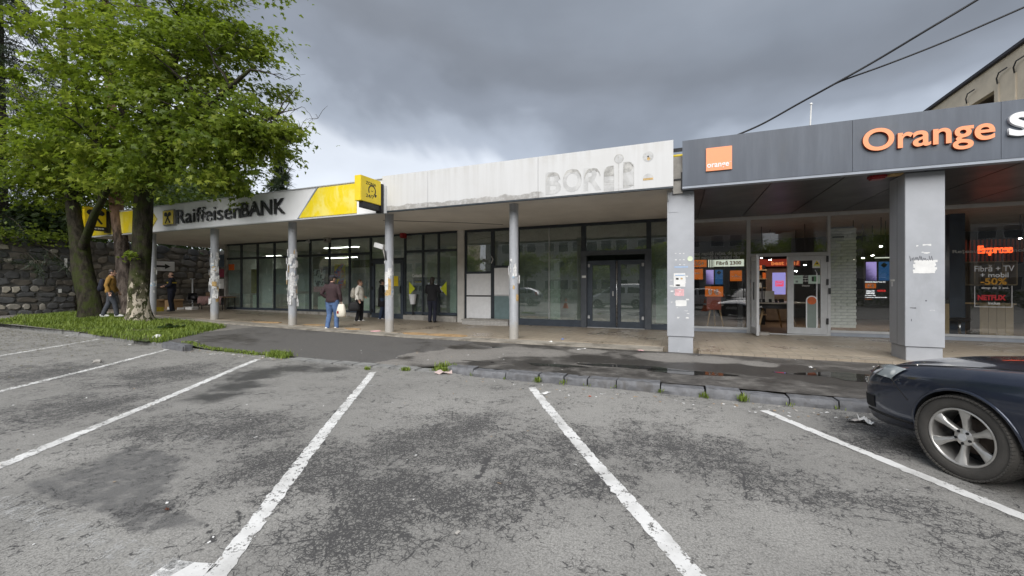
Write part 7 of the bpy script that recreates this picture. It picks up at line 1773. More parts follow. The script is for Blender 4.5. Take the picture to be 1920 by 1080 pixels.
MB().box(q.x - .22, q.x + .22, q.y - .2, q.y + .2, q.z + .42, q.z + .45, m_black).build('seat', ch); MB().obox(q + Vector((-.2, 0, .68)), (.03, 0, .16), (0, .2, 0), (.012, 0, -.003), m_black).build('backrest', ch)
for a in (-.2, .2):
    for e in (-.17, .17): MB().tube([q + Vector((a, e, .42)), q + Vector((-a * .8, e, 0))], .014, 6, m_black).build('leg', ch)
for k, (dx, dy, w, h, m, lab) in enumerate(((.0, .0, .36, .32, m_black, 'black bag lying on the folding chair'), (.65, -.12, .55, .16, m_paper, 'white flat parcel on the floor by the pink cloth'), (.1, -.42, .5, .14, m_paper, 'white flat parcel on the floor by the folding chair'), (1.2, .45, .35, .2, m_brown, 'brown box standing on the pink cloth'))):
    z = zz + (.455 if k == 0 else .68 if k == 3 else 0); b = MB(); 
    if k == 0: b.ell((c.x + .25, c.y + .25, z + .15), (.19, .17, .15), m, 12, 8); o = b.build('soft_bag', smooth=True)
    else: o = b.box(c.x + dx - w / 2, c.x + dx + w / 2, c.y + dy - .15, c.y + dy + .15, z + .001, z + h, m).build('parcel', bevel=.015)
    tag(o, lab, 'bag' if k == 0 else 'parcel')
# ================================================================ CARS
t = NT('navy car paint'); P = t.objc(); n = t.noise(P, 2.4, 5, .6)
fl = t.noise(P, 900, 2, .5)
dust = t.rng(t.noise(P, 3.2, 6, .62), .45, .75, 0.0, .10)
c = t.mix(dust, t.mix(fl, (0.018, 0.025, 0.046), (0.032, 0.042, 0.072)), (0.20, 0.20, 0.20))
t.bsdf(c, .28, .6, .5, None, Coat_Weight=1.0, Coat_Roughness=.03); m_navyp = t.m
m_whitep = MAT('white car paint', (0.72, 0.73, 0.75), .3, var=.03, Coat_Weight=1.0, Coat_Roughness=.03); m_silverp = MAT('silver car paint', (0.36, 0.38, 0.42), .3, metal=.6, var=.03, Coat_Weight=1.0)
m_carglass = MAT('dark car glass', (0.015, 0.02, 0.022), .05, var=.1, spec=.8)
m_tyre = MAT('dusty tyre rubber', (0.062, 0.058, 0.053), .9, var=.25, vs=5, bump=.2, bs=60); m_rim = MAT('cast silver rim', (0.52, 0.51, 0.49), .36, metal=.7, var=.12, vs=8, dirt=((0.20, 0.18, 0.15), .52, .5)); m_arch = MAT('black arch liner', (0.010, 0.010, 0.011), .9, var=.2)
m_dirtmetal = MAT('rusty brake disc', (0.11, 0.085, 0.07), .6, metal=.4, var=.3); m_chromel = MAT('headlamp reflector', (0.75, 0.76, 0.78), .15, metal=1.0, var=.05); m_amber = MAT('amber lens', (0.65, 0.25, 0.03), .3)
t = NT('headlamp lens'); P = t.objc(); w_ = t.node('ShaderNodeTexVoronoi', {'Vector': P, 'Scale': 14.0}).outputs['Distance']
c = t.mix(t.rng(w_, .15, .5), (0.62, 0.66, 0.66), (0.30, 0.34, 0.36)); t.bsdf(c, .18, .15, .6, None, Coat_Weight=1.0, Coat_Roughness=.02); m_lens = t.m
def lerp_tab(tab, x):
    T = sorted(tab)
    for (x0, *a), (x1, *b) in zip(T[:-1], T[1:]):
        if x <= x1 or (x1, *b) == tuple(T[-1]):
            u = (x - x0) / (x1 - x0); return [p + (q - p) * u for p, q in zip(a, b)]
def wheel(parent, c, r, side, w=.225, spokes=6, name='wheel', detail=True):
    """axle along y; side +1: outer face towards +y. c in the car's frame"""
    cx_, cy_, cz_ = c; b = MB(); n = 56; vs_, fs = [], []
    prof = [(-.5, .70), (-.5, .90), (-.46, .965), (-.36, .995), (0, 1.0), (.36, .995), (.45, .975), (.50, .93), (.52, .84), (.515, .76), (.49, .700), (.44, .685)]
    for i in range(n):
        a = 2 * math.pi * i / n
        for q, k in prof: vs_.append((cx_ + math.cos(a) * r * k, cy_ + side * q * w, cz_ + math.sin(a) * r * k))
    m = len(prof)
    fs = [(i * m + j, i * m + j + 1, ((i + 1) % n) * m + j + 1, ((i + 1) % n) * m + j) for i in range(n) for j in range(m - 1)]
    W = MB(); W.add(vs_, fs, m_tyre); wo = W.build(name, parent, smooth=True)
    if detail:        # tread blocks along the shoulder
        tb = MB()
        for i in range(72):
            a = 2 * math.pi * i / 72; d = Vector((math.cos(a), 0, math.sin(a))); tg = Vector((-math.sin(a), 0, math.cos(a)))
            for q, L in ((.40, .035), (.0, .06), (-.38, .04)):
                tb.obox(Vector((cx_, cy_ + side * q * w, cz_)) + d * (r * 1.004 - (.012 if abs(q) > .3 else 0)), tg * r * .034, Vector((0, L, 0)), d * .006, m_tyre)
        tag(tb.build('tread', wo), kind='stuff')
    rr_ = r * .675
    def ring(name, prof2, mat, nn=56):
        vs2 = []; 
        for i in range(nn):
            a = 2 * math.pi * i / nn
            for q, k in prof2: vs2.append((cx_ + math.cos(a) * rr_ * k, cy_ + side * q, cz_ + math.sin(a) * rr_ * k))
        m2 = len(prof2); return MB().add(vs2, [(i * m2 + j, i * m2 + j + 1, ((i + 1) % nn) * m2 + j + 1, ((i + 1) % nn) * m2 + j) for i in range(nn) for j in range(m2 - 1)], mat).build(name, wo, smooth=True)
    ring('rim', [(-.10, .93), (.02, .93), (.085, .94), (.108, .955), (.113, 1.0), (.105, 1.03)], m_rim)
    ring('barrel', [(-.10, .0), (-.10, .90), (-.09, .93)], m_arch)
    ring('brake_disc', [(-.02, .0), (-.02, .62), (-.03, .62)], m_dirtmetal)
    yo = cy_ + side * .085
    for k in range(spokes):
        a = math.pi / 2 + .06 + 2 * math.pi * k / spokes; d = Vector((math.cos(a), 0, math.sin(a))); tg = Vector((-math.sin(a), 0, math.cos(a))); O = Vector((cx_, cy_, cz_)); ys = Vector((0, side, 0))
        b = MB(); sec = [(.14, .115, .070, .030), (.40, .090, .082, .034), (.62, .110, .092, .034), (.82, .165, .100, .030), (.965, .215, .104, .022)]
        vs2 = []
        for q, hw, yy, th in sec:
            p0 = O + d * rr_ * q; h = hw * rr_
            vs2 += [p0 + tg * h + ys * (yy - .014), p0 + tg * h * .55 + ys * yy, p0 + ys * (yy + .003), p0 - tg * h * .55 + ys * yy, p0 - tg * h + ys * (yy - .014), p0 - tg * h * .8 + ys * (yy - th - .014), p0 + tg * h * .8 + ys * (yy - th - .014)]
        nn = 7; f2 = [(j * nn + i, j * nn + (i + 1) % nn, (j + 1) * nn + (i + 1) % nn, (j + 1) * nn + i) for j in range(len(sec) - 1) for i in range(nn)] + [tuple(range(nn)), tuple((len(sec) - 1) * nn + i for i in range(nn))]
        b.add(vs2, f2, m_rim).build('spoke', wo, auto=50)
    hb = MB(); hb.tube([(cx_, cy_ + side * .03, cz_), (cx_, cy_ + side * .078, cz_), (cx_, cy_ + side * .088, cz_)], [rr_ * .30, rr_ * .29, rr_ * .22], 24, m_rim); hb.build('hub', wo, auto=40)
    MB().tube([(cx_, cy_ + side * .089, cz_), (cx_, cy_ + side * .094, cz_)], rr_ * .13, 20, m_alu).build('hub_cap', wo, auto=40)
    for k in range(5):
        a = math.pi / 2 + .66 + 2 * math.pi * k / 5; MB().tube([(cx_ + math.cos(a) * rr_ * .22, cy_ + side * .075, cz_ + math.sin(a) * rr_ * .22), (cx_ + math.cos(a) * rr_ * .22, cy_ + side * .0905, cz_ + math.sin(a) * rr_ * .22)], rr_ * .05, 8, m_arch).build('wheel_bolt', wo)
    return wo
def body_mesh(tab, rows, mat, wheels, wr, sub=2, extra_x=()):
    """tab: x, half width, underside z, shoulder z, top z ; returns closed mesh with wheel arches cut"""
    xs = sorted(set([t[0] for t in tab] + list(extra_x))); half = []
    for x in xs:
        w, zb, zs, zt = lerp_tab(tab, x); half.append([(y * w, {'b': zb, 's': zs, 't': zt}[k] + dz if not isinstance(k, float) else zb + (zs - zb) * k + dz) for y, k, dz in rows])
    b = MB(); n = len(rows); ring = 2 * n - 2; vs_ = []
    for x, h in zip(xs, half):
        L = [(x, y, z) for y, z in h]; Rr = [(x, -y, z) for y, z in h[1:-1]][::-1]; vs_ += L + Rr
    fs = [(j * ring + i, j * ring + (i + 1) % ring, (j + 1) * ring + (i + 1) % ring, (j + 1) * ring + i) for j in range(len(xs) - 1) for i in range(ring)]
    fs += [tuple(range(ring)), tuple((len(xs) - 1) * ring + i for i in range(ring))]
    b.add(vs_, fs, mat); me = b.mesh('b')
    o = bpy.data.objects.new('b', me); COL.objects.link(o); md = o.modifiers.new('s', 'SUBSURF'); md.levels = sub; md.render_levels = sub
    cut = []
    for wx in wheels:
        c = MB(); c.tube([(wx, -1.3, wr + .0), (wx, 1.3, wr + .0)], wr * 1.115, 48, m_arch); co = bpy.data.objects.new('c', c.mesh('c')); COL.objects.link(co); cut.append(co)
        m = o.modifiers.new('bool', 'BOOLEAN'); m.operation = 'DIFFERENCE'; m.object = co; m.solver = 'EXACT'; m.material_mode = 'TRANSFER'
    dg = bpy.context.evaluated_depsgraph_get(); dg.update(); out = bpy.data.meshes.new_from_object(o.evaluated_get(dg))
    bpy.data.objects.remove(o)
    for c in cut: bpy.data.objects.remove(c)
    bm = bmesh.new(); bm.from_mesh(out)
    # where the arch cuts only the outer 0.32 m on each side, the middle is hidden anyway
    bm.to_mesh(out); bm.free()
    out.polygons.foreach_set('use_smooth', [True] * len(out.polygons)); out.set_sharp_from_angle(angle=R(32)); out.update(); return out
def snap_patch(bvh, quad, nu, nv, off, mat, name, parent, push):
    """patch on the body: quad of 4 points, each grid point cast along push onto the surface and lifted by off"""
    q = [Vector(p) for p in quad]; push = Vector(push); V = []
    for j in range(nv + 1):
        for i in range(nu + 1):
            u, v = i / nu, j / nv; p = (q[0] * (1 - u) + q[1] * u) * (1 - v) + (q[3] * (1 - u) + q[2] * u) * v
            hit, nr, _, _ = bvh.ray_cast(p - push * 1.5, push.normalized(), 3.0)
            if hit is None: hit, nr, _, _ = bvh.find_nearest(p)
            V.append(hit - push.normalized() * off * .4 + nr * off)
    back = [p - (p - q_).normalized() * 0 for p, q_ in zip(V, V)]
    k = nu + 1; F = [(j * k + i, j * k + i + 1, (j + 1) * k + i + 1, (j + 1) * k + i) for j in range(nv) for i in range(nu)]
    b = MB(); b.add(V, F, mat); o = b.build(name, parent, smooth=True)
    return o
def snap_line(bvh, pts, r, off, mat, name, parent, push, n=24):
    pts = [Vector(p) for p in pts]; out = []; push = Vector(push)
    for k in range(n + 1):
        u = k / n * (len(pts) - 1); i = min(int(u), len(pts) - 2); p = pts[i].lerp(pts[i + 1], u - i)
        hit, nr, _, _ = bvh.ray_cast(p - push * 1.5, push.normalized(), 3.0)
        if hit is None: hit, nr, _, _ = bvh.find_nearest(p)
        out.append(hit + nr * off)
    return MB().tube(out, r, 5, mat).build(name, parent, True)
# rows: (fraction of half width, height key, offset)
SEDAN_ROWS = [(0, 'b', 0), (.70, 'b', 0), (.90, 'b', .03), (.975, .28, 0), (1.0, .62, 0), (.985, .90, 0), (.945, 's', .0), (.88, 's', .055), (.74, 't', -.045), (.62, 't', -.012), (.3, 't', .012), (0, 't', .02)]
SEDAN = [(2.44, .66, .19, .57, .66), (2.43, .72, .165, .59, .68), (2.37, .79, .155, .64, .725), (2.22, .85, .155, .70, .785), (2.0, .89, .17, .74, .835), (1.75, .905, .20, .77, .875), (1.42, .915, .20, .80, .915), (1.05, .918, .20, .825, .945), (.7, .918, .20, .84, .975), (.2, .918, .20, .855, .985), (-.8, .918, .20, .875, .99), (-1.42, .915, .21, .885, .99), (-1.9, .90, .23, .88, .98), (-2.25, .86, .27, .85, .95), (-2.42, .74, .36, .76, .88), (-2.45, .66, .42, .70, .82)]
def sedan(label, pos, heading, paint):
    o = thing('parked_car', label, 'car', pos, heading); wr = .318; fw_, rw_ = 1.52, -1.42; tr_ = .905 - .115
    me = body_mesh(SEDAN, SEDAN_ROWS, paint, (fw_, rw_), wr); me.name = 'body'
    bo = link_mesh('body', me, o); bvh = BVHTree.FromPolygons([v.co for v in me.vertices], [list(p.vertices) for p in me.polygons])
    # greenhouse
    G = [(.80, .80, .975), (.30, .735, 1.24), (-.10, .66, 1.40), (-.75, .645, 1.435), (-1.30, .655, 1.37), (-1.75, .72, 1.16), (-2.02, .76, .975)]
    vs_ = []
    for x, w, z in G: vs_ += [(x, w * (1.0 if z < 1 else 1.0), z), (x, w * .8, z + .015 * (z > 1.2)), (x, 0, z + .03 * (z > 1.1)), (x, -w * .8, z + .015 * (z > 1.2)), (x, -w, z)]
    base = [(x, s * (.86 if abs(x) < 1.8 else .80), .95) for x, w, z in G for s in (1, -1)]
    b = MB(); n = 5; fs = [(j * n + i, j * n + i + 1, (j + 1) * n + i + 1, (j + 1) * n + i) for j in range(len(G) - 1) for i in range(n - 1)]
    b.add(vs_, fs[:0], m_carglass); nb = len(vs_); b.v += base
    for j in range(len(G) - 1):
        roof = G[j][2] > 1.38 and G[j + 1][2] > 1.36
        for i in range(n - 1): b.f.append([j * n + i, j * n + i + 1, (j + 1) * n + i + 1, (j + 1) * n + i]); b.mi.append(b.slot(paint) if roof else 0)
        b.f.append([nb + 2 * j, j * n, (j + 1) * n, nb + 2 * j + 2]); b.mi.append(0); b.f.append([j * n + 4, nb + 2 * j + 1, nb + 2 * j + 3, (j + 1) * n + 4]); b.mi.append(0)
    b.build('greenhouse', o, auto=30)
    for s in (1, -1):
        MB().tube([(.86, s * .83, .96), (.30, s * .745, 1.245), (-.10, s * .67, 1.405), (-.75, s * .655, 1.44), (-1.30, s * .665, 1.375), (-1.75, s * .73, 1.165), (-2.0, s * .79, .97)], .028, 8, paint).build('roof_rail', o, True)
        MB().obox((-.42, s * .76, 1.18), (.035, 0, 0), (0, .012, 0), (0, -.10 * s, .24), m_black).build('door_pillar', o)
        MB().ell((.52, s * 1.0, 1.02), (.09, .11, .07), paint, 12, 8).build('wing_mirror', o, True)
    for k, wx in enumerate((fw_, rw_)):
        for s in (1, -1): wheel(o, (wx, s * (.905 - .1125), wr), wr, s)
    # headlamps wrap from the nose onto the wing
    for s in (1, -1):
        sh_ = lambda p: (p[0], p[1] * s, p[2])
        hl = snap_patch(bvh, [sh_(p) for p in ((2.40, .52, .585), (2.04, .84, .645), (1.96, .84, .755), (2.30, .50, .70))], 10, 5, .010, m_lens, 'headlight', o, (-.55, -.75 * s, -.25))
        snap_patch(bvh, [sh_(p) for p in ((2.32, .62, .615), (2.16, .74, .635), (2.13, .74, .70), (2.28, .62, .685))], 5, 3, .014, m_chromel, 'reflector', hl, (-.55, -.75 * s, -.25))
        # bumper seam and lower trim, wing seam
        snap_line(bvh, [sh_(p) for p in ((2.06, .90, .64), (1.97, .91, .56), (1.91, .915, .50))], .004, .0005, m_arch, 'bumper_seam', o, (0, -s, 0), 10)
        snap_line(bvh, [sh_(p) for p in ((2.36, .80, .31), (2.15, .9, .30), (1.93, .93, .30))], .012, .001, m_arch, 'bumper_strip', o, (-.3, -s, 0), 10)
        snap_patch(bvh, [sh_(p) for p in ((2.40, .55, .33), (2.22, .78, .34), (2.20, .78, .45), (2.40, .55, .44))], 5, 3, .004, m_arch, 'air_intake', o, (-.7, -.7 * s, 0))
        snap_line(bvh, [sh_(p) for p in ((2.02, .78, .9), (1.6, .745, 1.0), (1.1, .72, 1.0), (.75, .71, 1.05))], .0055, -.001, m_arch, 'bonnet_seam', o, (0, 0, -1), 24)
        for xx in (.62, -.42, -1.32): snap_line(bvh, [sh_(p) for p in ((xx, 1.0, .90), (xx + .02, 1.0, .6), (xx + .02, 1.0, .30))], .005, -.001, m_arch, 'door_seam', o, (0, -s, 0), 12)
        for xx in (-.25, -1.15): MB().box(xx - .1, xx + .1, s * .935 - .012, s * .935 + .012, .775, .80, paint).build('door_handle', o, bevel=.006)
        # dark lip round the wheel arch
        for wx in (fw_, rw_):
            pts = []
            for a in np.linspace(R(-8), R(188), 30):
                q = Vector((wx + wr * 1.13 * math.cos(a), s * 1.0, wr + wr * 1.13 * math.sin(a))); hit, nr, _, _ = bvh.ray_cast(q + Vector((0, s * .3, 0)), Vector((0, -s, 0)), 1.0)
                pts.append(hit if hit is not None and abs(hit.y) > .6 else q + Vector((0, -s * .11, 0)))
            MB().tube(pts, .012, 6, paint).build('arch_lip', o, True)
        tl_ = snap_patch(bvh, [sh_(p) for p in ((-2.42, .50, .74), (-2.22, .84, .76), (-2.18, .84, .90), (-2.38, .5, .90))], 6, 3, .006, m_red, 'tail_light', o, (.8, -.5 * s, 0))
    snap_patch(bvh, [(2.5, -.36, .36), (2.5, .36, .36), (2.45, .40, .64), (2.45, -.40, .64)], 8, 5, .008, m_arch, 'grille', o, (-1, 0, 0))
    MB().box(2.452, 2.466, -.26, .26, .43, .54, m_paper).build('number_plate', o)
    MB().tube([(.62, -.6, 1.0), (.70, -.1, 1.0), (.62, .05, 1.01)], .01, 6, m_black).build('wiper', o)
    # dirt and ground clearance pan
    return o
# the navy car standing in the next bay: its front left wheel is what the picture shows
hd = math.atan2(gp(1432, 770).y - gp(1925, 972).y, gp(1432, 770).x - gp(1925, 972).x) + R(0.5)
wc = Vector((2.0, 4.25, 0)); fwdv = Vector((math.cos(hd), math.sin(hd), 0)); lef = Vector((-fwdv.y, fwdv.x, 0))
cpos = wc - fwdv * 1.52 - lef * .905
navy = sedan('dark navy car parked at the right edge with six-spoke wheels', cpos, hd, m_navyp)

# ---------------------------------------------------------------- the far side of the car park, seen in the shop glass
VAN = [(2.10, .68, .28, .56, .64), (2.08, .74, .24, .62, .74), (1.98, .80, .22, .72, .84), (1.7, .84, .21, .80, .93), (1.25, .86, .20, .92, 1.08), (1.0, .865, .20, 1.02, 1.22), (.6, .865, .20, 1.12, 1.52), (.25, .865, .20, 1.16, 1.72), (-.3, .865, .20, 1.18, 1.79), (-1.2, .865, .21, 1.18, 1.80), (-1.85, .86, .24, 1.15, 1.78), (-2.08, .83, .30, 1.05, 1.70), (-2.12, .78, .36, .98, 1.55)]
VAN_ROWS = [(0, 'b', 0), (.72, 'b', 0), (.93, 'b', .04), (1.0, .3, 0), (1.0, .7, 0), (.985, 's', 0), (.80, 't', -.05), (.6, 't', 0), (0, 't', .02)]
HATCH = [(1.98, .66, .30, .54, .62), (1.95, .74, .25, .58, .68), (1.8, .82, .22, .68, .80), (1.4, .86, .20, .78, .90), (1.0, .865, .20, .84, .97), (.65, .865, .20, .88, 1.08), (.2, .865, .20, .92, 1.36), (-.4, .865, .20, .93, 1.47), (-1.0, .86, .21, .93, 1.45), (-1.5, .85, .24, .92, 1.30), (-1.85, .80, .32, .88, 1.02), (-1.92, .74, .38, .80, .92)]
def simple_car(name, cat, label, pos, heading, paint, tab, fw_, rw_, wr, side_win, screen, group=None):
    o = thing(name, label, cat, pos, heading, group); me = body_mesh(tab, VAN_ROWS, paint, (fw_, rw_), wr, 2); bo = link_mesh('body', me, o); bvh = BVHTree.FromPolygons([v.co for v in me.vertices], [list(p.vertices) for p in me.polygons])
    hw = .865
    for wx in (fw_, rw_):
        for s in (1, -1): wheel(o, (wx, s * (hw - .11), wr), wr, s, .2, 5, detail=False)
    for s in (1, -1):
        for q in side_win: snap_patch(bvh, [(x, s * 1.0, z) for x, z in q], 6, 4, .008, m_carglass, 'side_window', o, (0, -s, 0))
        x0 = tab[0][0]
        snap_patch(bvh, [(x0 - .02, s * .45, tab[1][3] + .0), (x0 - .25, s * .80, tab[1][3] + .06), (x0 - .35, s * .80, tab[1][3] + .2), (x0 - .1, s * .5, tab[1][3] + .12)], 5, 3, .008, m_lens, 'headlight', o, (-.7, -.6 * s, -.1))
        snap_patch(bvh, [(tab[-1][0] + .02, s * .86, .8), (tab[-1][0] + .2, s * .88, .8), (tab[-1][0] + .2, s * .88, 1.1), (tab[-1][0] + .04, s * .86, 1.1)], 3, 4, .006, m_red, 'tail_light', o, (.5, -s, 0))
        snap_line(bvh, [(fw_ - .35, s, .34), (0, s, .33), (rw_ + .35, s, .34)], .03, .004, m_black, 'side_trim', o, (0, -s, 0), 8); MB().ell((screen[0][0] - .25, s * 1.0, screen[0][1] + .12), (.08, .1, .09), m_black, 10, 6).build('wing_mirror', o, True)
        for xx in (.72, -.35, -1.25): snap_line(bvh, [(xx, s, tab[6][3]), (xx, s, .34)], .005, -.001, m_arch, 'door_seam', o, (0, -s, 0), 8)
    (xa, za), (xb6, zb8) = screen
    snap_patch(bvh, [(xa, -.66, za), (xa, .66, za), (xb6, .56, zb8), (xb6, -.56, zb8)], 8, 6, .010, m_carglass, 'windscreen', o, (-.5, 0, -1))
    snap_patch(bvh, [(2.3, -.5, .34), (2.3, .5, .34), (2.3, .5, .5), (2.3, -.5, .5)], 6, 3, .006, m_arch, 'grille', o, (-1, 0, 0)); MB().box(tab[0][0] + .002, tab[0][0] + .02, -.26, .26, .40, .50, m_paper).build('number_plate', o)
    return o
van_win = [[(1.02, 1.08), (.28, 1.10), (.28, 1.50), (.62, 1.46)], [(.12, 1.10), (-.68, 1.10), (-.68, 1.52), (.12, 1.52)], [(-.85, 1.10), (-1.75, 1.10), (-1.65, 1.50), (-.85, 1.52)]]
vm = at(1158, 575, 28.2 + 3.2)
van = simple_car('parked_van', 'van', 'small white van with dark side windows parked across the lot, mirrored in the double door', (vm.x, -3.2, 0), R(183), m_whitep, VAN, 1.30, -1.42, .31, van_win, ((1.25, 1.03), (.42, 1.60)))
for s in (1, -1):
    u = Vector((-s, 0, 0)); lettering('lettering', 'service', (-1.0 if s > 0 else -1.5, s * .878, .78), u, (0, 0, 1), -.25, .25, 0, .10, m_navy, van, bold=.03, depth=.002)
hw_ = [[(.70, 1.0), (-.10, 1.0), (-.10, 1.32), (.22, 1.30)], [(-.22, 1.0), (-.95, 1.0), (-.85, 1.32), (-.22, 1.33)], [(-1.05, 1.0), (-1.5, 1.02), (-1.35, 1.22), (-.98, 1.30)]]
simple_car('parked_car', 'car', 'white hatchback parked across the lot, right of the white van', (.9, -3.6, 0), R(176), m_whitep, HATCH, 1.22, -1.28, .30, hw_, ((.95, .98), (.30, 1.36)))
simple_car('parked_car', 'car', 'silver hatchback parked across the lot at the far right', (6.2, -3.9, 0), R(180), m_silverp, HATCH, 1.22, -1.28, .30, hw_, ((.95, .98), (.30, 1.36)))
simple_car('parked_van', 'van', 'large white van parked across the lot, mirrored in the bank windows', (-19.3, -1.4, zg(-19.3)), R(0), m_whitep, VAN, 1.30, -1.42, .31, van_win, ((1.25, 1.03), (.42, 1.60)))
simple_car('parked_car', 'car', 'silver hatchback parked across the lot left of the small van', (-12.5, -4.2, zg(-12.5)), R(180), m_silverp, HATCH, 1.22, -1.28, .30, hw_, ((.95, .98), (.30, 1.36)))
# ================================================================ FAR BUILDINGS, WIRES, LITTER
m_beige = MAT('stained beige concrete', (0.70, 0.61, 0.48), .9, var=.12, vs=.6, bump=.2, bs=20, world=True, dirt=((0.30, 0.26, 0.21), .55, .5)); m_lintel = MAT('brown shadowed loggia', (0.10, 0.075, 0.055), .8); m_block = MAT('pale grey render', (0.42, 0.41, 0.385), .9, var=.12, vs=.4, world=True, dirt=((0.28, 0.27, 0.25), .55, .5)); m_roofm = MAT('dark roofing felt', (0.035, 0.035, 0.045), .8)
m_wpane = MAT('dark window pane', (0.03, 0.035, 0.04), .08, var=.2, spec=.6)
# beige block behind the phone shop: its long face runs away from the street
X0b = 16.2; Hb = at(1832, 145, 1).z
Hb = Z_at(1832, 145, X0b / (ray(1832, 540)[0] / ray(1832, 540)[1]))
o = thing('apartment_block', 'beige concrete block with flat dark roof edge above the phone shop sign', 'building', (X0b + 6, 45, 0))
wins = []
def pxY(px): a = ray(px, 540); return X0b / (a[0] / a[1])
rows_z = [Hb - 2.95, Hb - 5.9, Hb - 8.8, Hb - 11.7]
cols = [(pxY(1864), pxY(1816)), (21.8, 25.6), (41, 44.5), (48, 51.5), (15.0, 18.2)]
# wall as strips between the openings
ys_ = sorted(cols); y = 12.0; Yend = 62.0; edges = []
for a, c in ys_: edges.append((y, a, None)); edges.append((a, c, 'w')); y = c
edges.append((y, Yend, None)); hz = 1.55
for a, c, k in edges:
    if k is None: MB().box(X0b, X0b + .3, a, c, 0, Hb, m_beige).build('wall', o)
    else:
        z = Hb
        for zr in rows_z:
            if zr < 0: continue
            MB().box(X0b + .002, X0b + .3, a, c, zr + hz, z, m_beige).build('wall', o); z = zr
            w = MB().box(X0b + .9, X0b + .95, a, c, zr, zr + hz, m_wpane).build('window', o)
            MB().box(X0b + .86, X0b + .899, (a + c) / 2 - .05, (a + c) / 2 + .05, zr, zr + hz, m_alu).build('mullion', w); MB().box(X0b + .31, X0b + .899, a, c, zr + hz - .06, zr + hz, m_lintel).build('loggia_ceiling', w); MB().box(X0b + .31, X0b + .899, c - .06, c, zr, zr + hz - .061, m_lintel).build('loggia_side', w)
            MB().box(X0b - .12, X0b + .25, a - .05, c + .05, zr - .10, zr - .001, m_conc).build('sill', w)
        MB().box(X0b + .002, X0b + .3, a, c, 0, z, m_beige).build('wall', o)
MB().box(X0b + .31, X0b + 12, 12.3, Yend, 0, Hb - .01, m_beige).build('core', o) if False else None
MB().box(X0b + 1.0, X0b + 12, 12, Yend, 0, Hb - .02, m_beige).build('core', o)
MB().box(X0b - .22, X0b + 12.2, 11.8, Yend + .2, Hb, Hb + .16, m_roofm).build('roof', o)
for px in (1815, 1873, 1905):
    yy = pxY(px); MB().tube([(X0b - .06, yy, Hb - 1.2), (X0b - .10, yy, Hb - .9), (X0b - .22, yy - .4, Hb - .75), (X0b - .16, yy - .9, Hb - .72)], .035, 6, m_dark).build('gutter_spout', o, True)
    MB().box(X0b - .05, X0b - .001, yy - .05, yy + .05, 0, Hb - 1.2, m_beige).build('downpipe', o)
# apartment blocks on the far side of the car park, seen only in the glass
def far_block(label, x0, x1, y, h, m, group='apartment blocks across the car park'):
    o = thing('apartment_block', label, 'building', ((x0 + x1) / 2, y - 5, zg(x0)), None, group)
    MB().box(x0, x1, y - 10, y, -.2, h, m).build('wall', o); MB().box(x0 - .2, x1 + .2, y - 10.2, y + .2, h + .001, h + .25, m_roofm).build('roof', o)
    me_w = MB().box(-.75, .75, -.02, .03, -.7, .7, m_wpane).mesh('window'); me_f = MB().box(-.82, .82, -.018, .02, -.77, .77, m_paper).mesh('frame')
    z = 2.0
    k = 0
    while z < h - 1.2:
        x = x0 + 1.5
        while x < x1 - 1:
            w = link_mesh('window', me_w, o, (x, y + .03, z)); 
            f = link_mesh('frame', me_f, w, (x, y + .008, z)); k += 1; x += 3.0 if int(x) % 2 else 2.2
        MB().box(x0 + .1, x1 - .1, y + .001, y + .02, z + 1.25, z + 1.35, m_conc).build('ledge', o); z += 2.9
far_block('long pale five-storey block mirrored in the shop glass', -30, 10, -34, 14.5, m_block)
far_block('beige five-storey block mirrored at the left of the bank glass', -75, -34, -30, 14.5, m_beige)
far_block('grey five-storey block mirrored at the right of the shop glass', 14, 50, -36, 14.5, m_block)
def car_tree(x, y, h, w, seed, label): return far_tree(x, y, h, w, seed, label, 5000, .26, m_leaf, 'trees across the car park')
for i, (x, y, h, w) in enumerate(((-26, -16, 7, 5.5), (-17.5, -19, 6.5, 5), (-9, -17, 6, 4.6), (-1, -18.5, 6.6, 5), (8, -16, 6.4, 5), (-37, -15, 7.5, 6), (17, -18, 7.5, 6))):
    car_tree(x, y, h, w, 60 + i, 'green tree across the car park, ' + ['second in the row', 'third in the row', 'fourth in the row', 'third from the right end', 'second from the right end', 'first at the left end of the row', 'at the right end of the row'][i])
hg = np.random.RandomState(9); n = 14000; pos = np.stack([hg.uniform(-60, 40, n), -12 + hg.normal(0, .5, n), .2 + hg.uniform(0, 1.1, n)], 1)
tag(link_mesh('far_hedge', leaves_mesh('far_hedge', pos, hg.uniform(.15, .3, n), hg.uniform(0, .7, n), np.tile((0, .3, .8), (n, 1)), OVAL, OVAL_F, m_leafd, hg)), kind='stuff')
# orange traffic cones mirrored in the glass
for i, (x, y) in enumerate(((1.5, -1.2), (-7.6, -.8))):
    o = thing('traffic_cone', ['orange traffic cone across the lot mirrored right of the double door', 'orange traffic cone across the lot mirrored in the big empty shop pane'][i], 'cone', (x, y, 0)); m_cone = m_orange
    MB().tube([(x, y, .03), (x, y, .72)], [.17, .035], 18, m_cone).build('cone_body', o, auto=40); MB().box(x - .2, x + .2, y - .2, y + .2, .004, .03, m_cone).build('cone_base', o); MB().tube([(x, y, .36), (x, y, .50)], [.106, .080], 18, m_paper).build('cone_band', o, auto=40)

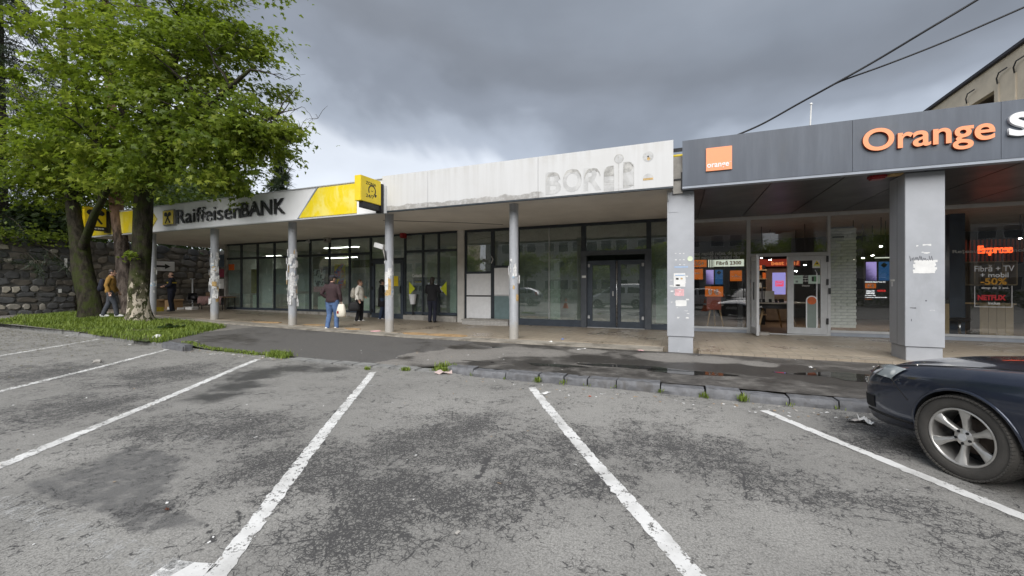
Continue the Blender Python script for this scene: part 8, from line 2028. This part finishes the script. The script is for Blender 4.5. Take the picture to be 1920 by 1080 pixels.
# ---------------------------------------------------------------- overhead cables and the rod
def cable(name, label, pts, r, sag=0):
    P = [Vector(p) for p in pts]; out = []
    for i in range(len(P) - 1):
        for k in range(12):
            u = k / 12; p0 = P[max(i - 1, 0)]; p1 = P[i]; p2 = P[i + 1]; p3 = P[min(i + 2, len(P) - 1)]
            out.append(.5 * ((2 * p1) + (p2 - p0) * u + (2 * p0 - 5 * p1 + 4 * p2 - p3) * u * u + (3 * p1 - p0 - 3 * p2 + p3) * u ** 3))
    out.append(P[-1]); return tag(MB().tube(out, r, 6, m_black).build(name, smooth=True), label, 'cable')
A = [at(1380, 254, 11.0), at(1430, 232, 10.9), at(1500, 193, 10.7), at(1560, 160, 10.5), at(1640, 115, 10.3), at(1740, 55, 10.0), at(1832, 0, 9.8), at(1950, -75, 9.5)]
cable('overhead_cable', 'thick black cable rising steeply from the dark fascia to the top of the picture', A, .020)
cable('overhead_cable', 'thinner black cable branching off to the right edge of the picture', [at(1545, 168, 10.55), at(1580, 151, 10.5), at(1660, 122, 10.3), at(1760, 83, 10.1), at(1860, 40, 9.9), at(1960, -4, 9.7)], .016)
rd = thing('lightning_rod', 'thin pale rod standing above the dark fascia', 'rod', at(1519, 235, 12)); MB().tube([at(1519, 240, 12), at(1521, 196, 12)], [.018, .014], 6, m_paper).build('mast', rd); MB().ell(at(1521, 195, 12), (.03, .03, .03), m_paper, 8, 6).build('tip', rd)
# ---------------------------------------------------------------- broken slabs and litter
m_slab = MAT('ochre tile fragment', (0.36, 0.24, 0.125), .75, var=.25, vs=5, bump=.3, bs=30, world=True)
def slab(px, py, w, d, rot, seed, label, m=m_slab, th=.025, z=None):
    c = gp(px, py, .17); c.z = zf(c.x) - .012 if z is None else z; r = random.Random(seed); n = 9
    pts = []
    for i in range(n):
        a = 2 * math.pi * i / n; k = r.uniform(.75, 1.15); x, y = w / 2 * k * math.cos(a), d / 2 * k * math.sin(a); pts.append((x * math.cos(rot) - y * math.sin(rot), x * math.sin(rot) + y * math.cos(rot)))
    return tag(MB().prism(pts, (c.x, c.y, c.z + .001), (1, 0, 0), (0, 1, 0), (0, 0, th), m).build('slab_fragment', bevel=.003), label, 'slab')
slab(498, 608.5, 1.5, .35, .05, 1, 'long ochre slab fragment on the walkway edge left of the papered column'); slab(590, 611.5, .9, .35, .1, 2, 'ochre slab fragment on the walkway edge left of the man in maroon')
slab(660, 617, .8, .3, -.1, 3, 'ochre slab fragment on the walkway edge behind the cream plastic bag'); slab(780, 623, 1.0, .4, .0, 4, 'ochre slab fragment just right of the column by the bank door'); slab(838, 626, 1.3, .45, .05, 5, 'wide ochre slab fragment before the white tiled step'); slab(704, 620, .3, .2, .4, 6, 'small pinkish slab chip left of the column by the bank door', m_pink)
# single pieces of litter
def scrap(px, py, w, d, m, label, seed, name='paper_scrap', cat='litter', h=.012):
    c = gp(px, py, .05); z0 = max(zp(c.x, c.y) if c.y > 6.34 else zg(c.x), 0) + .003; r = random.Random(seed); b = MB(); n = 4; vs_ = []
    ca, sa = math.cos(seed * 1.7), math.sin(seed * 1.7)
    for j in range(n + 1):
        for i in range(n + 1):
            x, y = (i / n - .5) * w * r.uniform(.85, 1.1), (j / n - .5) * d * r.uniform(.85, 1.1); vs_.append((c.x + x * ca - y * sa, c.y + x * sa + y * ca, z0 + r.uniform(0, h) + (.6 * h if (i * j) % 3 == 1 else 0)))
    k = n + 1; b.add(vs_, [(j * k + i, j * k + i + 1, (j + 1) * k + i + 1, (j + 1) * k + i) for j in range(n) for i in range(n)], m); return tag(b.build(name), label, cat)
m_litr = MAT('dull red litter', (0.45, 0.10, 0.06), .7); m_litb = MAT('dull blue litter', (0.12, 0.2, 0.5), .7)
scrap(1625, 785, .20, .10, m_paper, 'crumpled white paper on the car park beside the navy car nose', 1, h=.05); scrap(1605, 783, .18, .08, MAT('grey wrapper', (0.45, 0.42, 0.40), .6), 'grey wrapper on the car park left of the white paper', 2, h=.03)
scrap(1200, 660, .26, .10, m_pink, 'flat pink paper on the wet pavement before the grey pillar', 3); scrap(1277, 656, .20, .06, m_paper, 'white paper at the foot of the papered pillar', 4); scrap(1032, 646, .10, .07, m_paper, 'white cup piece near the walkway right of the middle column', 5, h=.05); scrap(1054, 642, .10, .08, m_litb, 'blue wrapper near the walkway right of the middle column', 6, h=.05)
scrap(1089, 642, .20, .07, m_paper, 'white paper strip near the walkway below the double door', 7); scrap(1090, 658, .28, .03, m_paper, 'thin white stick on the pavement below the double door', 8); scrap(1145, 655, .26, .06, m_paper, 'pale torn paper on the pavement left of the pink paper', 9); scrap(1024, 731, .16, .07, m_paper, 'white paper at the top of the middle bay line', 10); scrap(1106, 737, .04, .03, m_litr, 'small red brown leaf right of the middle bay line top', 11); scrap(1520, 694, .12, .05, m_paper, 'white paper on the pavement left of the right puddle', 12); scrap(313, 943, .03, .02, MAT('dry brown leaf', (0.13, 0.05, 0.03), .8), 'small reddish leaf on the dark patch at lower left', 13)
scrap(25, 602, .22, .12, m_paper, 'white paper lying on the left end of the grass strip', 14, h=.04); scrap(832, 696, .30, .08, MAT('pinkish litter', (0.50, 0.40, 0.38), .8), 'pinkish litter heap at the start of the raised kerb', 15, h=.05); scrap(134, 632, .40, .03, m_paper, 'pale broken stick on the car park below the grass', 16)
rs = np.random.RandomState(31); V, F = [], []
def bits(px0, py0, px1, py1, n, sz, spread):
    for _ in range(n):
        u = rs.rand(); c = gp(px0 + (px1 - px0) * u, py0 + (py1 - py0) * u, .02); x, y = c.x + rs.normal(0, spread * 1.6), c.y + rs.normal(0, spread)
        z = (zp(x, y) if y > 6.34 else zg(x)) + .004; a = rs.uniform(0, 6.28); w, d = sz * rs.uniform(.4, 1.4), sz * rs.uniform(.3, .8); ux, uy = math.cos(a), math.sin(a); k = len(V)
        for s, q, e in ((-1, -1, 0), (1, -1, .004), (1, 1, .008), (-1, 1, .002)): V.append((x + ux * w * s - uy * d * q, y + uy * w * s + ux * d * q, z + e * rs.uniform(.2, 1)))
        F.append((k, k + 1, k + 2, k + 3))
bits(1020, 728, 1600, 778, 90, .018, .14); bits(850, 705, 1000, 720, 25, .014, .12); bits(1010, 640, 1230, 650, 34, .03, .35); bits(340, 655, 520, 672, 70, .025, .07); bits(1240, 665, 1640, 690, 26, .022, .5); bits(40, 622, 330, 648, 24, .05, .25); bits(600, 650, 1000, 680, 22, .018, .5); bits(100, 750, 1500, 900, 90, .012, 1.6); bits(300, 596, 470, 612, 12, .05, .3)
mi = rs.randint(0, 4, len(F)); mi = np.where(mi == 3, rs.randint(0, 3, len(F)), mi)
tag(link_mesh('litter', np_mesh('litter', np.array(V), np.array(F), [m_paper, MAT('grey bits', (0.40, 0.38, 0.35), .8), MAT('tan bits', (0.36, 0.27, 0.18), .8)], mi)), kind='stuff')
# loose grit and fallen maple flowers, browner at the left of the car park
V, F = [], []; n = 5200; X = rs.uniform(-24, -10, n); Y = rs.uniform(2.2, 6.1, n); kp = rs.rand(n) < np.clip((-X - 10.5) / 6, .05, 1) * np.clip((Y - 1.5) / 4, .1, 1); X, Y = X[kp], Y[kp]; m_ = len(X); a = rs.uniform(0, 6.28, m_); s = rs.uniform(.012, .035, m_); Z = vzg(X) + .006
P4 = np.stack([np.stack([X + s * np.cos(a + q), Y + s * np.sin(a + q) * .6, Z + .004 * (i % 2)], 1) for i, q in enumerate((0, 1.6, 3.1, 4.7))], 1).reshape(-1, 3); F4 = np.arange(m_ * 4).reshape(-1, 4)
tag(link_mesh('fallen_flowers', np_mesh('fallen_flowers', P4, F4, [MAT('withered yellow green', (0.17, 0.15, 0.05), .9), MAT('withered brown', (0.10, 0.075, 0.045), .9)], rs.randint(0, 2, m_))), kind='stuff')
